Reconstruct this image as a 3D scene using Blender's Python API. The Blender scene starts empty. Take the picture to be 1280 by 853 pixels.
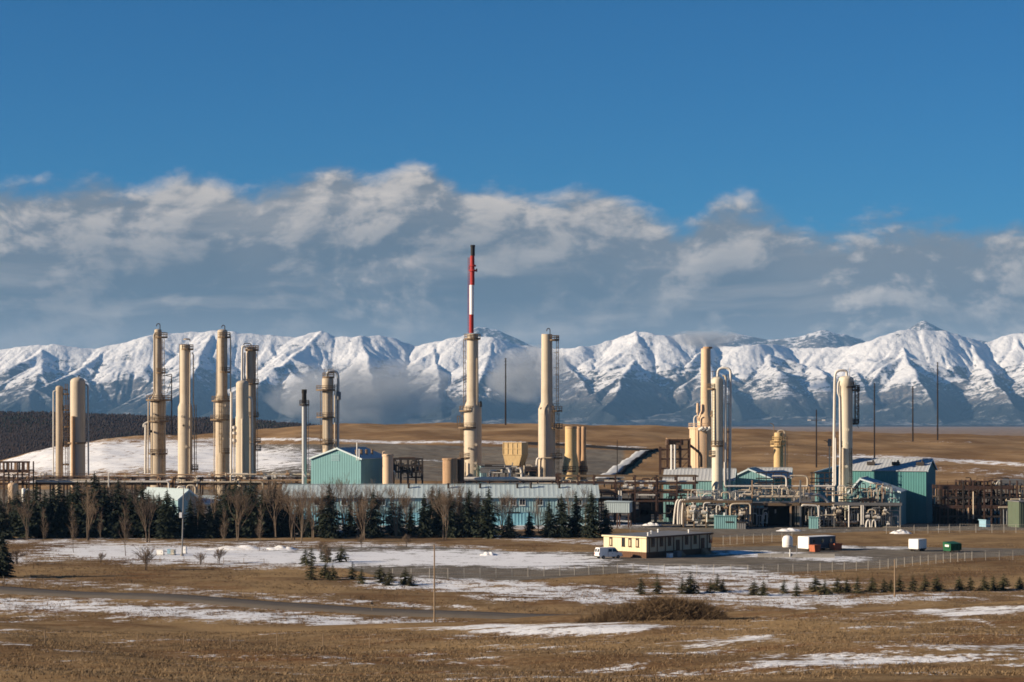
import bpy, math, random
import numpy as np
from mathutils import Vector, Matrix

# ------------------------------------------------------------------ camera, world, sun, exposure
F = 2560.0          # focal length in photo pixels (photo 1280 x 853)
CAMZ = 28.7         # eye height above the plant yard
HOR = 525.0         # photo row of the eye level
SC = bpy.context.scene
COL = SC.collection
cam = bpy.data.cameras.new('camera')
cam.sensor_width = 36.0
cam.lens = 36.0 * F / 1280.0
cam.shift_y = (HOR - 426.5) / 1280.0
cam.clip_start = 1.0
cam.clip_end = 90000.0
camo = bpy.data.objects.new('camera', cam)
camo.location = (0, 0, CAMZ)
camo.rotation_euler = (math.radians(90), 0, 0)
COL.objects.link(camo)
SC.camera = camo
SC.view_settings.view_transform = 'Standard'
SC.view_settings.look = 'None'
SC.view_settings.exposure = 0.85
SC.view_settings.gamma = 1.0
SC.view_settings.use_curve_mapping = False
SC.cycles.filter_width = 1.7
SC.cycles.max_bounces = 6
SC.cycles.volume_bounces = 0
SC.cycles.use_denoising = True

SUN_EL = math.radians(18.0)
SUN_AZ = math.radians(-104.0)     # measured from +Y (into the picture) towards +X
sdir = Vector((math.sin(SUN_AZ) * math.cos(SUN_EL), math.cos(SUN_AZ) * math.cos(SUN_EL), math.sin(SUN_EL)))
sl = bpy.data.lights.new('sun', 'SUN')
sl.energy = 5.0
sl.angle = math.radians(0.53)
sl.color = (1.0, 0.83, 0.62)
suno = bpy.data.objects.new('sun', sl)
suno.rotation_euler = sdir.to_track_quat('Z', 'Y').to_euler()
suno.location = (-200, -60, 150)
COL.objects.link(suno)


class NT:
    """small helper that builds node trees"""
    def __init__(self, tree):
        self.t = tree
        tree.nodes.clear()

    def n(self, kind, ins=None, out=0, **props):
        nd = self.t.nodes.new(kind)
        for k, v in props.items():
            setattr(nd, k, v)
        for k, v in (ins or {}).items():
            s = nd.inputs[k]
            if isinstance(v, bpy.types.NodeSocket):
                self.t.links.new(v, s)
            else:
                if isinstance(v, tuple) and len(v) == 3 and s.type == 'RGBA':
                    v = (*v, 1.0)
                s.default_value = v
        return nd if out is None else nd.outputs[out]

    def math(self, op, a, b=None, clamp=False, c=None):
        ins = {0: a}
        if b is not None:
            ins[1] = b
        if c is not None:
            ins[2] = c
        return self.n('ShaderNodeMath', ins, operation=op, use_clamp=clamp)

    def vmath(self, op, a, b):
        return self.n('ShaderNodeVectorMath', {0: a, 1: b}, operation=op)

    def mix(self, fac, a, b, blend='MIX'):
        nd = self.t.nodes.new('ShaderNodeMix')
        nd.data_type = 'RGBA'
        nd.blend_type = blend
        for idx, v in ((0, fac), (6, a), (7, b)):
            s = nd.inputs[idx]
            if isinstance(v, bpy.types.NodeSocket):
                self.t.links.new(v, s)
            else:
                s.default_value = (*v, 1.0) if isinstance(v, tuple) and len(v) == 3 else v
        return nd.outputs[2]

    def ramp(self, fac, lo, hi, smooth=True):
        return self.n('ShaderNodeMapRange', {0: fac, 1: lo, 2: hi, 3: 0.0, 4: 1.0},
                      interpolation_type='SMOOTHSTEP' if smooth else 'LINEAR', clamp=True)

    def noise(self, vec, scale, detail=4.0, rough=0.55, dist=0.0):
        return self.n('ShaderNodeTexNoise', {'Vector': vec, 'Scale': scale, 'Detail': detail, 'Roughness': rough, 'Distortion': dist})

    def scale(self, vec, s):
        return self.n('ShaderNodeVectorMath', {0: vec, 1: s}, operation='MULTIPLY')


def curve_node(nt, fac, pts):
    nd = nt.t.nodes.new('ShaderNodeFloatCurve')
    c = nd.mapping.curves[0]
    nd.mapping.use_clip = False
    while len(c.points) < len(pts):
        c.points.new(0.5, 0.5)
    for p, (x, y) in zip(c.points, pts):
        p.location = (x, y)
        p.handle_type = 'AUTO'
    nd.mapping.update()
    nt.t.links.new(fac, nd.inputs['Value'])
    return nd.outputs[0]


def build_world():
    w = bpy.data.worlds.new('World')
    SC.world = w
    w.use_nodes = True
    nt = NT(w.node_tree)
    sky = nt.n('ShaderNodeTexSky', sky_type='NISHITA', sun_disc=False, sun_elevation=SUN_EL,
               sun_rotation=SUN_AZ, altitude=1200.0, air_density=1.0, dust_density=0.15, ozone_density=3.0)
    # cold, clear, polarised winter blue
    sky = nt.mix(1.0, sky, (0.085, 0.385, 0.60), 'MULTIPLY')
    g = nt.n('ShaderNodeTexCoord', out=None).outputs['Generated']
    sep = nt.n('ShaderNodeSeparateXYZ', {0: g}, out=None).outputs
    hz = nt.math('SQRT', nt.math('ADD', nt.math('MULTIPLY', sep[0], sep[0]), nt.math('MULTIPLY', sep[1], sep[1])))
    el = nt.math('DIVIDE', sep[2], nt.math('MAXIMUM', hz, 0.05))          # tangent of elevation
    az = nt.math('ARCTAN2', sep[0], sep[1])                               # 0 straight ahead
    # top of the cloud bank, repeated round the compass
    azp = nt.math('PINGPONG', nt.math('ADD', az, 0.2618), 0.5236)         # 0..0.5236
    azn = nt.math('DIVIDE', azp, 0.5236)
    pts = []
    for px, py in ((-60, 236), (60, 240), (130, 232), (180, 236), (258, 226), (318, 243), (352, 226), (425, 196), (470, 210),
                   (515, 196), (565, 214), (612, 216), (690, 240), (740, 236), (800, 258), (852, 280),
                   (905, 250), (962, 266), (1010, 288), (1090, 286), (1180, 284), (1330, 284)):
        a = math.atan((px - 640) / F)
        pts.append(((a + 0.2618) / 0.5236, (HOR - py) / F))
    top = curve_node(nt, azn, pts)
    # coordinates inside the bank
    p = nt.n('ShaderNodeCombineXYZ', {0: nt.math('MULTIPLY', az, 1.0), 1: nt.math('MULTIPLY', el, 1.7), 2: 0.37})
    warp = nt.n('ShaderNodeTexNoise', {'Vector': p, 'Scale': 9.0, 'Detail': 3.0}, out=1)
    pw = nt.vmath('ADD', p, nt.scale(nt.vmath('SUBTRACT', warp, (0.5, 0.5, 0.5)), (0.05, 0.05, 0.0)))
    big = nt.noise(pw, 12.0, 7.0, 0.56)
    big2 = nt.noise(nt.vmath('ADD', pw, (-0.014, 0.016, 0.0)), 12.0, 7.0, 0.56)
    mid = nt.noise(pw, 30.0, 6.0, 0.6)
    mid2 = nt.noise(nt.vmath('ADD', pw, (-0.005, 0.007, 0.0)), 30.0, 6.0, 0.6)
    fine = nt.noise(pw, 80.0, 5.0, 0.6)
    c = lambda n: nt.math('SUBTRACT', n, 0.5)
    edge = nt.math('ADD', nt.math('MULTIPLY', c(big), 0.040), nt.math('ADD', nt.math('MULTIPLY', c(mid), 0.026), nt.math('MULTIPLY', c(fine), 0.009)))
    depth = nt.math('SUBTRACT', nt.math('ADD', top, edge), el)            # >0 inside the bank
    cover = nt.ramp(depth, -0.004, 0.010)
    # sunlit puffs: the bank is thinner towards the sun than away from it
    lit = nt.ramp(nt.math('ADD', nt.math('SUBTRACT', big, big2), nt.math('MULTIPLY', nt.math('SUBTRACT', mid, mid2), 0.85)), -0.07, 0.19)
    rim = nt.ramp(depth, 0.060, 0.002)
    puff = nt.ramp(nt.noise(pw, 7.0, 5.0, 0.55), 0.45, 0.68)
    low = nt.math('MULTIPLY', nt.ramp(el, 0.060, 0.036), 0.20)
    strat = nt.math('MULTIPLY', nt.ramp(nt.noise(nt.scale(pw, (0.5, 2.6, 1.0)), 14.0, 5.0, 0.55), 0.5, 0.72), 0.26)
    lum = nt.math('MULTIPLY', lit, nt.math('ADD', 0.20, nt.math('ADD', nt.math('MULTIPLY', puff, 0.58), nt.math('MULTIPLY', rim, 0.55))))
    lum = nt.math('ADD', lum, nt.math('MULTIPLY', rim, 0.14))
    lum = nt.math('ADD', lum, nt.math('ADD', low, strat))
    lum = nt.math('MULTIPLY', lum, nt.math('ADD', 0.80, nt.math('MULTIPLY', fine, 0.40)), clamp=True)
    grey = nt.mix(lum, (0.92, 1.18, 1.46), (5.1, 4.5, 3.95))
    col = nt.mix(nt.math('MULTIPLY', cover, 0.94), sky, grey)
    bg = nt.n('ShaderNodeBackground', {'Color': col, 'Strength': 0.075})
    out = nt.n('ShaderNodeOutputWorld', out=None)
    nt.t.links.new(bg, out.inputs[0])


build_world()


# ------------------------------------------------------------------ helpers
def X(px, d):
    return (px - 640.0) / F * d


def Z(py, d):
    return CAMZ + (HOR - py) / F * d


def S(n, d):
    return n * d / F


def tag(o, label=None, cat=None, group=None, kind=None):
    if label:
        o['label'] = label
    if cat:
        o['category'] = cat
    if group:
        o['group'] = group
    if kind:
        o['kind'] = kind
    return o


def thing(name, label, cat, loc=(0, 0, 0), rz=0.0, group=None):
    o = bpy.data.objects.new(name, None)
    o.empty_display_size = 0.5
    o.location = loc
    o.rotation_euler = (0, 0, rz)
    COL.objects.link(o)
    return tag(o, label, cat, group)


def link_mesh(name, me, parent=None):
    o = bpy.data.objects.new(name, me)
    COL.objects.link(o)
    if parent is not None:
        o.parent = parent
    return o


def copy_tree(o, parent=None):
    c = o.copy()
    COL.objects.link(c)
    if parent is not None:
        c.parent = parent
    for ch in list(o.children):
        copy_tree(ch, c)
    return c


def np_mesh(name, verts, tris, mat=None, smooth=False):
    """verts (n,3), faces (m,3) or (m,4) arrays"""
    me = bpy.data.meshes.new(name)
    verts = np.asarray(verts, dtype=np.float32)
    tris = np.asarray(tris, dtype=np.int32)
    k = tris.shape[1]
    me.vertices.add(len(verts))
    me.vertices.foreach_set('co', verts.ravel())
    me.loops.add(tris.size)
    me.loops.foreach_set('vertex_index', tris.ravel())
    me.polygons.add(len(tris))
    me.polygons.foreach_set('loop_start', np.arange(0, tris.size, k, dtype=np.int32))
    if smooth:
        me.polygons.foreach_set('use_smooth', np.ones(len(tris), dtype=bool))
    me.update(calc_edges=True)
    if mat:
        me.materials.append(mat)
    return me


class MB:
    """collects simple solids and links them as one mesh object"""
    def __init__(self):
        self.v, self.f, self.s = [], [], []

    def _add(self, vs, fs, smooth=False):
        b = len(self.v)
        self.v += [tuple(p) for p in vs]
        self.f += [tuple(i + b for i in q) for q in fs]
        self.s += [smooth] * len(fs)
        return self

    def box(self, c, s, rz=0.0):
        cx, cy, cz = c
        hx, hy, hz = s[0] / 2, s[1] / 2, s[2] / 2
        ca, sa = math.cos(rz), math.sin(rz)
        vs = []
        for dz in (-hz, hz):
            for dx, dy in ((-hx, -hy), (hx, -hy), (hx, hy), (-hx, hy)):
                vs.append((cx + dx * ca - dy * sa, cy + dx * sa + dy * ca, cz + dz))
        return self._add(vs, [(3, 2, 1, 0), (4, 5, 6, 7), (0, 1, 5, 4), (1, 2, 6, 5), (2, 3, 7, 6), (3, 0, 4, 7)])

    def bar(self, a, b, w, h=None):
        """square bar from a to b"""
        return self.cyl(a, b, w * 0.7071, None, 4, False, math.pi / 4, h)

    def cyl(self, a, b, r, r2=None, n=10, smooth=True, tw=0.0, h=None, caps=True):
        a, b = Vector(a), Vector(b)
        if r2 is None:
            r2 = r
        ax = (b - a)
        if ax.length < 1e-6:
            return self
        ax.normalize()
        up = Vector((0, 0, 1)) if abs(ax.z) < 0.95 else Vector((0, 1, 0))
        u = ax.cross(up).normalized()
        w = u.cross(ax).normalized()
        hs = 1.0 if h is None else h / (r / 0.7071)
        vs = []
        for p, rr in ((a, r), (b, r2)):
            for i in range(n):
                t = tw + 2 * math.pi * i / n
                vs.append(p + u * (math.cos(t) * rr) + w * (math.sin(t) * rr * hs))
        fs = [(i, (i + 1) % n, n + (i + 1) % n, n + i) for i in range(n)]
        self._add(vs, fs, smooth)
        if caps:
            b0 = len(self.v) - 2 * n
            self.f.append(tuple(b0 + i for i in range(n - 1, -1, -1)))
            self.f.append(tuple(b0 + n + i for i in range(n)))
            self.s += [False, False]
        return self

    def lathe(self, prof, n=20, cx=0.0, cy=0.0, smooth=True):
        vs, fs = [], []
        m = len(prof)
        for r, z in prof:
            for i in range(n):
                t = 2 * math.pi * i / n
                vs.append((cx + r * math.cos(t), cy + r * math.sin(t), z))
        for j in range(m - 1):
            for i in range(n):
                k = (i + 1) % n
                fs.append((j * n + i, j * n + k, (j + 1) * n + k, (j + 1) * n + i))
        self._add(vs, fs, smooth)
        b0 = len(self.v) - m * n
        self.f.append(tuple(b0 + i for i in range(n - 1, -1, -1)))
        self.f.append(tuple(b0 + (m - 1) * n + i for i in range(n)))
        self.s += [False, False]
        return self

    def tube(self, pts, r, n=8, smooth=True):
        pts = [Vector(p) for p in pts]
        m = len(pts)
        vs, fs = [], []
        pu = None
        for j in range(m):
            t = (pts[min(j + 1, m - 1)] - pts[max(j - 1, 0)]).normalized()
            if pu is None:
                up = Vector((0, 0, 1)) if abs(t.z) < 0.9 else Vector((0, 1, 0))
                pu = t.cross(up).normalized()
            else:
                pu = (pu - t * pu.dot(t)).normalized()
            w = t.cross(pu)
            for i in range(n):
                a = 2 * math.pi * i / n
                vs.append(pts[j] + pu * (math.cos(a) * r) + w * (math.sin(a) * r))
        for j in range(m - 1):
            for i in range(n):
                k = (i + 1) % n
                fs.append((j * n + i, j * n + k, (j + 1) * n + k, (j + 1) * n + i))
        self._add(vs, fs, smooth)
        b0 = len(self.v) - m * n
        self.f.append(tuple(b0 + i for i in range(n - 1, -1, -1)))
        self.f.append(tuple(b0 + (m - 1) * n + i for i in range(n)))
        self.s += [False, False]
        return self

    def prism(self, poly, y0, y1):
        """polygon of (x,z) extruded from y0 to y1"""
        n = len(poly)
        vs = [(x, y0, z) for x, z in poly] + [(x, y1, z) for x, z in poly]
        fs = [tuple(range(n)), tuple(range(2 * n - 1, n - 1, -1))]
        for i in range(n):
            k = (i + 1) % n
            fs.append((k, i, n + i, n + k))
        return self._add(vs, fs)

    def poly(self, pts):
        return self._add(pts, [tuple(range(len(pts)))])

    def build(self, name, mat, parent=None):
        me = bpy.data.meshes.new(name)
        me.from_pydata(self.v, [], self.f)
        me.polygons.foreach_set('use_smooth', self.s)
        me.materials.append(mat)
        me.update()
        if any(self.s):
            me.set_sharp_from_angle(angle=math.radians(38))
        return link_mesh(name, me, parent)


def bend(p, r=0.5, k=4):
    """round the inner corners of a polyline"""
    p = [Vector(q) for q in p]
    out = [p[0]]
    for i in range(1, len(p) - 1):
        a, b, c = p[i - 1], p[i], p[i + 1]
        ra = min(r, (a - b).length * 0.49)
        rc = min(r, (c - b).length * 0.49)
        s, e = b + (a - b).normalized() * ra, b + (c - b).normalized() * rc
        for j in range(k + 1):
            t = j / k
            out.append(s * (1 - t) ** 2 + b * (2 * t * (1 - t)) + e * t ** 2)
    out.append(p[-1])
    return out


def lattice(rs, h, w, cells, rows=None):
    """smooth random field h x w with about `cells` lumps across the width"""
    cx = max(2, int(cells)) + 3
    cy = max(2, int(rows if rows else cells * h / w)) + 3
    g = rs.rand(cy + 1, cx + 1)
    yy = np.linspace(0, cy - 2.001, h)
    xx = np.linspace(0, cx - 2.001, w)
    yi, xi = yy.astype(int), xx.astype(int)
    yf, xf = yy - yi, xx - xi
    yf = yf * yf * (3 - 2 * yf)
    xf = xf * xf * (3 - 2 * xf)
    a = g[yi][:, xi] * (1 - xf) + g[yi][:, xi + 1] * xf
    b = g[yi + 1][:, xi] * (1 - xf) + g[yi + 1][:, xi + 1] * xf
    return a * (1 - yf[:, None]) + b * yf[:, None]


def fbm(rs, h, w, cells, octv=5, gain=0.5, ridged=False):
    out = np.zeros((h, w))
    amp, tot = 1.0, 0.0
    for _ in range(octv):
        n = lattice(rs, h, w, cells)
        if ridged:
            n = 1 - np.abs(2 * n - 1)
        out += n * amp
        tot += amp
        amp *= gain
        cells *= 2
    return out / tot


def bsdf_mat(name, color_fn, rough=0.7, metal=0.0, bump=None, spec=0.1):
    m = bpy.data.materials.new(name)
    m.use_nodes = True
    nt = NT(m.node_tree)
    co = nt.n('ShaderNodeTexCoord', out=None).outputs['Object']
    col = color_fn(nt, co)
    ins = {'Base Color': col, 'Roughness': rough, 'Metallic': metal}
    if bump:
        h = bump(nt, co)
        ins['Normal'] = nt.n('ShaderNodeBump', {'Height': h, 'Strength': 0.5, 'Distance': 0.1})
    b = nt.n('ShaderNodeBsdfPrincipled', ins)
    b.node.inputs['Specular IOR Level'].default_value = spec
    out = nt.n('ShaderNodeOutputMaterial', out=None)
    nt.t.links.new(b, out.inputs[0])
    return m


# ------------------------------------------------------------------ mountains
def erode(h, up, K, n, dx, m=0.5):
    """stream-power erosion; first and last rows are base level, columns wrap round"""
    H, W = h.shape
    idx = np.arange(H * W).reshape(H, W)
    offs = [(-1, 0), (1, 0), (0, -1), (0, 1), (-1, -1), (-1, 1), (1, -1), (1, 1)]
    for it in range(n):
        h += up
        best = np.zeros((H, W))
        rec = idx.copy()
        dist = np.ones((H, W)) * dx
        for oy, ox in offs:
            nb = np.roll(np.roll(h, -oy, 0), -ox, 1)
            ni = np.roll(np.roll(idx, -oy, 0), -ox, 1)
            L = dx * math.hypot(oy, ox)
            s = (h - nb) / L
            if oy == -1:
                s[0] = -1
            if oy == 1:
                s[-1] = -1
            k = s > best
            best[k] = s[k]
            rec[k] = ni[k]
            dist[k] = L
        rec[0], rec[-1] = idx[0], idx[-1]
        order = np.argsort(h.ravel())
        rl = rec.ravel().tolist()
        ol = order.tolist()
        A = [1.0] * (H * W)
        for i in reversed(ol):
            r = rl[i]
            if r != i:
                A[r] += A[i]
        f = (K * (np.maximum(np.array(A) - 3.0, 0.2) * dx * dx) ** m / dist.ravel()).tolist()
        hl = h.ravel().tolist()
        for i in ol:
            r = rl[i]
            if r != i and hl[i] > hl[r]:
                q = f[i]
                hl[i] = (hl[i] + q * hl[r]) / (1 + q)
        h = np.array(hl).reshape(H, W)
        # hillslope creep keeps ridges at a believable angle
        lap = np.roll(h, 1, 0) + np.roll(h, -1, 0) + np.roll(h, 1, 1) + np.roll(h, -1, 1) - 4 * h
        lap[0] = lap[-1] = 0
        h += 0.004 * lap
    return h


def smooth1(a, k):
    ker = np.hanning(2 * k + 3)[1:-1]
    ker /= ker.sum()
    return np.convolve(np.pad(a, k, mode='edge'), ker, mode='valid')


def upsample(a, k):
    H, W = a.shape
    y = np.linspace(0, H - 1, (H - 1) * k + 1)
    x = np.linspace(0, W - 1, (W - 1) * k + 1)

    def cub(arr, t):
        i = np.clip(t.astype(int), 0, arr.shape[0] - 2)
        f = (t - i).reshape(-1, *([1] * (arr.ndim - 1)))
        p0, p1 = arr[np.clip(i - 1, 0, None)], arr[i]
        p2, p3 = arr[i + 1], arr[np.clip(i + 2, None, arr.shape[0] - 1)]
        return p1 + 0.5 * f * (p2 - p0 + f * (2 * p0 - 5 * p1 + 4 * p2 - p3 + f * (3 * (p1 - p2) + p3 - p0)))
    return cub(cub(a, y).T, x).T


def mountain_material(name, bare):
    m = bpy.data.materials.new(name)
    m.use_nodes = True
    nt = NT(m.node_tree)
    geo = nt.n('ShaderNodeNewGeometry', out=None).outputs
    pos, nor = geo['Position'], geo['Normal']
    pz = nt.n('ShaderNodeSeparateXYZ', {0: pos}, out=2)
    nz = nt.n('ShaderNodeSeparateXYZ', {0: nor}, out=2)
    nx = nt.n('ShaderNodeSeparateXYZ', {0: nor}, out=0)
    n1 = nt.noise(pos, 0.0035, 6.0, 0.6)
    n2 = nt.noise(pos, 0.017, 6.0, 0.68)
    n3 = nt.noise(nt.scale(pos, (1.0, 0.5, 1.0)), 0.06, 4.0, 0.7)
    c = lambda n: nt.math('SUBTRACT', n, 0.5)
    wob = nt.math('ADD', nt.math('MULTIPLY', c(n1), 1.0), nt.math('ADD', nt.math('MULTIPLY', c(n2), 0.9), nt.math('MULTIPLY', c(n3), 0.45)))
    # tilted strata showing as thin bare ledges
    sp = nt.n('ShaderNodeSeparateXYZ', {0: pos}, out=None).outputs
    sv = nt.math('ADD', nt.math('ADD', sp[2], nt.math('MULTIPLY', sp[0], -0.13)), nt.math('MULTIPLY', n1, 170.0))
    band = nt.noise(nt.n('ShaderNodeCombineXYZ', {0: nt.math('MULTIPLY', sp[0], 0.0015), 1: 0.0, 2: nt.math('MULTIPLY', sv, 0.040)}), 1.0, 4.0, 0.65)
    high = nt.ramp(pz, 120.0, 560.0, False)
    sc = nt.math('ADD', nt.math('MULTIPLY', nz, 0.85), nt.math('MULTIPLY', high, 0.50))
    sc = nt.math('ADD', sc, nt.math('MULTIPLY', wob, 0.85))
    sc = nt.math('ADD', sc, nt.math('MULTIPLY', c(band), 0.95))
    # less snow on low faces turned from the sun, painting their shade darker
    sc = nt.math('SUBTRACT', sc, nt.math('MULTIPLY', nt.math('MULTIPLY', nt.math('MAXIMUM', nx, 0.0), nt.math('SUBTRACT', 1.0, high)), 0.55))
    snow = nt.ramp(sc, 0.84 + bare, 1.04 + bare)
    rock = nt.mix(nt.ramp(n2, 0.35, 0.65), (0.050, 0.054, 0.062), (0.17, 0.155, 0.145))
    forest = nt.mix(n3, (0.010, 0.016, 0.020), (0.036, 0.038, 0.034))
    fo = nt.ramp(nt.math('ADD', pz, nt.math('MULTIPLY', wob, -230.0)), 250.0, 110.0)
    base = nt.mix(fo, rock, forest)
    col = nt.mix(nt.math('MULTIPLY', snow, nt.math('SUBTRACT', 1.0, nt.math('MULTIPLY', fo, 0.70))), base, (0.70, 0.70, 0.71))
    b = nt.n('ShaderNodeBsdfPrincipled', {'Base Color': col, 'Roughness': 0.85,
             'Normal': nt.n('ShaderNodeBump', {'Height': nt.math('ADD', n2, nt.math('MULTIPLY', n3, 0.4)), 'Strength': 0.6, 'Distance': 24.0})})
    b.node.inputs['Specular IOR Level'].default_value = 0.1
    out = nt.n('ShaderNodeOutputMaterial', out=None)
    nt.t.links.new(b, out.inputs[0])
    return m


MTN = mountain_material('snowy_mountain', 0.0)
MTN_BACK = mountain_material('rocky_far_peaks', 0.34)


def mountain_range(name, dist, depth, sky_pts, spurs, seed, dx, zbase=-12.0, half=0.40, iters=6, K=0.018, slope=(0.50, 0.74), mat=None):
    """sharp-crested range: a crest line, spurs coming forward from it and ribs off the spurs; each ridge sheds plane faces, then water cuts gullies"""
    rs = np.random.RandomState(seed)
    W = int(2 * half * dist / dx)
    Hn = int(depth / dx)
    ridge = 0.64
    crest_y = ridge * depth
    u = np.linspace(-half * dist, half * dist, W)
    y = np.linspace(0, depth, Hn)
    GX, GY = np.meshgrid(u, y)
    # bend the plan a little so that no face is a perfect plane
    GXw = GX + 120 * (fbm(rs, Hn, W, 32, 3, 0.5) - 0.5) + 14 * (fbm(rs, Hn, W, 160, 3, 0.6) - 0.5)
    GYw = GY + 120 * (fbm(rs, Hn, W, 32, 3, 0.5) - 0.5) + 14 * (fbm(rs, Hn, W, 160, 3, 0.6) - 0.5)
    steep = 0.82 + 0.36 * fbm(rs, Hn, W, 60, 3, 0.5)
    h = np.zeros((Hn, W))

    def sky_h(px):
        sk = np.interp(px, [p[0] for p in sky_pts], [p[1] for p in sky_pts])
        return CAMZ + (HOR - sk) / F * dist - zbase

    def seg(a, b, mul=1.0):
        nonlocal h
        (ax, ay, az), (bx, by, bz) = a, b
        rad = max(az, bz) / 0.42 + 60
        i0, i1 = np.searchsorted(u, [min(ax, bx) - rad, max(ax, bx) + rad])
        j0, j1 = np.searchsorted(y, [min(ay, by) - rad, max(ay, by) + rad])
        if i1 <= i0 or j1 <= j0:
            return
        X_, Y_ = GXw[j0:j1, i0:i1], GYw[j0:j1, i0:i1]
        dx_, dy_ = bx - ax, by - ay
        t = np.clip(((X_ - ax) * dx_ + (Y_ - ay) * dy_) / max(dx_ * dx_ + dy_ * dy_, 1e-6), 0, 1)
        ex, ey = X_ - (ax + t * dx_), Y_ - (ay + t * dy_)
        d = np.hypot(ex, ey)
        k = slope[0] + (slope[1] - slope[0]) * np.clip(0.5 + 0.5 * ex / (d + 1), 0, 1)
        v = az + (bz - az) * t - d * k * mul * steep[j0:j1, i0:i1]
        # faces ease off towards their foot
        h[j0:j1, i0:i1] = np.maximum(h[j0:j1, i0:i1], v)
    # crest
    cpx = np.arange(640 - half * F * 1.02, 640 + half * F * 1.02, 9.0)
    cy = crest_y + (np.interp(cpx, np.linspace(cpx[0], cpx[-1], 40), rs.uniform(-130, 130, 40)))
    jag = rs.uniform(-14, 4, len(cpx))
    cz = sky_h(cpx) + jag
    cx = (cpx - 640) / F * dist
    for i in range(len(cpx) - 1):
        seg((cx[i], cy[i], cz[i]), (cx[i + 1], cy[i + 1], cz[i + 1]))
    # spurs
    allsp = [(s_[0], s_[1], s_[2], s_[5]) for s_ in spurs]
    px = -380.0
    while px < 1660:
        if min(abs(px - s_[0]) for s_ in spurs) > 34 and not any(a < px < b for a, b in ((878, 985), (1126, 1200), (262, 322), (460, 530), (560, 600))):
            allsp.append((px, rs.uniform(0.35, 0.75), rs.uniform(-35, 35), rs.uniform(0.78, 0.92)))
        px += rs.uniform(85, 140)
    for spx, reach, lean, a in allsp:
        n = 9
        x0 = (spx - 640) / F * dist
        y0 = float(np.interp(spx, cpx, cy))
        z0 = float(sky_h(spx)) * (0.90 + 0.1 * a)
        pts = []
        wob = np.cumsum(rs.uniform(-28, 28, n + 1))
        kn = rs.uniform(-0.035, 0.035, n + 1)
        for i in range(n + 1):
            f = i / n
            yy = y0 - f * reach * crest_y * 0.98
            zz = z0 * ((1 - f * reach) ** 1.12 * (1 - 0.06 * math.sin(f * 6.28)) + (kn[i] if i else 0))
            pts.append((x0 + lean / F * dist * f + wob[i], yy, zz))
        for i in range(n):
            seg(pts[i], pts[i + 1])
            # ribs to both sides
            if 0 < i:
                for sd in (-1, 1):
                    if rs.rand() < (0.5 if sd < 0 else 0.26):
                        L = rs.uniform(240, 620) * (0.6 + 0.5 * a)
                        ang = rs.uniform(0.25, 0.95)
                        p = pts[i]
                        mid = (p[0] + sd * L * 0.5 * math.cos(ang) + rs.uniform(-40, 40), p[1] - L * 0.5 * math.sin(ang), p[2] - L * 0.5 * rs.uniform(0.34, 0.46))
                        q = (p[0] + sd * L * math.cos(ang), p[1] - L * math.sin(ang) * 1.2, p[2] - L * rs.uniform(0.42, 0.55))
                        if q[2] > 10:
                            seg(p, mid, 1.15)
                            seg(mid, q, 1.15)
    # rolling forested apron at the foot
    apron = 90 * np.clip(y / (0.35 * depth), 0, 1)[:, None] * (0.5 + fbm(rs, Hn, W, 50, 4, 0.5, ridged=True))
    h = np.maximum(h, apron * np.clip((depth - y) / (0.2 * depth), 0, 1)[:, None])
    h += 5 * (fbm(rs, Hn, W, 200, 3, 0.6, ridged=True) - 0.5) * np.clip(h / 100, 0, 1)
    h[0] = 0
    h[-1] = 0
    h = erode(h, np.zeros_like(h), K, iters, dx)
    # the crest must meet the photographed skyline
    target = sky_h(640 + u / dist * F)
    mx = (CAMZ + ((h + zbase - CAMZ) * (dist / (dist + y - crest_y))[:, None])).max(0) - zbase
    fac = smooth1(target / np.maximum(mx, 20), 6)
    h = upsample(h * fac[None, :], 2)
    H2, W2 = h.shape
    h += (fbm(rs, H2, W2, 320, 3, 0.6, ridged=True) - 0.5) * 8.0 * np.clip(h / 260.0, 0, 1)
    uu = np.linspace(-half * dist, half * dist, W2)
    vv = dist + np.linspace(0, depth, H2) - crest_y
    gx, gy = np.meshgrid(uu, vv)
    V = np.stack([gx, gy, h + zbase], -1).reshape(-1, 3)
    ii = np.arange(H2 * W2).reshape(H2, W2)
    Q = np.stack([ii[:-1, :-1], ii[:-1, 1:], ii[1:, 1:], ii[1:, :-1]], -1).reshape(-1, 4)
    o = link_mesh(name, np_mesh(name, V, Q, mat or MTN, True))
    return tag(o, kind='structure')


SKY_FRONT = [(-500, 448), (-250, 440), (-120, 432), (0, 438), (40, 432), (75, 431), (112, 437), (150, 430), (190, 419), (230, 416), (275, 414),
             (330, 419), (372, 422), (400, 413), (416, 421), (445, 421), (480, 420), (520, 433), (552, 426), (575, 421),
             (612, 421), (650, 432), (690, 437), (740, 433), (775, 422), (800, 414), (830, 421), (860, 418), (884, 424),
             (905, 434), (960, 430), (1000, 436), (1060, 434), (1108, 418), (1122, 413), (1150, 413), (1178, 414), (1205, 421),
             (1235, 430), (1258, 420), (1282, 416), (1330, 428), (1420, 420), (1550, 440), (1800, 446)]
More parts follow.
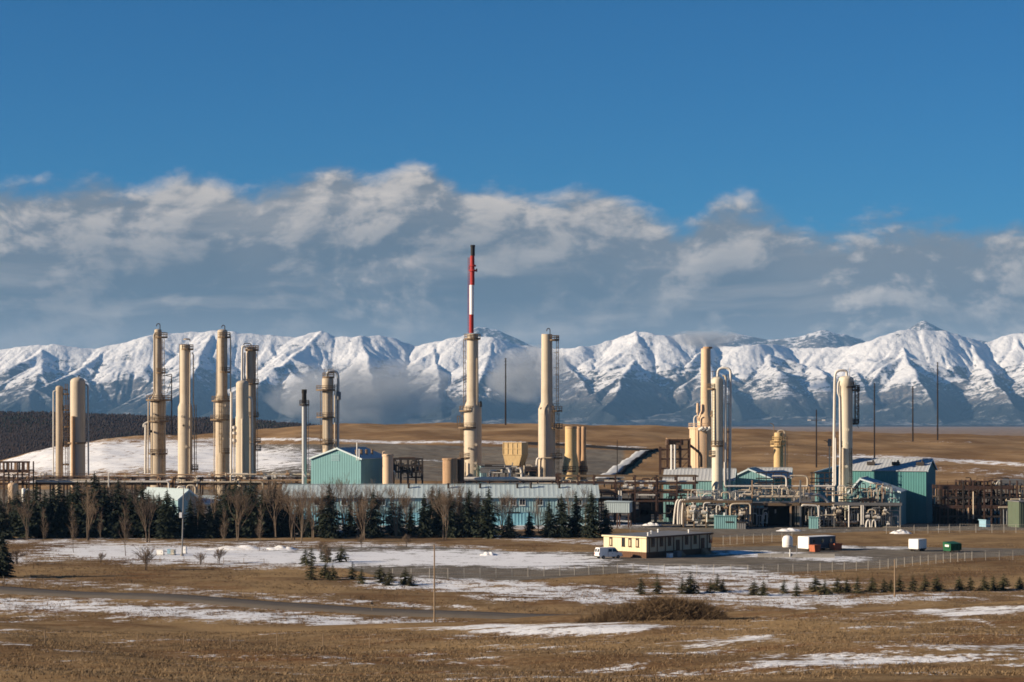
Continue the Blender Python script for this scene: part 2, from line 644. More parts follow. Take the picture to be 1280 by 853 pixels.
#        crest px, forward reach, lean, left width, right width, height
SPURS = [(-60, 0.9, -60, 130, 60, 0.95), (60, 0.7, 20, 60, 45, 0.85), (140, 0.85, -70, 110, 40, 0.9), (262, 0.95, -20, 130, 60, 1.0),
         (335, 0.7, 60, 60, 40, 0.85), (402, 0.75, -60, 90, 50, 1.0), (450, 0.95, 60, 90, 70, 1.0), (545, 0.9, 20, 60, 45, 0.9),
         (612, 0.9, -30, 80, 55, 0.9), (700, 0.9, 40, 90, 60, 0.8), (800, 0.85, -50, 110, 50, 1.0), (876, 1.0, 30, 70, 110, 1.0),
         (960, 0.5, 10, 60, 45, 0.8), (1010, 0.5, -10, 60, 45, 0.8), (1052, 0.7, 0, 50, 40, 0.78), (1124, 0.98, -4, 130, 62, 1.0), (1215, 0.8, 0, 60, 40, 0.85), (1268, 0.95, -30, 90, 60, 1.0),
         (1400, 0.9, 0, 120, 70, 1.0), (-200, 0.9, 0, 120, 70, 1.0), (1550, 0.9, 0, 120, 70, 1.0)]
mountain_range('mountain_range', 17500.0, 3500.0, SKY_FRONT, SPURS, 11, 21.0)
SKY_BACK = [(-700, 480), (300, 475), (480, 470), (545, 440), (578, 420), (598, 408), (622, 413), (655, 428), (690, 445), (760, 470), (855, 445), (884, 424), (905, 421),
            (920, 417), (945, 423), (965, 425), (990, 423), (1028, 413), (1050, 418), (1075, 424), (1100, 432), (1130, 418), (1140, 406), (1152, 400), (1164, 405),
            (1185, 418), (1215, 424), (1240, 428), (1270, 418), (1300, 411), (1400, 430), (1900, 470)]
mountain_range('mountain_range', 24500.0, 4400.0, SKY_BACK, [(600, 0.8, 0, 60, 50, 1.0), (915, 0.8, 0, 60, 50, 1.0), (1035, 0.8, 0, 60, 50, 1.0), (1150, 0.8, 0, 60, 50, 1.0)], 5, 48.0, mat=MTN_BACK)


# ------------------------------------------------------------------ ground
def pl(px, pts):
    return np.interp(px, [p[0] for p in pts], [p[1] for p in pts])


LIP = [(-400, 797), (0, 790), (320, 788), (640, 784), (740, 779), (900, 772), (1010, 764), (1120, 759), (1280, 754), (1600, 748)]
FIELD = [(-500, 600), (-100, 590), (0, 577), (60, 562), (130, 549), (200, 545), (300, 541), (372, 533), (450, 530.5), (640, 530), (760, 532), (900, 536),
         (1000, 540), (1280, 546), (1600, 550)]
HILL = [(-800, 508), (-100, 514), (0, 516.5), (60, 517.5), (120, 519), (200, 522), (290, 526), (340, 529), (380, 532), (440, 538), (520, 548), (700, 560), (1700, 560)]


def ground_z(x, y):
    x = np.asarray(x, float)
    y = np.asarray(y, float)
    yy = np.maximum(y, 8.0)
    px = np.clip(640 + x / yy * F, -700, 1950)
    zl = CAMZ - (pl(px, LIP) - HOR) / F * 185.0
    zf = CAMZ - (pl(px, FIELD) - HOR) / F * 1150.0
    zh = CAMZ - (pl(px, HILL) - HOR) / F * 2600.0
    z = np.zeros_like(x + y)

    def seg(a, b, za, zb, pw=1.0):
        t = np.clip((y - a) / (b - a), 0, 1)
        t = t * t * (3 - 2 * t) * 0.5 + t * 0.5 if pw == 1.0 else t ** pw
        return np.where((y >= a) & (y < b), za + (zb - za) * t, 0)
    z = z + np.where(y < 0, 27.0, 0)
    zn = 16.6 + 0 * zl
    z = z + seg(0, 95, 27.0, zn, 1.0001)
    z = z + seg(95, 185, zn, zl, 1.0001)
    z = z + seg(185, 280, zl, zl * 0)
    z = z + seg(640, 1150, zl * 0, zf, 1.05)
    z = z + seg(1150, 1650, zf, zf - 14)
    z = z + seg(1650, 2600, zf - 14, zh)
    z = z + seg(2600, 4200, zh, zh * 0 - 22)
    z = z + np.where(y >= 4200, -22.0, 0)
    und = 0.28 * np.sin(x * 0.11 + 1.3 * np.sin(y * 0.043)) + 0.22 * np.sin(y * 0.16 + 0.9 * np.sin(x * 0.06)) + 0.10 * np.sin(x * 0.43 + y * 0.31)
    k = np.where(y < 270, 1.0, np.where(y < 372, 0.45, np.where(y < 660, 0.06, 1.6)))
    return z + und * k * np.clip(y / 60, 0, 1)


def gz(x, y):
    return float(ground_z(np.array([x]), np.array([y]))[0])


# snow lies in bands: (points in photo pixels, half thickness, strength)
SNOW = [
    ([(-60, 752), (90, 757), (200, 764), (320, 771), (450, 778), (560, 783), (660, 787), (760, 785)], 6.5, 1.0),
    ([(-60, 748), (100, 760), (330, 775)], 9, 0.62),
    ([(-60, 724), (120, 731), (260, 741), (430, 752), (560, 760)], 4.5, 0.72),
    ([(150, 690), (300, 695), (420, 699), (560, 697), (660, 701)], 9, 1.2),
    ([(20, 698), (140, 694), (200, 700), (330, 705)], 7, 0.85),
    ([(480, 716), (560, 720), (640, 716)], 5, 0.3),
    ([(525, 729), (610, 733), (690, 740), (740, 746)], 8, 1.0),
    ([(640, 747), (730, 742), (800, 738), (845, 735)], 6, 0.8),
    ([(640, 705), (700, 703), (760, 706)], 4, 0.75),
    ([(770, 706), (830, 712), (870, 716)], 3.5, 0.8),
    ([(845, 712), (900, 713), (960, 722), (1010, 728)], 5, 1.0),
    ([(905, 722), (960, 730), (925, 745), (1000, 752)], 9, 0.95),
    ([(930, 752), (1000, 757), (1090, 750), (1160, 746)], 5, 0.9),
    ([(930, 692), (990, 695), (1015, 697), (1050, 699)], 4, 1.0),
    ([(840, 690), (870, 686), (905, 683)], 3, 0.4),
    ([(1050, 684), (1100, 685), (1125, 685)], 2, 0.9),
    ([(1090, 765), (1140, 762), (1190, 763)], 4, 0.72),
    ([(1195, 766), (1240, 763), (1290, 760)], 5, 0.95),
    ([(990, 768), (1060, 766)], 2, 0.5),
    ([(1000, 826), (1080, 823), (1160, 820), (1220, 814), (1300, 810)], 8, 0.85),
    ([(1100, 832), (1300, 824)], 8, 0.55),
    ([(880, 808), (905, 803), (935, 800)], 5, 0.85),
    ([(690, 805), (730, 802)], 4, 0.55),
    ([(640, 842), (720, 838)], 4, 0.6),
    ([(560, 818), (640, 812), (700, 808), (760, 803)], 3, 0.62),
    ([(420, 833), (520, 826), (590, 822)], 3, 0.55),
    ([(780, 830), (860, 826), (940, 822)], 3, 0.6),
    ([(1010, 790), (1090, 786), (1180, 788)], 3, 0.55),
    ([(1060, 845), (1170, 842)], 4, 0.6),
    ([(0, 778), (120, 782), (260, 786)], 4, 0.62),
    ([(700, 770), (760, 764), (830, 760)], 3, 0.5),
    ([(930, 776), (1010, 772)], 2.5, 0.6),
    ([(560, 668), (700, 676), (760, 680)], 3, 0.8),
    ([(330, 683), (480, 681), (600, 684)], 2.5, 0.8),
    ([(-10, 805), (20, 806)], 3, 0.7),
    ([(250, 834), (330, 830), (420, 824)], 3, 0.45),
    ([(1240, 850), (1290, 848)], 6, 0.6),
    ([(0, 592), (40, 580), (90, 566), (150, 556), (200, 553)], 5, 0.75),
    ([(120, 576), (180, 569), (235, 574)], 16, 1.22),
    ([(60, 596), (160, 592), (280, 596)], 9, 0.85),
    ([(210, 552), (300, 549.5), (380, 549), (480, 553), (600, 552.5), (690, 555), (790, 560)], 1.6, 1.0),
    ([(285, 577), (340, 573.5), (420, 571), (560, 577)], 1.2, 0.75),
    ([(300, 588), (400, 584), (450, 590)], 3, 0.5),
    ([(880, 560), (960, 557), (1000, 556)], 1.5, 0.4),
    ([(1060, 570), (1120, 572.5), (1180, 575), (1290, 582)], 2.6, 0.95),
    ([(930, 566), (1060, 570)], 1.4, 0.5),
    ([(1170, 588), (1290, 594)], 5, 0.62),
    ([(1130, 552), (1210, 553)], 1.2, 0.5),
    ([(950, 575), (1040, 578)], 1.5, 0.4),
    ([(120, 668), (300, 664), (420, 660), (520, 656), (760, 654)], 7, 0.85),
    ([(0, 676), (150, 680), (330, 680), (520, 682)], 4, 0.78),
    ([(760, 655), (860, 660), (1000, 662), (1130, 664), (1270, 660)], 2.5, 0.5),
]


def snow_at(px, py):
    s = np.zeros_like(px)
    for pts, th, st in SNOW:
        best = np.full_like(px, 1e9)
        for (x0, y0), (x1, y1) in zip(pts[:-1], pts[1:]):
            t = np.clip((px - x0) / max(x1 - x0, 1e-3), 0, 1) if x1 > x0 else np.clip((px - x1) / max(x0 - x1, 1e-3), 0, 1)
            ya, yb = (y0, y1) if x1 > x0 else (y1, y0)
            xa, xb = min(x0, x1), max(x0, x1)
            dx = np.maximum(np.maximum(xa - px, px - xb), 0) * 0.10
            dy = py - (ya + (yb - ya) * t)
            best = np.minimum(best, np.hypot(dx, dy) / th)
        s = np.maximum(s, 0.84 * st * np.clip(1.5 - best * 0.75, 0, 1))
    return s


GRAVEL = [  # (top line, bottom line) in photo pixels: bare gravel
    ([(300, 690), (420, 684), (520, 682), (650, 690), (760, 690), (900, 684), (1010, 682), (1290, 686)],
     [(300, 700), (420, 708), (480, 722), (640, 727), (770, 717), (940, 718), (1100, 710), (1170, 700), (1290, 694)]),
    ([(-100, 612), (1400, 612)], [(-100, 668), (400, 666), (760, 660), (900, 672), (1100, 664), (1400, 662)]),
    ([(285, 556), (480, 555), (780, 563)], [(285, 600), (480, 600), (740, 606)]),
]


def gravel_at(px, py):
    g = np.zeros_like(px)
    for top, bot in GRAVEL:
        t, b = pl(px, top), pl(px, bot)
        x0, x1 = top[0][0], top[-1][0]
        e = np.minimum(py - t, b - py)
        e = np.minimum(e, np.minimum(px - x0, x1 - px) * 0.12)
        g = np.maximum(g, np.clip(0.5 + e / 2.5, 0, 1))
    return g


def ground_material():
    m = bpy.data.materials.new('winter_grassland')
    m.use_nodes = True
    nt = NT(m.node_tree)
    pos = nt.n('ShaderNodeNewGeometry', out=None).outputs['Position']
    snow = nt.n('ShaderNodeAttribute', attribute_name='snow', out=2)
    grav = nt.n('ShaderNodeAttribute', attribute_name='gravel', out=2)
    warm = nt.n('ShaderNodeAttribute', attribute_name='tone', out=2)
    nbig = nt.noise(pos, 0.035, 5.0, 0.6)
    nmid = nt.noise(pos, 0.22, 6.0, 0.65)
    nfin = nt.noise(pos, 1.7, 5.0, 0.7)
    streak = nt.noise(nt.scale(pos, (0.05, 0.30, 0.3)), 1.0, 5.0, 0.6)
    g1 = nt.mix(nt.ramp(nmid, 0.3, 0.7), (0.140, 0.092, 0.050), (0.285, 0.198, 0.108))
    g1 = nt.mix(nt.ramp(streak, 0.45, 0.7), g1, (0.165, 0.085, 0.042))
    g1 = nt.mix(nt.math('MULTIPLY', nt.ramp(nfin, 0.45, 0.75), 0.55), g1, (0.36, 0.25, 0.14))
    g1 = nt.mix(nt.math('MULTIPLY', nt.ramp(nfin, 0.5, 0.25), 0.6), g1, (0.062, 0.046, 0.028))
    g1 = nt.mix(nt.math('MULTIPLY', nt.ramp(nbig, 0.48, 0.64), 0.75), g1, (0.33, 0.225, 0.115))
    g1 = nt.mix(nt.math('MULTIPLY', nt.ramp(nbig, 0.47, 0.32), 0.65), g1, (0.115, 0.066, 0.036))
    gfar = nt.mix(nt.ramp(nbig, 0.35, 0.65), (0.19, 0.115, 0.060), (0.31, 0.205, 0.112))
    fst = nt.noise(nt.scale(pos, (0.006, 0.045, 0.05)), 1.0, 6.0, 0.65)
    gfar = nt.mix(nt.math('MULTIPLY', nt.ramp(fst, 0.50, 0.66), 0.6), gfar, (0.13, 0.082, 0.046))
    gfar = nt.mix(nt.math('MULTIPLY', nt.ramp(fst, 0.47, 0.34), 0.4), gfar, (0.36, 0.26, 0.15))
    g1 = nt.mix(warm, g1, gfar)
    wood = nt.n('ShaderNodeAttribute', attribute_name='woods', out=2)
    g1 = nt.mix(wood, g1, nt.mix(nbig, (0.030, 0.024, 0.024), (0.060, 0.046, 0.042)))
    gr = nt.mix(nt.ramp(nmid, 0.3, 0.7), (0.120, 0.108, 0.092), (0.205, 0.185, 0.155))
    gr = nt.mix(nt.math('MULTIPLY', nt.ramp(streak, 0.5, 0.66), 0.5), gr, (0.17, 0.115, 0.07))
    base = nt.mix(nt.ramp(nt.math('ADD', grav, nt.math('MULTIPLY', nt.math('SUBTRACT', nmid, 0.5), 0.9)), 0.35, 0.65), g1, gr)
    sn = nt.math('ADD', nt.math('MULTIPLY', nt.math('SUBTRACT', nmid, 0.5), 2.3), nt.math('MULTIPLY', nt.math('SUBTRACT', nfin, 0.5), 1.7))
    sn = nt.math('ADD', sn, nt.math('MULTIPLY', nt.math('SUBTRACT', streak, 0.5), 0.9))
    mask = nt.ramp(nt.math('ADD', snow, nt.math('MULTIPLY', sn, 0.85)), 0.62, 0.84)
    scol = nt.mix(nt.ramp(nfin, 0.3, 0.8), (0.80, 0.82, 0.85), (0.70, 0.69, 0.68))
    col = nt.mix(mask, base, scol)
    h = nt.math('ADD', nt.math('MULTIPLY', nfin, 1.0), nt.math('MULTIPLY', mask, 0.15))
    b = nt.n('ShaderNodeBsdfPrincipled', {'Base Color': col, 'Roughness': 0.9,
             'Normal': nt.n('ShaderNodeBump', {'Height': h, 'Strength': 0.55, 'Distance': 0.28})})
    b.node.inputs['Specular IOR Level'].default_value = 0.0
    out = nt.n('ShaderNodeOutputMaterial', out=None)
    nt.t.links.new(b, out.inputs[0])
    return m


def build_ground():
    rows = np.concatenate([np.linspace(-250, 4, 8), np.geomspace(10, 88, 18), np.arange(90, 280, 1.1), np.arange(280, 430, 0.85), np.arange(430, 690, 1.8),
                           np.arange(690, 1200, 5.0), np.arange(1200, 3200, 40.0), np.geomspace(3200, 32000, 22)])
    t = np.concatenate([np.array([-3, -1.8, -1.1, -0.75, -0.52, -0.42]), np.arange(-0.34, 0.3401, 0.00185), np.array([0.42, 0.52, 0.75, 1.1, 1.8, 3])])
    yy = np.repeat(rows, len(t)).reshape(len(rows), len(t))
    xx = t[None, :] * np.maximum(rows, 60.0)[:, None]
    zz = ground_z(xx, yy)
    V = np.stack([xx, yy, zz], -1).reshape(-1, 3)
    ii = np.arange(len(V)).reshape(len(rows), len(t))
    Q = np.stack([ii[:-1, :-1], ii[:-1, 1:], ii[1:, 1:], ii[1:, :-1]], -1).reshape(-1, 4)
    me = np_mesh('ground', V, Q, ground_material(), True)
    yv = np.maximum(V[:, 1], 20)
    px = 640 + V[:, 0] / yv * F
    py = HOR + (CAMZ - V[:, 2]) / yv * F
    vis = np.ones(len(V))
    hidden = ((V[:, 1] > 190) & (V[:, 1] < 276)) | (V[:, 1] > 1152)
    s = snow_at(px, py)
    flo = np.where((py > 788) & (px > 560), 0.42, np.where(py > 770, 0.33, 0.1))
    flo = np.where((py > 742) & (py < 790) & (px < 420), 0.50, flo)
    flo = np.where((py > 735) & (py < 790) & (px > 880), 0.46, flo)
    s = np.maximum(s, np.where((V[:, 1] < 440), flo, 0.0))
    s = np.where(hidden, 0.1, s)
    s = np.where(V[:, 1] < 90, 0.12, s)
    g = np.where((V[:, 1] > 276) & (V[:, 1] < 1150), gravel_at(px, py), 0)
    warm = np.clip((V[:, 1] - 640) / 60, 0, 1)
    woods = np.clip((V[:, 1] - 1500) / 150, 0, 1) * (V[:, 1] < 4000)
    s = np.where(V[:, 1] > 1500, 0.0, s)
    for nm, arr in (('snow', s), ('gravel', g), ('tone', warm), ('woods', woods)):
        a = me.attributes.new(nm, 'FLOAT', 'POINT')
        a.data.foreach_set('value', arr.astype(np.float32))
    o = link_mesh('ground', me)
    tag(o, kind='structure')


build_ground()


def strip(name, pts, width, mat, lift=0.05, thick=0.3, step=2.5):
    """a ribbon with real thickness lying on the ground along plan points"""
    P = []
    for (x0, y0), (x1, y1) in zip(pts[:-1], pts[1:]):
        n = max(1, int(math.hypot(x1 - x0, y1 - y0) / step))
        for i in range(n):
            P.append((x0 + (x1 - x0) * i / n, y0 + (y1 - y0) * i / n))
    P.append(pts[-1])
    P = np.array(P)
    T = np.gradient(P, axis=0)
    T /= np.linalg.norm(T, axis=1)[:, None]
    N = np.stack([-T[:, 1], T[:, 0]], 1)
    cols = []
    for off, dz in ((-0.5 * width - thick * 2, -thick), (-0.5 * width, lift), (-0.17 * width, lift + 0.04), (0.17 * width, lift + 0.04), (0.5 * width, lift), (0.5 * width + thick * 2, -thick)):
        q = P + N * off
        z = ground_z(P[:, 0], P[:, 1]) + dz
        cols.append(np.stack([q[:, 0], q[:, 1], z], 1))
    V = np.stack(cols, 1).reshape(-1, 3)
    k = len(cols)
    ii = np.arange(len(V)).reshape(-1, k)
    Q = np.stack([ii[:-1, :-1], ii[:-1, 1:], ii[1:, 1:], ii[1:, :-1]], -1).reshape(-1, 4)[:, ::-1]
    return link_mesh(name, np_mesh(name, V, Q, mat, False))


def flat_pt(px, py):
    d = CAMZ * F / (py - HOR)
    return (X(px, d), d)


def road_color(nt, co):
    n = nt.noise(co, 0.4, 5.0, 0.6)
    return nt.mix(n, (0.075, 0.065, 0.055), (0.135, 0.115, 0.095))


ROADM = bsdf_mat('worn_road', road_color, 0.9)
tag(strip('road', [flat_pt(*p) for p in ((-520, 715), (-200, 727.5), (0, 737.5), (170, 747.5), (340, 757.5), (520, 766.5), (700, 774.5), (800, 778), (1000, 786))], 6.5, ROADM, 0.35, 0.5), kind='structure')


# ------------------------------------------------------------------ materials
def paint(name, col, rough=0.6, metal=0.0, vary=0.25, streak=0.3, dirt=(0.10, 0.07, 0.045), scale=0.5, spec=None):
    """weathered paint: soft tone changes, runs down the surface, some grime"""
    def fn(nt, co):
        info = nt.n('ShaderNodeObjectInfo', out=5)
        n = nt.noise(co, scale, 5.0, 0.6)
        dark = tuple(c * (1 - vary) for c in col)
        lite = tuple(min(1, c * (1 + vary * 0.5)) for c in col)
        c = nt.mix(n, dark, lite)
        run = nt.noise(nt.scale(co, (1.6, 1.6, 0.07)), 1.3, 4.0, 0.65)
        spot = nt.noise(co, 2.2, 4.0, 0.7)
        k = nt.math('MULTIPLY', nt.ramp(nt.math('ADD', run, nt.math('MULTIPLY', spot, 0.35)), 0.62, 0.95), streak)
        return nt.mix(k, c, dirt)
    return bsdf_mat(name, fn, rough, metal, None, spec if spec is not None else (0.0 if rough >= 0.8 else 0.15))


TAN = paint('tan_insulation', (0.53, 0.45, 0.345), 0.6, 0, 0.14, 0.45, (0.24, 0.155, 0.09), 0.3)
TAN2 = paint('tan_cladding_worn', (0.49, 0.41, 0.31), 0.6, 0, 0.18, 0.65, (0.17, 0.105, 0.06), 0.3)
CREAM = paint('cream_cladding', (0.63, 0.57, 0.45), 0.5, 0, 0.12, 0.4, (0.26, 0.19, 0.12), 0.35)
PEACH = paint('peach_plate', (0.62, 0.45, 0.30), 0.6, 0, 0.14, 0.5, (0.28, 0.17, 0.10), 0.4)
YTAN = paint('ochre_plate', (0.56, 0.40, 0.20), 0.6, 0, 0.18, 0.6, (0.22, 0.13, 0.06), 0.4)
RTAN = paint('rusty_tan_plate', (0.40, 0.26, 0.155), 0.7, 0, 0.22, 0.7, (0.14, 0.07, 0.04), 0.4)
DKBR = paint('dark_brown_plate', (0.13, 0.085, 0.06), 0.7, 0, 0.3, 0.4)
WPIPE = paint('white_pipe_cladding', (0.68, 0.64, 0.58), 0.4, 0.0, 0.12, 0.4, (0.28, 0.20, 0.13), 0.8)
CPIPE = paint('cream_pipe_cladding', (0.58, 0.49, 0.37), 0.45, 0.0, 0.15, 0.45, (0.24, 0.16, 0.10), 0.8)
GPIPE = paint('galvanised_cladding', (0.44, 0.45, 0.45), 0.35, 0.55, 0.15, 0.3, (0.16, 0.13, 0.11), 0.8)
STEEL = paint('dark_steelwork', (0.055, 0.046, 0.042), 0.6, 0.2, 0.3, 0.3)
BROWN = paint('brown_steelwork', (0.085, 0.050, 0.038), 0.7, 0.0, 0.3, 0.5, (0.05, 0.03, 0.022))
RAIL = paint('weathered_rail', (0.20, 0.14, 0.088), 0.6, 0.1, 0.25, 0.4)
GREY = paint('grey_steel', (0.20, 0.20, 0.20), 0.6, 0.2, 0.25, 0.3)
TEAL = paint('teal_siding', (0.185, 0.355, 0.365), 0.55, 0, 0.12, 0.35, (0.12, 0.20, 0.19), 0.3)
TEALD = paint('teal_siding_shade_toned', (0.095, 0.255, 0.25), 0.55, 0, 0.14, 0.35, (0.06, 0.14, 0.14), 0.3)  # teal darkened to put shade into the big hall's wall; also pump house, frames
BLUEW = paint('pale_blue_siding', (0.27, 0.42, 0.45), 0.55, 0, 0.14, 0.4, (0.14, 0.19, 0.19), 0.3)
BLUEP = paint('bright_blue_panel', (0.21, 0.45, 0.54), 0.55, 0, 0.1, 0.2, (0.12, 0.24, 0.28), 0.3)
ROOF = paint('grey_metal_roof', (0.42, 0.44, 0.46), 0.8, 0.0, 0.12, 0.35, (0.20, 0.17, 0.15), 0.25)
PROOF = paint('pale_blue_roof', (0.42, 0.50, 0.52), 0.8, 0.0, 0.12, 0.3, (0.22, 0.22, 0.22), 0.25)
TRIM = paint('pale_trim', (0.62, 0.72, 0.74), 0.5, 0, 0.1, 0.2)
YEL = paint('cream_yellow_siding', (0.70, 0.59, 0.39), 0.6, 0, 0.08, 0.3, (0.34, 0.24, 0.12), 0.4)
YEL_SHADE = paint('yellow_siding_shade_toned', (0.50, 0.40, 0.26), 0.6, 0, 0.1, 0.35, (0.28, 0.2, 0.12), 0.4)  # yellow siding darkened to carry the shade of the office's long wall
BLIND = paint('pale_window_blind', (0.50, 0.42, 0.28), 0.6, 0, 0.1, 0.1)
BRSK = paint('brown_skirting', (0.115, 0.058, 0.032), 0.7, 0, 0.2, 0.3)
WHITE = paint('white_paint', (0.78, 0.77, 0.74), 0.4, 0, 0.06, 0.25, (0.40, 0.36, 0.30), 0.8)
ORANGE = paint('faded_orange_paint', (0.42, 0.13, 0.065), 0.6, 0, 0.2, 0.5, (0.16, 0.06, 0.04), 1.2)
GREEN = paint('dark_green_paint', (0.015, 0.10, 0.045), 0.45, 0, 0.25, 0.35, (0.03, 0.05, 0.03), 1.2)
LBLUE = paint('light_blue_paint', (0.26, 0.42, 0.52), 0.55, 0, 0.1, 0.2)
RED = paint('beacon_red_paint', (0.36, 0.032, 0.03), 0.6, 0, 0.2, 0.35, (0.12, 0.02, 0.02), 0.6)
BWHITE = paint('beacon_white_paint', (0.80, 0.80, 0.80), 0.5, 0, 0.05, 0.15, (0.5, 0.45, 0.42), 0.6)
SOOT_SHADE = paint('soot_and_shade_black', (0.028, 0.026, 0.025), 0.75, 0.1, 0.3, 0.1)  # soot black, shared by the shade painted into the deck bay and backdrop boxes
GLASS = bsdf_mat('dark_window_glass', lambda nt, co: nt.mix(nt.noise(co, 0.8, 2.0), (0.012, 0.016, 0.02), (0.03, 0.035, 0.04)), 0.08, spec=0.5)
RUBBER = bsdf_mat('tyre_rubber', lambda nt, co: nt.mix(nt.noise(co, 6.0, 2.0), (0.012, 0.012, 0.012), (0.025, 0.024, 0.023)), 0.85)
POLE = paint('weathered_pole_wood', (0.28, 0.205, 0.135), 0.85, 0, 0.25, 0.3, (0.16, 0.10, 0.06), 1.0)
DPOLE = paint('dark_creosote_pole', (0.035, 0.027, 0.024), 0.85, 0, 0.3, 0.1)
CONC = paint('concrete', (0.32, 0.30, 0.27), 0.85, 0, 0.2, 0.3)
LINER = paint('black_liner', (0.018, 0.018, 0.02), 1.0, 0, 0.3, 0.1)
PALEG = paint('pale_frosted_gravel', (0.46, 0.48, 0.50), 0.9, 0, 0.25, 0.3, (0.24, 0.22, 0.2), 0.15)
SNOWM = bsdf_mat('snow', lambda nt, co: nt.mix(nt.ramp(nt.noise(co, 2.5, 5.0, 0.65), 0.40, 0.72), (0.80, 0.81, 0.83), (0.56, 0.51, 0.45)), 0.9)
BARK = bsdf_mat('dark_bark', lambda nt, co: nt.mix(nt.noise(nt.scale(co, (6, 6, 1.2)), 3.0, 4.0), (0.045, 0.032, 0.024), (0.12, 0.09, 0.065)), 0.9)
PBARK = bsdf_mat('pale_poplar_bark', lambda nt, co: nt.mix(nt.noise(nt.scale(co, (6, 6, 1.2)), 3.0, 4.0), (0.11, 0.082, 0.060), (0.25, 0.195, 0.14)), 0.9)
TWIG = bsdf_mat('bare_twigs', lambda nt, co: nt.mix(nt.noise(co, 1.5, 3.0), (0.11, 0.078, 0.056), (0.23, 0.17, 0.12)), 0.9)


def leaf_mat(name, a, b, c):
    def fn(nt, co):
        rnd = nt.n('ShaderNodeObjectInfo', out=5)
        n = nt.noise(co, 1.3, 3.0, 0.6)
        base = nt.mix(nt.ramp(n, 0.3, 0.7), a, b)
        return nt.mix(nt.math('MULTIPLY', rnd, 0.7), base, c)
    return bsdf_mat(name, fn, 0.85)


NEEDLE = leaf_mat('spruce_needles', (0.017, 0.024, 0.016), (0.042, 0.050, 0.030), (0.028, 0.034, 0.026))
BNEEDLE = leaf_mat('blue_spruce_needles', (0.018, 0.036, 0.046), (0.045, 0.075, 0.085), (0.030, 0.052, 0.060))
YNEEDLE = leaf_mat('young_spruce_needles', (0.034, 0.038, 0.018), (0.085, 0.080, 0.038), (0.060, 0.052, 0.028))
DRYGRASS = leaf_mat('dry_grass_blades', (0.145, 0.096, 0.052), (0.28, 0.195, 0.108), (0.20, 0.138, 0.076))
WEEDS = leaf_mat('dead_weeds', (0.075, 0.048, 0.028), (0.25, 0.165, 0.09), (0.15, 0.092, 0.05))
BRUSH = leaf_mat('dead_brush', (0.06, 0.04, 0.026), (0.22, 0.15, 0.085), (0.13, 0.085, 0.048))
DBRUSH = leaf_mat('dark_brush_heart', (0.022, 0.016, 0.012), (0.075, 0.05, 0.032), (0.04, 0.028, 0.02))
WOODS = leaf_mat('bare_far_woods', (0.030, 0.024, 0.026), (0.055, 0.042, 0.042), (0.040, 0.033, 0.034))
CONIF = leaf_mat('far_conifers', (0.014, 0.018, 0.016), (0.03, 0.034, 0.026), (0.02, 0.024, 0.02))


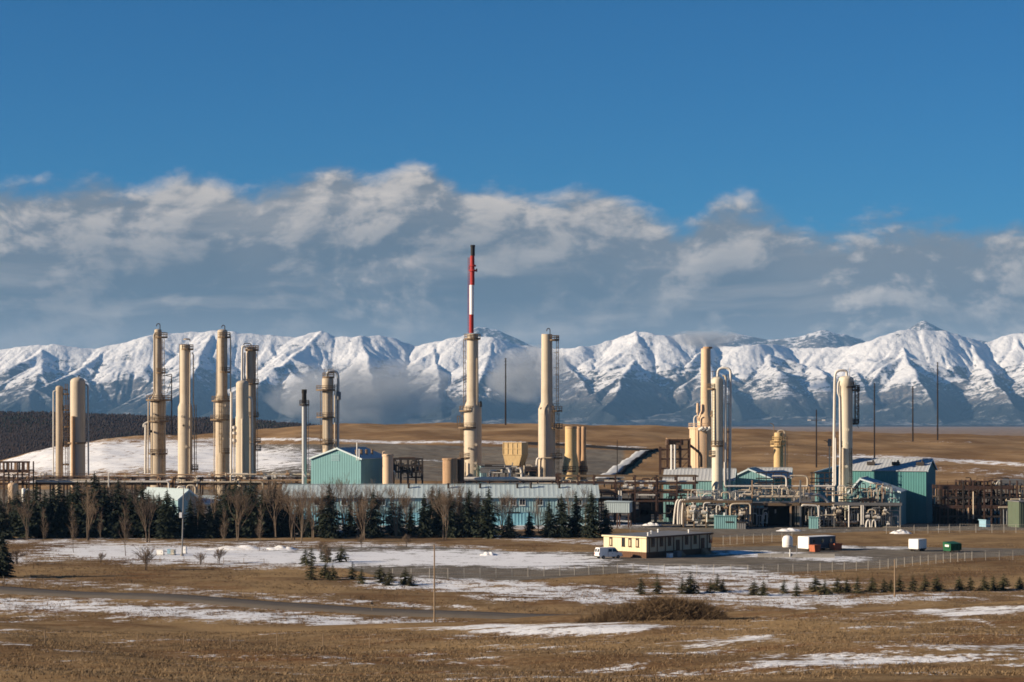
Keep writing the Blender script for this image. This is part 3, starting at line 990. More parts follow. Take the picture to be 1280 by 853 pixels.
# ------------------------------------------------------------------ columns and stacks
class Site:
    """a thing standing at photo column px, distance d; converts photo measures to its own metres"""
    def __init__(self, name, label, cat, px, d, rz=0.0, group=None, z=None):
        self.px, self.d = px, d
        self.z0 = gz(X(px, d), d) if z is None else z
        self.t = thing(name, label, cat, (X(px, d), d, self.z0), rz, group)

    def x(self, px):
        return S(px - self.px, self.d)

    def z(self, py):
        return Z(py, self.d) - self.z0

    def s(self, n):
        return S(n, self.d)

    def shell(self, segs, mat, name='shell', dome=0.0, step=3.1, base=True, y=0.0, n=22, ring=0.02):
        """segs: (row, left, right) from the top down; runs to the ground"""
        cx = self.x((segs[-1][1] + segs[-1][2]) / 2)
        pr = [(self.s((r - l) / 2), self.z(py)) for py, l, r in segs]
        if base:
            pr.append((pr[-1][0], -0.3))
        pr = pr[::-1]
        out = []
        for (r0, z0), (r1, z1) in zip(pr[:-1], pr[1:]):
            out.append((r0, z0))
            L = z1 - z0
            k = int(L / step) if step else 0
            if k > 0 and abs(r1 - r0) < 0.35 * L:
                for i in range(1, k + 1):
                    z = z0 + L * i / (k + 0.5)
                    r = r0 + (r1 - r0) * i / (k + 0.5)
                    out += [(r, z - 0.09), (r + ring, z - 0.07), (r + ring, z + 0.07), (r, z + 0.09)]
        rt, zt = pr[-1]
        out.append((rt, zt))
        if dome:
            for i in range(1, 6):
                a = math.pi / 2 * i / 6
                out.append((rt * math.cos(a), zt + rt * dome * math.sin(a)))
            out.append((0.02, zt + rt * dome))
        return MB().lathe(out, n, cx, y).build(name, mat, self.t)

    def platform(self, py, l, r, mat=None, y=0.0, rail=True, h=1.15):
        cx, R, z = self.x((l + r) / 2), self.s((r - l) / 2), self.z(py)
        n = 14
        p = MB().lathe([(R - 0.06, z - 0.45), (R, z - 0.42), (R, z), (R - 0.06, z + 0.03)], n, cx, y, False).build('platform', mat or RAIL, self.t)
        if rail:
            m = MB()
            for zz in (z + h, z + h * 0.55):
                m.tube([(cx + (R - 0.05) * math.cos(2 * math.pi * i / n), y + (R - 0.05) * math.sin(2 * math.pi * i / n), zz) for i in range(n + 1)], 0.075, 4, False)
            for i in range(0, n, 1):
                a = 2 * math.pi * i / n
                m.bar((cx + (R - 0.05) * math.cos(a), y + (R - 0.05) * math.sin(a), z), (cx + (R - 0.05) * math.cos(a), y + (R - 0.05) * math.sin(a), z + h), 0.09)
            m.build('guard_rail', mat or RAIL, p)
        return p

    def ladder(self, px, top, bot, y=-1.0, mat=None, cage=True, w=0.55):
        x, z1, z0 = self.x(px), self.z(top), self.z(bot)
        m = MB()
        for s in (-1, 1):
            m.bar((x + s * w / 2, y, z0), (x + s * w / 2, y, z1), 0.14)
        z = z0 + 0.4
        while z < z1:
            m.bar((x - w / 2, y, z), (x + w / 2, y, z), 0.06)
            z += 0.8
        if cage:
            z = z0 + 2.4
            while z < z1:
                m.tube([(x + 0.48 * math.cos(a), y - 0.35 + 0.48 * math.sin(a), z) for a in [math.pi * 2 * i / 8 for i in range(9)]], 0.06, 3, False)
                z += 1.6
            for a in (-2.4, -0.75):
                m.bar((x + 0.48 * math.cos(a), y - 0.35 + 0.48 * math.sin(a), z0 + 2.4), (x + 0.48 * math.cos(a), y - 0.35 + 0.48 * math.sin(a), z1), 0.06)
        return m.build('ladder', mat or RAIL, self.t)

    def pipe(self, pts, r, mat, name='pipe', n=8, rad=0.8):
        """pts: (column, row, forward offset in metres)"""
        P = [(self.x(p[0]), p[2] if len(p) > 2 else -0.4, self.z(p[1])) for p in pts]
        return MB().tube(bend(P, rad), self.s(r), n).build(name, mat, self.t)

    def hook(self, px, py, dx, h, mat=None):
        """goose-neck vent at the very top"""
        P = [(self.x(px), 0, self.z(py + 1)), (self.x(px), 0, self.z(py - h)), (self.x(px + dx), 0, self.z(py - h - 0.3)), (self.x(px + dx * 1.25), 0, self.z(py - h * 0.55))]
        return MB().tube(bend(P, self.s(abs(dx) * 0.6)), self.s(0.55), 6).build('vent_pipe', mat or STEEL, self.t)

    def nozzles(self, rng, x0, x1, y, tops, mat, k=6):
        for _ in range(k):
            px, py = rng.uniform(x0, x1), rng.choice(tops) + rng.uniform(-10, 10)
            m = MB().cyl((self.x(px), y, self.z(py)), (self.x(px), y - 0.7, self.z(py)), 0.28, None, 8)
            m.cyl((self.x(px), y - 0.62, self.z(py)), (self.x(px), y - 0.78, self.z(py)), 0.42, None, 8)
            m.build('nozzle', mat, self.t)


RNG = random.Random(7)
R = math.radians
DT = 612.0

# twin domed columns
s = Site('process_column', 'broad tan domed column of the pair beside the snowy slope', 'column', 97, 615.5)
s.shell([(477.5, 88, 106.5)], TAN, dome=0.62)
s.shell([(521, 91.2, 95.8)], RTAN, 'downcomer', y=-2.35, n=10, dome=0.3)
s.pipe([(109.6, 483, 0.4), (110.2, 594, 0.4)], 1.0, GPIPE)
s.pipe([(106, 480, 0.2), (109.6, 482, 0.4), (109.8, 490, 0.4)], 0.9, GPIPE, 'pipe_elbow')
s.hook(98, 472, 1.6, 2.0)
s.platform(553, 84.5, 108, rail=False)
s = Site('process_column', 'thin tan domed column of the pair with a white riser beside it', 'column', 74, 617)
s.shell([(485, 69.6, 79)], TAN2, dome=0.6)
s.pipe([(70, 489, -0.6), (67.3, 489, -0.6), (67.2, 598, -0.6)], 0.85, WPIPE, rad=0.5)
s.ladder(83.5, 480, 596, -0.4)
for py in (492, 512, 533, 557, 580):
    s.platform(py, 79, 86.5, rail=(py in (512, 557)))
s.pipe([(79, 487, -0.2), (84.5, 487, -0.2), (84.5, 500, -0.2)], 0.6, RAIL)
s.pipe([(86.2, 496, 0), (86.2, 596, 0)], 0.6, RAIL)

# tall stepped column
s = Site('process_column', 'tall stepped tan column with a flared waist, first of the pair ringed by platforms', 'column', 198, 614.5)
s.shell([(413, 194.8, 203.8), (491, 194.8, 203.8), (500.5, 188, 207.2)], TAN2, dome=0.35)
s.hook(200, 412, -3.6, 7)
for py, l, r in ((421, 193, 209.5), (465.5, 194, 207), (499.5, 182.5, 214), (526, 185.5, 211), (566.5, 185.5, 209.5)):
    s.platform(py, l, r)
s.pipe([(195, 416, -0.8), (193, 418, -0.8), (193, 491, -0.8), (187, 498, -2.0), (186.5, 592, -2.0)], 0.8, CPIPE)
s.pipe([(183, 531, -1.2), (182.6, 592, -1.2)], 1.5, WPIPE, 'riser')
s.pipe([(187, 527, -1.0), (180, 530.5, -1.2), (180.5, 534, -1.2)], 1.0, WPIPE, 'pipe_elbow')
s.ladder(204.8, 424, 499, -0.9)
s.ladder(201, 500, 566, -2.5)
s.ladder(205.5, 526, 592, -2.0)
s.pipe([(204, 470, 0), (210, 468.5, 0), (215, 468, 0)], 0.5, STEEL, 'davit')
s.nozzles(RNG, 190, 203, -2.3, (520, 548, 575), TAN2, 5)
# flared column with plain sides
s = Site('process_column', 'tan column with a soft shoulder and a ladder down its shaded side', 'column', 232, 609.5)
s.shell([(432, 227.2, 240.4), (503, 227.2, 240.4), (509.5, 222.4, 240.6)], TAN, dome=0.25)
s.shell([(425, 229, 237)], TAN2, 'head', base=False, dome=0.4, step=0)
s.hook(237.5, 426, -7, 2.2)
s.platform(436, 225.5, 242)
s.ladder(225.6, 430, 508, 0.2, cage=False)
s.ladder(244.5, 506, 590, -0.2)
s.pipe([(240.5, 441, -0.8), (242.2, 443, -0.8), (242.2, 504, -0.8), (243.5, 510, -0.8), (243.5, 590, -0.8)], 0.75, TAN2)
s.pipe([(238.8, 441, -1.8), (238.6, 592, -2.4)], 0.7, CPIPE)
s.platform(547, 229, 241, rail=False)
s.platform(586, 238, 248)
s.nozzles(RNG, 226, 236, -2.2, (530, 560), TAN, 4)
# second ringed column
s = Site('process_column', 'tall stepped tan column with many ring platforms beside the short domed vessel', 'column', 279, 605.5)
s.shell([(414, 274, 286.6), (491, 274, 286.6), (500.5, 269.2, 286.9)], TAN2, dome=0.35)
s.hook(281, 413, -3.2, 6)
for py, l, r in ((421, 272, 288.5), (464.5, 273, 288), (500.5, 264.5, 288.5), (524, 262.8, 288), (565.5, 271, 289)):
    s.platform(py, l, r)
s.ladder(279.5, 424, 464, -1.8)
s.ladder(283, 464, 500, -1.7)
s.ladder(277, 500, 566, -2.5)
s.ladder(281, 566, 594, -2.4)
s.pipe([(286, 418, -0.6), (288.6, 420, -0.6), (288.6, 500, -0.6)], 0.8, CPIPE)
s.pipe([(274, 418, -0.3), (271.4, 430, -0.3), (270.8, 494, -0.3), (267.8, 503, -0.3), (267.8, 592, -0.3)], 0.6, TAN2)
s.nozzles(RNG, 271, 285, -2.2, (515, 545, 575), TAN2, 6)
# white riser, its own pipe standing between the two
s = Site('riser_pipe', 'white vertical riser pipe standing between the ringed column and the short domed vessel', 'pipe', 289, 601.5)
s.pipe([(289.2, 490.5, 0), (288.8, 594, 0), (287, 600, 0)], 1.5, WPIPE, 'riser')
s.shell([(490, 287.8, 290.6)], WPIPE, 'cap', base=False, step=0, dome=0.3)
# column behind the short vessel
s = Site('process_column', 'straight tan column with a caged ladder rising behind the short domed vessel', 'column', 313, 637)
s.shell([(435, 307.8, 319.4)], TAN2, dome=0.3)
s.hook(314, 433, -8, 3.4)
s.pipe([(308.5, 433.6, -1.6), (304.2, 433.2, -1.8), (303.8, 437, -1.8), (303.6, 476, -1.8)], 1.5, WPIPE, 'overhead_pipe', 10)
s.pipe([(306.6, 441, -1.2), (306.4, 478, -1.4)], 0.9, CPIPE)
s.ladder(321.2, 432, 478, -0.6)
s.ladder(321.2, 480, 592, -0.6)
for py, l, r in ((437, 306, 323.5), (479, 306, 323.5), (520, 308, 323.6), (552, 308, 326)):
    s.platform(py, l, r)
s.platform(562, 318, 326.5, GREY, rail=True)
# short domed vessel in front
s = Site('process_column', 'short wide tan domed vessel standing before a taller straight column', 'column', 303, 598)
s.shell([(480, 295.6, 311.4), (520, 295.6, 311.4), (522, 294.4, 311.6)], TAN, dome=0.55)
s.shell([(524, 302.6, 306.2)], TAN, 'downcomer', y=-2.25, n=10, dome=0.3)
s.pipe([(311, 496, 0.3), (315, 499, 0.3), (315.2, 600, 0.3)], 1.2, WPIPE, 'riser')
s.pipe([(293.2, 532, -0.8), (292.8, 596, -0.8)], 0.7, CPIPE)
for py in (533, 540, 549):
    MB().cyl((s.x(293.4), -0.9, s.z(py)), (s.x(293.4), -0.9, s.z(py + 3)), 0.55, None, 8).build('valve', WPIPE, s.t)
# grey flue with black top
s = Site('flue_stack', 'slim pale grey flue stack with a black sooty top', 'stack', 380.5, 589)
s.shell([(505, 377.2, 383.4)], GPIPE, step=6.0, ring=0.03)
s.shell([(487, 377.4, 384), (491, 377.4, 384), (492.5, 377.6, 383.2), (505, 377.4, 383.2)], SOOT_SHADE, 'sooty_tip', base=False, step=0)
s.platform(505.5, 374.2, 386.6, STEEL)
s.ladder(384.6, 507, 590, -0.3, GREY, cage=False)
s.pipe([(380.5, 590, -0.2), (380.5, 592, -2.2), (384, 596, -2.6)], 1.4, GPIPE, 'breeching')
# column with an overhead bend
s = Site('process_column', 'tan column crowned by a grey overhead bend behind the gabled teal building', 'column', 410, 634)
s.shell([(474, 402.6, 417), (489, 402.6, 417), (490, 403.4, 416)], TAN2, dome=0.28)
s.pipe([(409, 472, -0.3), (409, 464.3, -0.3), (422.2, 464.6, -0.3), (423, 476, -0.3), (422.6, 560, -0.3), (422.6, 600, -0.3)], 1.65, GPIPE, 'overhead_pipe', 10, 1.4)
s.shell([(491, 420.4, 426.4), (500, 420.4, 426.4)], GREY, 'knockout_drum', base=False, dome=0.5, y=-0.6, step=0)
s.pipe([(419, 493, -1.2), (419, 600, -1.2)], 0.9, CPIPE)
s.ladder(419.5, 480, 590, 0.9, GREY)
for py, l, r in ((471, 403, 418), (487, 395.2, 419), (521, 395.6, 419), (553.5, 399.5, 418)):
    s.platform(py, l, r)
s.ladder(402.2, 489, 560, -1.3, cage=False)
m = MB()
for px in (405.6, 411, 417.6):
    m.bar((s.x(px), -1.2, s.z(474)), (s.x(px), -1.2, s.z(461.5)), 0.12)
m.bar((s.x(405.6), -1.2, s.z(461.8)), (s.x(417.6), -1.2, s.z(461.8)), 0.12)
m.build('top_frame', RAIL, s.t)
# base column of the beacon stack
DB = 596.0
s = Site('incinerator_stack', 'tall tan stack carrying the slim red and white banded chimney on top', 'stack', 590.8, DB)
s.shell([(417.5, 584.8, 598.8), (501.5, 583.4, 598.4), (510.5, 579.6, 602)], TAN, dome=0.0, step=3.2)
for py, l, r in ((423, 580.2, 600.8), (513, 574.0, 598), (534, 571.8, 600), (571.5, 574, 596)):
    s.platform(py, l, r)
s.ladder(580.8, 424, 512, 0.3)
s.ladder(577.6, 513, 596, -0.3)
m = MB()
for px in (571.8, 574.6):
    m.bar((s.x(px), -0.6, s.z(536)), (s.x(px), -0.6, s.z(520)), 0.22)
m.bar((s.x(571.8), -0.6, s.z(520.4)), (s.x(574.6), -0.6, s.z(520.4)), 0.22)
m.build('davit_frame', RAIL, s.t)
s.pipe([(600.2, 502, -1.4), (601.5, 504, -1.4), (601.5, 509, -1.4)], 1.3, STEEL, 'flange')
s.pipe([(578.2, 575, -1.0), (577.8, 596, -1.0)], 1.0, CPIPE)
s.pipe([(582, 578, -2.6), (582, 596, -2.6)], 0.8, CPIPE)
s.pipe([(596.5, 448, -1.5), (596.4, 600, -2.4)], 0.5, TAN2)
s.nozzles(RNG, 586, 596, -2.4, (525, 560, 580), TAN, 4)
# the banded chimney is the upper part of the same stack
s.shell([(356.5, 587.6, 593.2), (393.4, 586.9, 592.4)], BWHITE, 'white_band', base=False, step=0, n=14)
s.shell([(393.4, 586.9, 592.4), (416.6, 586.4, 592.2)], RED, 'red_band', base=False, step=0, n=14)
s.shell([(320, 588.2, 593.6), (356.5, 587.6, 593.2)], RED, 'red_band', base=False, step=0, n=14)
s.shell([(306.5, 588.1, 594.0), (309, 588.1, 594.0), (309.4, 588.5, 593.7), (320, 588.4, 593.6)], SOOT_SHADE, 'sooty_tip', base=False, step=0, n=14)
for py, l, r in ((331.5, 587.0, 595.2), (337.5, 586.4, 596.2)):
    s.platform(py, l, r, RED, rail=False)
s.pipe([(586.6, 338, -0.2), (586.4, 333, -0.2)], 0.4, RED, 'beacon_lamp')
s.pipe([(595.9, 340, -0.2), (595.9, 336, -0.2)], 0.8, SOOT_SHADE, 'beacon_lamp')
s.ladder(586.0, 322, 416, 0.0, RED, cage=False, w=0.4)
# plain tan stack
s = Site('incinerator_stack', 'plain tan stack with a sloped shoulder and a caged ladder on its shaded side', 'stack', 684, 608)
s.shell([(418, 679.2, 692.6), (503, 678, 692.4), (511.5, 672.9, 694.2)], TAN, step=3.2)
s.hook(687.5, 418, -3.4, 7)
for py, l, r in ((424.5, 684, 699.2), (513, 684, 703), (534.5, 682.5, 703.5), (572, 681, 703)):
    s.platform(py, l, r)
s.ladder(696.6, 420, 512, -0.4)
s.ladder(697.4, 514, 596, -0.4)
s.ladder(690.5, 513, 534, -2.6, cage=False)
s.pipe([(684.5, 505, -2.0), (680.5, 511, -2.6), (680, 522, -2.7), (680, 600, -2.7)], 0.7, TAN2)
s.pipe([(677, 510, -1.6), (675.6, 512, -1.6)], 1.2, SOOT_SHADE, 'flange')
s.pipe([(675, 573, -2.0), (671.4, 573, -2.0), (670.6, 580, -2.0), (670.6, 597, -2.0)], 1.3, WPIPE)
s.pipe([(677, 572.5, -2.7), (692, 572.5, -2.7)], 0.7, CPIPE)
for py in (424, 441, 460, 469, 486, 505):
    MB().bar((s.x(692.0), -0.3, s.z(py)), (s.x(698.6), -0.5, s.z(py)), 0.12).build('ladder_bracket', RAIL, s.t)
# three exhaust stacks standing together
for i, (l, r, mat, lab, dd) in enumerate(((706.6, 721.2, YTAN, 'broad ochre exhaust stack with a flared skirt, sunlit one of three', 590),
                                          (720.8, 727.2, RTAN, 'narrow tan exhaust stack squeezed between the other two of three', 598),
                                          (726.8, 732.6, RTAN, 'narrow shaded exhaust stack standing outermost of three beside the open field', 594))):
    s = Site('exhaust_stack', lab, 'stack', (l + r) / 2, dd, group='three exhaust stacks')
    f = 2.6 if i == 0 else 1.0
    s.shell([(533.5, l, r), (566, l, r), (580, l - f, r + f * 0.8), (589, l - f, r + f * 0.8)], mat, step=4.0, ring=0.03)
    s.shell([(533.3, l + 0.3, r - 0.3), (534.6, l - 0.2, r + 0.2), (536, l - 0.2, r + 0.2)], RTAN, 'rim', base=False, step=0)
    s.platform(588, l - 4, r + 2, BROWN)
# hopper
s = Site('hopper', 'square ochre hopper with a tapered foot between the two tall tan stacks', 'hopper', 644.5, 588, R(-22))
m = MB()
hw, hb, dp = s.x(657) , s.x(654.4), 5.0
z1, z2, z3 = s.z(553.2), s.z(568.5), s.z(582)
vs = [(-hw, -dp / 2, z1), (hw, -dp / 2, z1), (hw, dp / 2, z1), (-hw, dp / 2, z1), (-hw, -dp / 2, z2), (hw, -dp / 2, z2), (hw, dp / 2, z2), (-hw, dp / 2, z2),
      (-hb, -dp / 2 + .4, z3), (hb * 0.82, -dp / 2 + .4, z3), (hb * 0.82, dp / 2 - .4, z3), (-hb, dp / 2 - .4, z3)]
fs = [(0, 1, 2, 3)] + [(a, b, b + 0, a) for a, b in ()]
for k in (0, 4):
    for i in range(4):
        j = (i + 1) % 4
        fs.append((k + j, k + i, k + 4 + i, k + 4 + j))
fs.append((11, 10, 9, 8))
m._add(vs, fs)
m.build('bin', YTAN, s.t)
for px in (632.2, 638.2, 644.4, 650.6, 656.6):
    MB().box((s.x(px), -dp / 2 - 0.06, (z1 + z2) / 2), (0.22, 0.16, z1 - z2)).build('rib', YTAN, s.t)
for py in (553.6, 561, 568.4):
    MB().box((0, -dp / 2 - 0.05, s.z(py)), (2 * hw + 0.1, 0.13, 0.22)).build('band', YTAN, s.t)
MB().box((s.x(651.5), -0.3, (s.z(582) + s.z(598)) / 2), (1.1, 1.6, s.z(582) - s.z(598))).build('chute', YTAN, s.t)
for px in (634.5, 653.5):
    for y in (-1.8, 1.8):
        MB().bar((s.x(px), y, 0), (s.x(px), y, s.z(575)), 0.3).build('leg', BROWN, s.t)
# tanks
s = Site('storage_tank', 'wide rusty tan tank at the foot of the beacon stack', 'tank', 562, 577)
s.shell([(573.5, 553.2, 571.2)], RTAN, step=3.0, dome=0.1)
s.platform(573.2, 552.6, 571.8, RTAN, rail=False)
s = Site('storage_tank', 'narrow dark brown tank close beside the wide tan one', 'tank', 576, 579)
s.shell([(572.5, 571.6, 580.2)], DKBR, step=3.0, dome=0.15)
s = Site('storage_tank', 'small tan tank with a rim behind the teal gabled building', 'tank', 486, 579)
s.shell([(568, 478.2, 491.6)], PEACH, step=3.0, dome=0.05)
s.platform(569, 477.6, 492.2, PEACH, rail=False)
s.pipe([(479, 568, -2), (479, 564.5, -2), (482, 564.5, -2)], 0.6, PEACH)
# right-hand group
s = Site('incinerator_stack', 'peach stack with a cone and a wide drum at its foot', 'stack', 884, 599)
s.shell([(436, 878.6, 890.6), (514, 877.8, 890.8), (524, 871.6, 893), (534, 871.6, 893)], PEACH, base=False, step=4.5)
s.shell([(433.8, 878.8, 890.4), (436, 878.6, 890.6)], RTAN, 'sooty_rim', base=False, step=0)
s.shell([(534.2, 861.8, 894)], PEACH, 'drum', step=5.0)
s.platform(534.4, 860.6, 895, PEACH)
s.pipe([(867, 535, -2.5), (866.6, 522.5, -2.5), (869, 520, -2.5), (872, 520, -2.5)], 1.0, WPIPE)
s.shell([(504, 870.2, 873.4), (516, 869.6, 873.8)], PEACH, 'vent_drum', base=False, y=-1.5, step=0, n=10)
s.pipe([(871.5, 516, -1.5), (871.5, 526, -1.5)], 0.9, PEACH)
for px in (868.4, 881.5):
    MB().bar((s.x(px), -3.65, s.z(536)), (s.x(px), -3.75, s.z(590)), 0.2).build('stiffener', RTAN, s.t)
for a, b in ((872, 877), (876, 881), (881, 886)):
    MB().cyl((s.x(a), -4.2, s.z(538)), (s.x(b), -4.6, s.z(534.5)), 0.45, None, 8).build('duct', WPIPE, s.t)
s.ladder(888, 519, 534, -2.9, cage=False)
s.platform(524, 883, 895, PEACH)
# cream column with inverted U
s = Site('process_column', 'cream domed column with a white overhead loop beside the peach stack', 'column', 897, 572)
s.shell([(475, 889.2, 904), (480, 889.2, 904), (556, 889.8, 903.6)], CREAM, dome=0.55, step=3.4)
s.pipe([(897, 471, 0), (897.6, 460.2, 0), (912.6, 460, -0.3), (913.2, 470, -0.3), (912.6, 560, -0.3), (911, 624, -0.3)], 1.5, WPIPE, 'overhead_pipe', 10, 2.2)
s.pipe([(906.8, 476, -0.8), (906, 610, -0.8)], 1.45, WPIPE, 'riser')
s.pipe([(903, 470, -0.4), (906.5, 470, -0.6), (906.8, 480, -0.8)], 1.1, CPIPE, 'pipe_elbow')
s.ladder(909.6, 468, 622, 0.5, GREY, cage=False)
for py, l, r in ((485.5, 884, 898), (556.8, 888.6, 904.4), (569, 886, 899), (519, 888, 897)):
    s.platform(py, l, r)
s.ladder(891.3, 486, 556, -1.55, RAIL, cage=False)
for py in (505, 540, 575, 600):
    MB().box((s.x(909.5), -0.4, s.z(py)), (s.s(8), 0.3, 0.25)).build('pipe_clamp', GREY, s.t)
m = MB()
for px in (890.5, 894.5):
    m.bar((s.x(px), -0.8, s.z(476)), (s.x(px), -0.8, s.z(464)), 0.12)
m.bar((s.x(888.5), -0.8, s.z(464.5)), (s.x(895.5), -0.8, s.z(464.5)), 0.12)
m.build('top_frame', RAIL, s.t)
# small far column
s = Site('process_column', 'short ochre column with a broad collar standing alone near the dry field', 'column', 973.5, 600)
s.shell([(541.5, 968, 978.6), (556, 968, 978.6), (557.5, 967.2, 979.2)], YTAN, dome=0.2)
s.platform(551, 965.2, 982.4, YTAN)
s.platform(556.5, 962.8, 981.6, YTAN)
s.pipe([(972.5, 542, 0), (972.8, 538.2, 0), (980.6, 538, 0), (981.6, 548, 0), (981.4, 588, 0)], 0.8, CPIPE, 'overhead_pipe', 8, 1.0)
s.ladder(983, 545, 588, 0.4, RAIL, cage=False)
s.pipe([(967.4, 558, 0.2), (967.4, 531, 0.2), (963, 529.2, 0.2)], 0.5, RAIL, 'vent_pipe')
# last cream column
s = Site('process_column', 'cream column with a white loop pipe and a hanging caged stair by the teal gables', 'column', 1057, 570)
s.shell([(474, 1048.6, 1067.6), (481, 1048.4, 1068.6), (484, 1049.4, 1066), (560, 1049.4, 1065.6)], CREAM, dome=0.42, step=3.2)
s.pipe([(1058.6, 470, 0), (1058.2, 462.6, 0), (1044.4, 463.6, -0.3), (1043.2, 474, -0.3), (1041.6, 606, -0.3), (1041.4, 630, -0.3)], 1.6, WPIPE, 'overhead_pipe', 10, 2.0)
s.pipe([(1049, 476, -1.0), (1046.8, 479, -1.0), (1046.6, 492, -1.0), (1049, 496, -1.0), (1049.4, 560, -1.2), (1048.6, 628, -1.2)], 1.15, WPIPE, 'riser')
s.pipe([(1052.6, 560, -2.0), (1052.4, 627, -2.0)], 1.5, CPIPE, 'downcomer')
s.ladder(1070.6, 482, 529, -0.4, STEEL)
s.ladder(1062, 560, 628, -1.6, STEEL)
for py, l, r, mt in ((483, 1051, 1069.5, STEEL), (487, 1062, 1075, STEEL), (529, 1064.4, 1073.5, STEEL), (557, 1049, 1064.4, RAIL), (563.5, 1049.6, 1064.8, RAIL)):
    s.platform(py, l, r, mt)
m = MB()
for px in (1068.6, 1073.2):
    m.bar((s.x(px), -0.8, s.z(529)), (s.x(px), -0.8, s.z(484)), 0.16)
    m.bar((s.x(px), 0.8, s.z(529)), (s.x(px), 0.8, s.z(484)), 0.16)
for i in range(7):
    py = 487 + i * 7
    m.bar((s.x(1068.6), -0.8, s.z(py)), (s.x(1073.2), -0.8, s.z(py)), 0.14)
    m.bar((s.x(1068.6), -0.8, s.z(py)), (s.x(1073.2), -0.8, s.z(py + 6.5)), 0.1)
m.build('stair_cage', STEEL, s.t)
s.pipe([(1062, 471, 0), (1062, 460, 0)], 0.35, WPIPE, 'vent_pipe')
s.nozzles(RNG, 1052, 1062, -1.8, (545, 590), CREAM, 3)
# small drum on a post in front of the field
s = Site('vent_drum', 'small grey vent drum on pipe legs beside the cream column with the caged stair', 'drum', 1036.5, 580)
s.shell([(550, 1034.6, 1039.6), (558, 1034.6, 1039.6)], GREY, base=False, dome=0.5, step=0, n=10)
s.pipe([(1037, 558, 0), (1037, 600, 0)], 0.9, CPIPE)
s.pipe([(1034.6, 553, 0), (1032.6, 551, 0), (1030, 551, 0)], 0.5, RAIL)


# ------------------------------------------------------------------ buildings
def corrugated(m, a, b, z0, ztop, pitch=0.6, amp=0.05):
    """upright ribbed sheet from plan point a to b; ztop is a function of the distance along it; outward is to the right of a->b"""
    a, b = Vector((*a, 0)), Vector((*b, 0))
    L = (b - a).length
    t = (b - a) / L
    nrm = Vector((t.y, -t.x, 0))
    k = max(1, int(L / pitch))
    xs = []
    for i in range(k):
        for f, o in ((0.0, 0), (0.62, 0), (0.72, 1), (0.90, 1)):
            xs.append(((i + f) * L / k, o))
    xs.append((L, 0))
    vs, fs = [], []
    for d, o in xs:
        p = a + t * d + nrm * (amp * o)
        vs += [(p.x, p.y, z0), (p.x, p.y, ztop(d))]
    for i in range(len(xs) - 1):
        fs.append((2 * i, 2 * i + 2, 2 * i + 3, 2 * i + 1))
    m._add(vs, fs)
    return m


def window(parent, x, z, w, h, y=-0.03, frame=TRIM, mull=1, face='front'):
    """frame, sill and pane set in a front wall at y (outward is -y)"""
    f = MB()
    fw = 0.12
    for dx in (-1, 1):
        f.box((x + dx * (w / 2), y - 0.04, z), (fw, 0.16, h + fw))
    for dz in (-1, 1):
        f.box((x, y - 0.05, z + dz * (h / 2)), (w + fw, 0.15, fw))
    for k in range(mull):
        f.box((x - w / 2 + w * (k + 1) / (mull + 1), y - 0.03, z), (0.07, 0.12, h))
    o = f.build('window', frame, parent)
    MB().box((x, y - 0.02, z), (w - 0.02, 0.06, h - 0.02)).build('pane', GLASS, o)
    MB().box((x, y - 0.12, z - h / 2 - 0.10), (w + 0.3, 0.26, 0.07)).build('sill', frame, o)
    return o


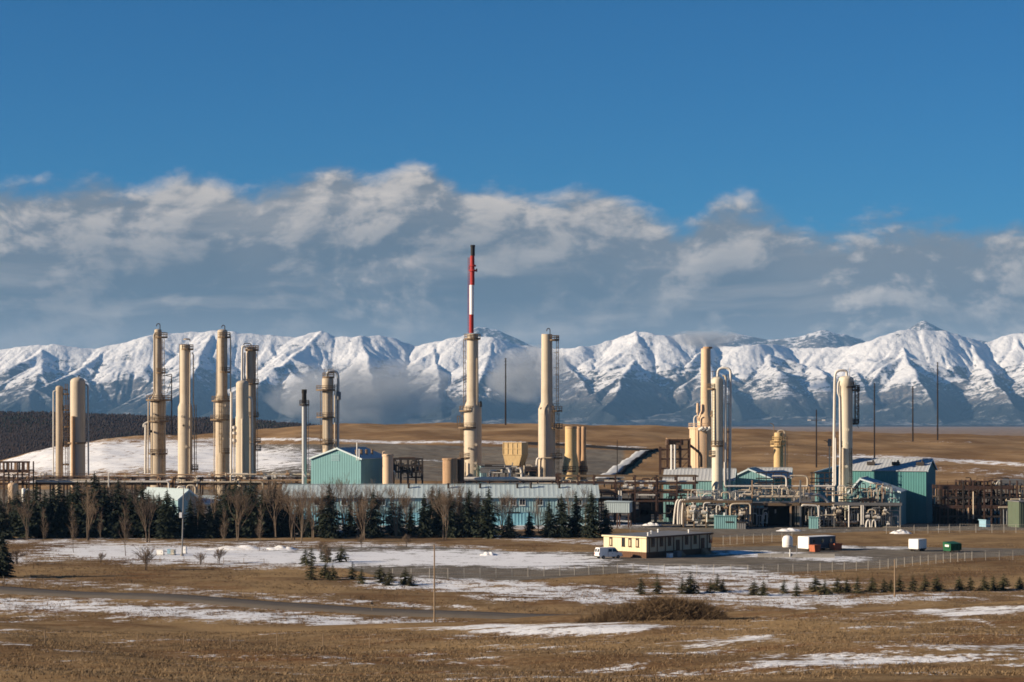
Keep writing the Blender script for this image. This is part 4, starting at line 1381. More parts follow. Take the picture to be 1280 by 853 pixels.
def gabled(name, label, loc, rz, w, L, eave, ridge, wall, roofm, cat='building', over=0.4, trim=TRIM, off=0.5, pitch=0.7, wall_right=None):
    """gable end along x (0..w) at y=0 facing -y; the body runs back L along +y"""
    t = thing(name, label, cat, loc, rz)
    xr = w * off

    def gab(d):
        return eave + (ridge - eave) * (d / xr if d < xr else (w - d) / (w - xr))
    m = MB()
    # split the gable so that the ridge has a vertex
    corrugated(m, (0, 0), (xr, 0), 0, gab, pitch)
    corrugated(m, (xr, 0), (w, 0), 0, lambda d: gab(d + xr), pitch)
    m.build('front_wall', wall, t)
    m = MB()
    corrugated(m, (w, L), (xr, L), 0, lambda d: gab(w - d), pitch)
    corrugated(m, (xr, L), (0, L), 0, lambda d: gab(xr - d), pitch)
    m.build('back_wall', wall, t)
    corrugated(MB(), (w, 0), (w, L), 0, lambda d: eave, pitch).build('side_wall', wall_right or wall, t)
    corrugated(MB(), (0, L), (0, 0), 0, lambda d: eave, pitch).build('side_wall', wall, t)
    for x0, x1 in ((-over, xr), (w + over, xr)):
        sl = (ridge - eave) / (xr if x0 < x1 else w - xr)
        ze = eave - over * sl
        sgn = 1 if x0 < x1 else -1
        m = MB()
        vs = []
        k = max(2, int((L + 2 * over) / 1.0))
        # standing seams along the slope
        for i in range(k * 3 + 1):
            y = -over + (L + 2 * over) * i / (k * 3)
            dz = 0.05 if i % 3 == 1 else 0.0
            vs += [(x0, y, ze + 0.12 + dz), (x1 - sgn * 0.02, y, ridge + 0.12 + dz), (x1 - sgn * 0.02, y, ridge - 0.06), (x0, y, ze - 0.06)]
        fs = []
        for i in range(k * 3):
            b = i * 4
            fs += [(b, b + 1, b + 5, b + 4), (b + 2, b + 3, b + 7, b + 6), (b + 3, b, b + 4, b + 7), (b + 1, b + 2, b + 6, b + 5)]
        n = k * 12
        fs += [(0, 3, 2, 1), (n, n + 1, n + 2, n + 3)]
        if sgn > 0:
            fs = [f[::-1] for f in fs]
        m._add(vs, fs)
        m.build('roof', roofm, t)
    MB().box((xr, L / 2, ridge + 0.24), (0.5, L + 2 * over + 0.06, 0.14)).build('ridge_cap', roofm, t)
    # fascia along the front gable
    for x0, x1 in ((-over, xr), (w + over, xr)):
        sl = (ridge - eave) / (xr if x0 < x1 else w - xr)
        ze = eave - over * sl
        MB().bar((x0, -over - 0.08, ze - 0.02), (x1, -over - 0.08, ridge - 0.02), 0.16, 0.42).build('fascia', trim, t)
    return t


def louvre(parent, x, z, w, h, y, mat):
    m = MB()
    for i in range(5):
        m.box((x, y - 0.08, z - h / 2 + h * (i + 0.5) / 5), (w, 0.1, h / 5 * 0.62))
    m.build('vent', mat, parent)


def door(parent, x, w, h, mat, y=-0.03):
    o = MB().box((x, y - 0.05, h / 2), (w, 0.12, h)).build('door', mat, parent)
    MB().box((x + w * 0.36, y - 0.15, h * 0.48), (0.12, 0.12, 0.12)).build('handle', STEEL, o)
    m = MB()
    m.box((x - w / 2 - 0.07, y - 0.04, h / 2), (0.14, 0.16, h))
    m.box((x + w / 2 + 0.07, y - 0.04, h / 2), (0.14, 0.16, h))
    m.box((x, y - 0.04, h + 0.07), (w + 0.28, 0.16, 0.14))
    m.build('frame', TRIM, o)
    return o


R = math.radians
# gabled teal compressor hall (sunlit gable towards us)
d = 583.0
t = gabled('compressor_building', 'teal metal hall with a sunlit gable and dark side wall by the grey flue stack', (X(388.8, d), d, 0), R(-20), 15.6, 19.0, Z(573, d), Z(560.5, d), TEAL, PROOF, off=0.53)
louvre(t, 7.6, Z(572, d), 2.6, 2.0, 0, BLUEW)
for yy in (2.0, 5.5, 9.0, 13.0):
    m = MB().cyl((13.2, yy, Z(570, d)), (13.2, yy, Z(563, d)), 0.35, None, 8)
    m.cyl((13.2, yy, Z(563.4, d)), (13.2, yy, Z(562, d)), 0.6, 0.2, 8)
    m.build('roof_vent', RAIL, t)
for xx, hh in ((14.5, 5.0), (15.2, 3.2)):
    MB().bar((xx, -0.5, Z(575, d)), (xx, -0.5, Z(575, d) + hh), 0.2).build('exhaust_pipe', WHITE, t)
# long two-storey office block
d = 556.0
x0, x1 = X(352, d), X(748, d)
L = x1 - x0
zr, ze, zb = Z(606.5, d + 6), Z(621.5, d), 0.0
t = thing('office_building', 'long pale blue two-storey office block behind the spruces', 'building', (x0, d, 0), R(0.8))
corrugated(MB(), (0, 0), (L, 0), 3.6, lambda q: ze, 0.7).build('front_wall', BLUEW, t)
corrugated(MB(), (0, -0.02), (L * 0.60, -0.02), 0, lambda q: 3.55, 0.7).build('lower_wall', BLUEP, t)
corrugated(MB(), (L * 0.80, -0.02), (L, -0.02), 0, lambda q: 3.55, 0.7).build('lower_wall', BLUEW, t)
corrugated(MB(), (L * 0.60, -0.03), (L * 0.80, -0.03), 0, lambda q: 3.55, 0.9).build('lower_wall', BLUEP, t)
corrugated(MB(), (L, 0), (L, 12), 0, lambda q: ze, 0.7).build('side_wall', BLUEW, t)
corrugated(MB(), (0, 12), (0, 0), 0, lambda q: ze, 0.7).build('side_wall', BLUEW, t)
corrugated(MB(), (L, 12), (0, 12), 0, lambda q: ze, 0.7).build('back_wall', BLUEW, t)
for side in (0, 1):
    vs, fs = [], []
    k = int(L / 1.3)
    ya, yb = (-0.6, 6.0) if side == 0 else (12.6, 6.0)
    for i in range(k * 3 + 1):
        x = -0.4 + (L + 0.8) * i / (k * 3)
        dz = 0.04 if i % 3 == 1 else 0
        vs += [(x, ya, ze + 0.1 + dz), (x, yb, zr + 0.1 + dz), (x, yb, zr - 0.08), (x, ya, ze - 0.08)]
    for i in range(k * 3):
        b = i * 4
        q = [(b, b + 4, b + 5, b + 1), (b + 2, b + 6, b + 7, b + 3), (b + 3, b + 7, b + 4, b), (b + 1, b + 5, b + 6, b + 2)]
        fs += q if side == 0 else [f[::-1] for f in q]
    n = k * 12
    fs += [(0, 1, 2, 3), (n + 3, n + 2, n + 1, n)]
    MB()._add(vs, fs).build('roof', PROOF, t)
MB().box((L / 2, 6, zr + 0.22), (L + 0.8, 0.5, 0.16)).build('ridge_cap', PROOF, t)
MB().box((L / 2, -0.68, ze - 0.05), (L + 0.8, 0.12, 0.36)).build('fascia', TRIM, t)
MB().box((L / 2, -0.10, 3.58), (L, 0.14, 0.16)).build('belt_trim', BLUEW, t)
for px in (372, 396, 430, 452, 478, 506, 530, 556, 585, 606, 629.5, 641.5, 653, 675, 700, 724):
    xx = X(px, d) - x0
    window(t, xx, Z(628, d), 1.55, 1.7, -0.06, WHITE if px in (641.5, 653) else TRIM, 1)
for px in (360, 462, 545, 690, 735):
    door(t, X(px, d) - x0, 1.1, 2.2, BLUEW, -0.08)
o = MB().box((X(642, d) - x0, -0.14, Z(641, d)), (3.2, 0.1, 0.34)).build('sign_strip', SOOT_SHADE, t)
for px in (634.5, 649.5):
    MB().box((X(px, d) - x0, -0.14, Z(641, d)), (0.55, 0.1, 0.26)).build('sign_strip', SOOT_SHADE, t)
for px, h in ((647, 0.9), (664, 1.3), (600, 0.8), (560, 1.0), (510, 0.9), (700, 0.8)):
    m = MB().cyl((X(px, d) - x0, 4.0, zr - 0.8), (X(px, d) - x0, 4.0, zr + h * 0.3), 0.3, None, 8)
    m.cyl((X(px, d) - x0, 4.0, zr + h * 0.3), (X(px, d) - x0, 4.0, zr + h * 0.55), 0.5, 0.3, 8)
    m.build('roof_vent', STEEL, t)
# pale shed with dark gable end behind the light pole
d = 548.0
t = gabled('shed', 'pale roofed blue shed with a dark gable end behind the light pole', (X(222.5, d), d, 0), R(42), 6.4, 20.0, Z(624, d), Z(613, d), BLUEW, PROOF)
d = 552.0
x0 = X(243, d)
t = thing('shed', 'low pale shed with a row of small windows between windbreak spruces', 'building', (x0, d, 0), R(2))
L = X(322, d) - x0
corrugated(MB(), (0, 0), (L, 0), 0, lambda q: Z(630, d), 0.8).build('front_wall', CREAM, t)
corrugated(MB(), (L, 0), (L, 9), 0, lambda q: Z(630, d), 0.8).build('side_wall', BLUEW, t)
corrugated(MB(), (0, 9), (0, 0), 0, lambda q: Z(630, d), 0.8).build('side_wall', BLUEW, t)
corrugated(MB(), (L, 9), (0, 9), 0, lambda q: Z(630, d), 0.8).build('back_wall', BLUEW, t)
MB().prism([(-0.5, Z(630, d)), (L + 0.5, Z(630, d)), (L + 0.5, Z(629, d)), (-0.5, Z(629, d))], -0.6, -0.45).build('fascia', TRIM, t)
vs = [(-0.5, -0.6, Z(630, d) + 0.05), (L + 0.5, -0.6, Z(630, d) + 0.05), (L + 0.5, 9.5, Z(621, d)), (-0.5, 9.5, Z(621, d)), (-0.5, -0.6, Z(630, d) - 0.2), (L + 0.5, -0.6, Z(630, d) - 0.2), (L + 0.5, 9.5, Z(630, d) - 0.2), (-0.5, 9.5, Z(630, d) - 0.2)]
MB()._add(vs, [(0, 1, 2, 3), (7, 6, 5, 4), (4, 5, 1, 0), (5, 6, 2, 1), (6, 7, 3, 2), (7, 4, 0, 3)]).build('roof', PROOF, t)
for px in (248, 252.5, 257, 261.5, 280, 296, 310):
    window(t, X(px, d) - x0, Z(634, d), 0.8, 0.9, -0.06, CREAM, 0)
# big teal hall with annexes
d = 570.0
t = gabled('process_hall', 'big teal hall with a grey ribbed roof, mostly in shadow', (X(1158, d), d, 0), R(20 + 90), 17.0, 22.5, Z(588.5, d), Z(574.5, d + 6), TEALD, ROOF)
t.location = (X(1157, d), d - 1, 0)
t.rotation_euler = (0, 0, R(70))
for yy in (2.2, 9.0, 16.0):
    m = MB().box((3.4, yy, Z(580, d)), (0.9, 2.2, 0.9)).cyl((3.4, yy - .6, Z(580, d)), (3.4, yy - .6, Z(576, d)), 0.3, None, 8)
    m.build('roof_vent', STEEL, t)
m = MB()
m.box((-0.08, 1.5, 1.3), (0.1, 1.2, 2.5))
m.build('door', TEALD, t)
t = gabled('process_hall', 'teal hall with a low sunlit gable rising behind the big shadowed hall', (X(1019, 612), 612, 0), R(-12), 25.5, 20.0, Z(591, 608), Z(576.5, 608), TEAL, PROOF, off=0.48)
for i in range(4):
    MB().cyl((13.5 + i * 2.1, 6, Z(580, 610)), (13.5 + i * 2.1, 6, Z(573.6, 610)), 0.7, None, 10).build('roof_vent', SOOT_SHADE, t)
t = gabled('annex_building', 'teal annex with a bright sloping roof edge before the big hall', (X(1063.5, 553), 556, 0), R(-17), 13.6, 16.0, Z(615, 553), Z(599, 553), TEAL, PROOF, off=0.22, over=0.35)
for xx in (3.0, 6.5, 10.0):
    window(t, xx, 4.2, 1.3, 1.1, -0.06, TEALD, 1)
m = MB()
for px in (1091, 1097.5):
    m.box((X(px, 553) - X(1063.5, 553), -0.9, Z(628, 553)), (1.6, 1.4, 1.8))
m.build('air_unit', GREY, t)
# teal hall behind the left process deck
d = 577.0
t = gabled('pump_house', 'small teal house with a grey roof half hidden by the cream column', (X(871.4, d), d, 0), R(12 + 90), 11.0, 19.5, Z(600, d), Z(587, d), TEAL, ROOF)
t.location = (X(915, d), d - 3, 0)
t.rotation_euler = (0, 0, R(80))
t = gabled('pump_house', 'teal pump house with a sunlit low gable between two cream columns', (X(912, 585), 585, 0), R(-14), 12.0, 16.0, Z(598, 585), Z(586.5, 585), TEAL, PROOF, off=0.45)
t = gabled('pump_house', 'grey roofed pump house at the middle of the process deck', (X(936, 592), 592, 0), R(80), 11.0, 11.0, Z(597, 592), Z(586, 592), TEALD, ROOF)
t.location = (X(986, 592), 590, 0)


def cabin(name, label, px0, px1, top, bot, d, depth, rz, wall, roofm, cat='shed', slope=0.25, doorm=None, base=0.0):
    w = S(px1 - px0, d)
    z1 = Z(top, d)
    z0 = Z(bot, d) if base is None else base
    t = thing(name, label, cat, (X(px0, d), d, z0), rz)
    h = z1 - z0
    corrugated(MB(), (0, 0), (w, 0), 0, lambda q: h, 0.5).build('front_wall', wall, t)
    corrugated(MB(), (w, 0), (w, depth), 0, lambda q: h, 0.5).build('side_wall', wall, t)
    corrugated(MB(), (0, depth), (0, 0), 0, lambda q: h, 0.5).build('side_wall', wall, t)
    corrugated(MB(), (w, depth), (0, depth), 0, lambda q: h, 0.5).build('back_wall', wall, t)
    MB().prism([(-0.2, h + 0.005), (w + 0.2, h + 0.005), (w + 0.2, h + 0.1), (-0.2, h + slope)], -0.25, depth + 0.2).build('roof', roofm, t)
    if doorm:
        door(t, w * 0.3, 1.0, min(2.1, h * 0.8), doorm)
    return t, w, h


t, w, h = cabin('instrument_shed', 'small bright teal shed in front of the pipe deck', 893, 920.4, 645.6, 661, 540, 3.5, R(-8), TEAL, TEAL, base=0.0)
MB().box((w * 0.68, -0.1, h * 0.55), (2.0, 0.12, 0.34)).build('sign_strip', STEEL, t)
MB().cyl((w * 0.45, 1.5, h), (w * 0.45, 1.5, h + 0.9), 0.2, None, 8).build('roof_vent', WHITE, t)
cabin('transformer_cabinet', 'dark grey cabinet standing against the small bright teal shed', 921.5, 932, 653.5, 663, 538, 2.4, R(-8), GREY, STEEL, 'cabinet')
t, w, h = cabin('instrument_shed', 'narrow bright teal cabinet shed below the caged stair column', 1011.4, 1022.8, 647.2, 662.5, 540, 2.5, R(-10), TEAL, TEAL)
m = MB()
for k in range(4):
    m.box((w + 0.35, 0.3, 0.5 + k * 0.8), (0.5, 0.5, 0.5))
m.build('meter_box', GREY, t)
t, w, h = cabin('raised_cabin', 'pale flat-roofed cabin raised on dark posts behind the last windbreak spruces', 756, 787, 628, 641, 545, 6.0, R(-10), PROOF, PROOF, 'cabin', base=None)
for xx in (0.3, w * 0.5, w - 0.3):
    for yy in (0.3, 5.5):
        MB().bar((xx, yy, -t.location.z), (xx, yy, 0), 0.35).build('post', BROWN, t)
t, w, h = cabin('guard_shed', 'small light blue shed by the fence and the dark steel frames', 1232.5, 1239.5, 651, 664, 548, 2.6, R(30), LBLUE, LBLUE)
t, w, h = cabin('switch_house', 'dull green shed at the end of the dark steel frames', 1274, 1302, 628, 660, 545, 8, R(8), paint('dull_green', (0.10, 0.13, 0.09)), GREY)

# yellow mobile office, corner towards us
d = 424.0
cx, cy = X(808, d), d
t = thing('site_office', 'long cream yellow flat-roofed office cabin with brown skirting', 'building', (cx, cy, 0), R(-43))
# local: face A runs along -x from the corner (sunlit), face B runs back along +y
WA, WB, HH = 11.6, 22.0, Z(672.6, d)
zs = 1.25
T2 = Matrix.Rotation(0, 4, 'Z')


def panel(m, a, b, z0, z1):
    corrugated(m, a, b, z0, lambda q: z1, 1.22, 0.03)


panel_m = MB()
panel(panel_m, (-WA, 0), (0, 0), zs, HH)
panel_m.build('end_wall', YEL, t)
panel_m = MB()
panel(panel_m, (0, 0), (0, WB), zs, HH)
panel_m.build('long_wall', YEL_SHADE, t)
panel_m = MB()
panel(panel_m, (0, WB), (-WA, WB), zs, HH)
panel_m.build('end_wall', YEL, t)
panel_m = MB()
panel(panel_m, (-WA, WB), (-WA, 0), zs, HH)
panel_m.build('long_wall', YEL, t)
for a, b in (((-WA + .06, 0.06), (-.06, 0.06)), ((-.06, 0.06), (-.06, WB - .06)), ((-.06, WB - .06), (-WA + .06, WB - .06)), ((-WA + .06, WB - .06), (-WA + .06, 0.06))):
    corrugated(MB(), a, b, -0.4, lambda q: zs + 0.02, 0.6, 0.03).build('skirting', BRSK, t)
MB().box((-WA / 2, WB / 2, HH + 0.1), (WA + 0.5, WB + 0.5, 0.24)).build('roof', GREY, t)
MB().box((-WA / 2, -0.30, HH + 0.04), (WA + 0.62, 0.1, 0.3)).build('fascia', YEL, t)
MB().box((0.30, WB / 2, HH + 0.04), (0.1, WB + 0.62, 0.3)).build('fascia', BRSK, t)
# windows on the sunlit end: three light framed, one dark
for xx, fr in ((-9.6, BRSK), (-6.2, SOOT_SHADE), (-4.4, BRSK), (-2.4, BRSK)):
    o = window(t, xx, zs + 1.95, 0.6, 1.7, -0.05, fr, 0)
    if fr is BRSK:
        MB().box((xx, -0.11, zs + 1.8), (0.44, 0.03, 1.3)).build('blind', BLIND, o)
# brown timber bands and windows on the shaded long wall (outward is +x there)
for k, yy in enumerate((2.1, 4.9, 7.6, 10.6, 13.4, 16.3, 19.2, 21.7)):
    if k in (3, 6):
        continue
    f = MB()
    f.box((0.06, yy, zs + 1.95), (0.12, 1.0, 1.9))
    o = f.build('window', BRSK, t)
    MB().box((0.10, yy, zs + 1.95), (0.12, 0.74, 1.62)).build('pane', GLASS, o)
for yy in (0.9, 3.5, 6.2, 9.0, 12.0, 14.9, 17.8, 20.5):
    MB().box((0.07, yy, (zs + HH) / 2), (0.1, 0.22, HH - zs - 0.05)).build('batten', BRSK, t)
for yy in (10.4, 18.9):
    o = MB().box((0.09, yy, zs + 1.1), (0.12, 1.1, 2.2)).build('door', BRSK, t)
    MB().box((0.19, yy + 0.38, zs + 1.05), (0.1, 0.1, 0.12)).build('handle', GREY, o)
    st = MB()
    for k in range(4):
        st.box((0.45 + 0.32 * k, yy, (zs - 0.28 * k) / 2), (0.32, 1.5, zs - 0.28 * k))
    st.build('steps', POLE, t)
for xx, yy in ((-2, 3), (-6, 9), (-9, 15), (-3, 18)):
    m = MB().cyl((xx, yy, HH + 0.2), (xx, yy, HH + 0.75), 0.16, None, 8).cyl((xx, yy, HH + 0.75), (xx, yy, HH + 0.95), 0.3, 0.12, 8)
    m.build('roof_vent', WHITE, t)
MB().cyl((-8.5, 5, HH + 0.2), (-8.5, 5, HH + 2.6), 0.04, None, 5).build('antenna', GREY, t)
for yy, sz, mt, lab in ((5.6, 0.9, WHITE, 'small pale box on the ground against the shaded office wall'), (8.2, 1.1, GREY, 'squat grey bin on the ground near the office steps')):
    p = Matrix.Rotation(R(-43), 3, 'Z') @ Vector((1.7, yy, 0))
    q = thing('ground_box', lab, 'box', (cx + p.x, cy + p.y, 0), R(-43))
    MB().box((0, 0, sz / 2), (sz, sz * 1.2, sz)).build('body', mt, q)
    MB().box((0, 0, sz + 0.05), (sz + 0.1, sz * 1.2 + 0.1, 0.1)).build('lid', GREY, q)


# ------------------------------------------------------------------ pipe racks, process decks, steel frames
def ground_hit(px, py, d0=600.0, d1=1150.0):
    """plan point where the sight line through a photo point meets the rising field"""
    dd = np.arange(d0, d1, 1.0)
    zz = ground_z(X(px, dd), dd)
    rows = HOR + (CAMZ - zz) / dd * F
    k = np.argmax(rows <= py)
    d = float(dd[k]) if (rows <= py).any() else d1
    return X(px, d), d


class Rack(Site):
    def col(self, px, top, bot=None, y=0.0, w=0.35, mat=None):
        z0 = 0.0 if bot is None else self.z(bot)
        return MB().bar((self.x(px), y, z0), (self.x(px), y, self.z(top)), w).build('column', mat or BROWN, self.t)

    def beam(self, p0, p1, row, y=0.0, w=0.3, h=0.5, mat=None):
        return MB().box(((self.x(p0) + self.x(p1)) / 2, y, self.z(row)), (abs(self.x(p1) - self.x(p0)), w, h)).build('beam', mat or BROWN, self.t)

    def cross(self, px, row, y0, y1, w=0.3, mat=None):
        return MB().box((self.x(px), (y0 + y1) / 2, self.z(row)), (w, abs(y1 - y0), 0.4)).build('cross_beam', mat or BROWN, self.t)

    def hpipe(self, p0, p1, row, r=0.8, y=0.0, mat=None, drop0=0, drop1=0):
        P = [(p0, row, y), (p1, row, y)]
        if drop0:
            P = [(p0, row + drop0, y)] + P
        if drop1:
            P = P + [(p1, row + drop1, y)]
        return self.pipe(P, r, mat or WPIPE, 'pipe', 8, 0.7)

    def valve(self, px, py, y, mat=None, sz=1.0):
        x, z = self.x(px), self.z(py)
        m = MB().cyl((x - 0.45 * sz, y, z), (x + 0.45 * sz, y, z), 0.38 * sz, None, 8)
        m.cyl((x, y, z), (x, y, z + 0.8 * sz), 0.1 * sz, None, 6)
        m.cyl((x, y, z + 0.8 * sz), (x, y, z + 0.88 * sz), 0.38 * sz, None, 10)
        return m.build('valve', mat or CPIPE, self.t)

    def vessel(self, p0, p1, row, r, y=0.0, mat=None):
        """horizontal drum with domed ends on two saddles"""
        x0, x1, z, R_ = self.x(p0), self.x(p1), self.z(row), self.s(r)
        m = MB()
        pr = [(0.02, 0), (R_ * 0.6, R_ * 0.12), (R_ * 0.92, R_ * 0.35), (R_, R_ * 0.6), (R_, x1 - x0 - R_ * 0.6), (R_ * 0.92, x1 - x0 - R_ * 0.35), (R_ * 0.6, x1 - x0 - R_ * 0.12), (0.02, x1 - x0)]
        m.lathe(pr, 14)
        m.v = [(x0 + vz, y + vy, z + vx) for vx, vy, vz in m.v]
        o = m.build('vessel', mat or PEACH, self.t)
        for f in (0.22, 0.78):
            MB().box((x0 + (x1 - x0) * f, y, z - R_ - 0.2), (0.35, R_ * 1.5, 0.8)).build('saddle', BROWN, o)
        return o

    def railing(self, p0, p1, row, y=0.0, mat=None, h=1.1):
        m = MB()
        a, b, z = self.x(p0), self.x(p1), self.z(row)
        n = max(2, int((b - a) / 1.8))
        for i in range(n + 1):
            m.bar((a + (b - a) * i / n, y, z), (a + (b - a) * i / n, y, z + h), 0.08)
        for zz in (h, h * 0.55):
            m.bar((a, y, z + zz), (b, y, z + zz), 0.07)
        return m.build('guard_rail', mat or BROWN, self.t)

    def clutter(self, rng, p0, p1, top, bot, y0, y1, nv, nh, mats, rr=(0.45, 1.0)):
        """risers with elbows and short runs, as process piping really is: up, over and down"""
        for _ in range(nv):
            px = rng.uniform(p0, p1)
            y = rng.uniform(y0, y1)
            t = rng.uniform(top, top + (bot - top) * 0.5)
            b = rng.uniform(t + (bot - t) * 0.45, bot)
            r = rng.uniform(*rr)
            k = rng.random()
            sx = rng.choice((-1, 1)) * rng.uniform(3, 11)
            sx = max(p0 - px, min(p1 - px, sx))
            if k < 0.35:
                self.pipe([(px, b, y), (px, t, y), (px + sx, t, y), (px + sx, min(bot, t + rng.uniform(3, 12)), y)], r, rng.choice(mats), 'pipe', 6, 0.6)
            elif k < 0.65:
                self.pipe([(px, b, y), (px, t, y), (px + sx, t, y)], r, rng.choice(mats), 'pipe', 6, 0.6)
            else:
                self.pipe([(px, b, y), (px, t, y)], r, rng.choice(mats), 'pipe', 6)
        for _ in range(nh):
            a = rng.uniform(p0, p1 - 6)
            b = min(p1, a + rng.uniform(6, 30))
            row = rng.uniform(top, bot)
            self.hpipe(a, b, row, rng.uniform(*rr), rng.uniform(y0, y1), rng.choice(mats), 0, rng.choice((0, 0, 4, -4)))


rng = random.Random(21)
# long left rack
s = Rack('pipe_rack', 'long low pipe rack running past the feet of the tan columns', 'pipe rack', 180, 594)
for px in range(-20, 392, 17):
    s.col(px, 596, y=-2.2)
    s.col(px, 596, y=2.2)
    s.cross(px, 600, -2.4, 2.4)
for a in range(-20, 380, 68):
    s.beam(a, a + 68, 597.5, -2.2)
    s.beam(a, a + 68, 604.5, -2.2)
s.hpipe(48, 213, 602, 1.35, -2.7, WPIPE, 0, 10)
s.hpipe(40, 200, 595.6, 0.7, -1.6, RTAN)
s.hpipe(-20, 130, 599.5, 0.8, -2.7, CPIPE)
s.hpipe(150, 290, 593.5, 0.8, -1.0, RTAN)
s.hpipe(214, 286, 598.4, 0.9, -2.0, CPIPE)
s.hpipe(290, 388, 593, 1.0, -2.6, CPIPE, 10, 0)
s.hpipe(232, 330, 602.5, 1.0, -2.9, CPIPE, 0, 8)
s.hpipe(300, 390, 600.5, 1.2, -2.8, RTAN)
s.hpipe(-20, 390, 606, 0.9, 0.5, RTAN)
s.pipe([(224, 617, -3.3), (224, 608, -3.3), (234, 608, -3.3), (234, 617, -3.3)], 1.3, WPIPE, 'expansion_loop', 8, 1.4)
s.pipe([(236, 612, -3.3), (236, 606.5, -3.3), (246.5, 606.5, -3.3), (246.5, 617, -3.3)], 1.1, CPIPE, 'expansion_loop', 8, 1.0)
s.pipe([(242.5, 616, -3.0), (242.5, 609, -3.0), (248.5, 609, -3.0), (248.5, 616, -3.0)], 0.9, CPIPE, 'expansion_loop', 8, 1.0)
s.railing(46, 110, 596.5, -2.3)
s.railing(330, 388, 596, -2.3)
s.clutter(rng, -18, 386, 590, 612, -3.0, 2.0, 46, 14, [CPIPE, RTAN, BROWN, GPIPE, WPIPE], (0.35, 0.8))
for i in range(16):
    s.valve(rng.uniform(120, 380), rng.uniform(592, 603), -2.9, rng.choice([CPIPE, RTAN, WPIPE]), rng.uniform(0.8, 1.3))
# air cooler at the far left
s = Rack('air_cooler', 'brown slatted air cooler on legs at the end of the long rack', 'air cooler', 10, 586)
s.beam(-30, 40, 577.5, -2.5, 0.4, 0.5)
s.beam(-30, 40, 589, -2.5, 0.4, 0.7)
s.beam(-30, 40, 600, -2.5, 0.4, 0.5)
for i, px in enumerate(range(-28, 41, 5)):
    MB().box((s.x(px), -2.5, (s.z(578) + s.z(589)) / 2), (0.42 if i % 2 else 0.7, 0.3, s.z(578) - s.z(589))).build('slat', RTAN if i % 3 else BROWN, s.t)
MB().box((s.x(5), 0.5, s.z(588)), (s.s(70), 5, 0.3)).build('deck', BROWN, s.t)
for px in (-28, -10, 8, 25, 39):
    s.col(px, 577, y=-2.7)
    s.col(px, 577, y=2.7)
s.clutter(rng, -28, 38, 590, 604, -3, 0, 12, 4, [RTAN, BROWN, CPIPE], (0.5, 0.9))
s = Site('storage_tank', 'squat tan domed tank beneath the brown slatted air cooler', 'tank', 16, 577)
s.shell([(607, 10, 22.5)], PEACH, dome=0.6, step=0)
for px, lab in ((29.5, 'white domed silo, first of the close pair beneath the air cooler'), (34.6, 'slimmer white domed silo, second of the close pair beneath the air cooler')):
    s = Site('silo', lab, 'silo', px, 572)
    w = 2.4 if px < 31 else 1.5
    s.shell([(612, px - w, px + w)], WHITE, dome=0.7, step=0, n=14)

# middle rack between the two tan stacks
s = Rack('pipe_rack', 'middle pipe rack carrying one fat white pipe between the tall tan stacks', 'pipe rack', 635, 584)
s.hpipe(578, 694, 598.4, 2.3, -2.6, WPIPE)
s.hpipe(600, 694, 604, 0.7, -2.6, CPIPE)
for px in (580, 596, 612, 637.5, 654, 672, 690):
    s.col(px, 600, y=-2.6, mat=CPIPE if px in (637.5,) else BROWN)
    s.col(px, 596, y=2.2)
    s.cross(px, 601.5, -2.8, 2.4)
s.pipe([(632.5, 585.6, -1.5), (637, 586, -1.5), (637.5, 597, -1.5)], 1.6, WPIPE, 'pipe_elbow', 10, 1.0)
s.pipe([(648, 585.6, -1.5), (651.6, 586, -1.5), (652, 597, -1.5)], 1.5, WPIPE, 'pipe_elbow', 10, 1.0)
s.pipe([(655.4, 582, -0.5), (655.4, 597, -0.5)], 0.9, CPIPE)
s.beam(600, 640, 588, 0.5, 1.5, 1.6, GREY)
s.beam(606, 632, 583.5, 1.5, 2.0, 1.2, STEEL)
s.beam(655, 672, 589, 1.0, 1.0, 2.4, STEEL)
s.beam(578, 696, 602.5, 2.2, 0.3, 0.4)
s.clutter(rng, 600, 672, 582, 598, -2, 3, 18, 10, [CPIPE, STEEL, GREY, WPIPE, BROWN], (0.4, 0.9))
s.col(696, 592, w=0.9)
s.col(700, 592, y=1.5, w=0.9)
t, w, h = cabin('analyser_shed', 'tiny pale teal shed at the foot of the beacon stack', 601, 608.5, 583, 600, 592, 3, R(10), BLUEW, GREY)

# brown rack between stacks and the frame, long
s = Rack('pipe_rack', 'open brown steel rack stretching from the plain tan stack to the peach drum', 'pipe rack', 790, 566)
for px in (697, 722, 742, 768.5, 793, 819.5, 845, 868):
    for y in (-3, 3):
        s.col(px, 594, y=y, w=0.42)
    for row in (602, 614.5, 625):
        s.cross(px, row, -3, 3)
for a, b in ((697, 742), (742, 793), (793, 845), (845, 872)):
    for row, mt in ((595, RAIL), (603.5, BROWN), (615.5, BROWN), (626, BROWN)):
        for y in (-3, 3):
            s.beam(a, b, row, y, 0.3, 0.45, mt)
MB().box((s.x(768), 2.0, s.z(596.3)), (s.s(26), 2.2, 0.3)).build('cable_tray', WHITE, s.t)
s.hpipe(699, 760, 600.6, 0.9, -2.4, CPIPE)
s.hpipe(755, 868, 601.5, 1.0, -2.4, WPIPE)
s.hpipe(742, 868, 612.5, 1.0, -2.6, RTAN)
s.hpipe(776, 868, 605, 0.8, 0.0, RTAN)
s.hpipe(776, 822, 610, 1.5, -1.5, GPIPE)
s.hpipe(700, 776, 622, 1.1, -2.2, CPIPE)
s.hpipe(700, 868, 624, 0.9, 0.0, BROWN)
s.hpipe(797, 818, 618.6, 0.9, -3.2, WPIPE)
for px in (773, 775.8):
    s.pipe([(px, 613, -3.3), (px, 626, -3.3)], 0.9, WPIPE, 'riser')
s.vessel(836, 852, 609, 2.7, -0.5, PEACH)
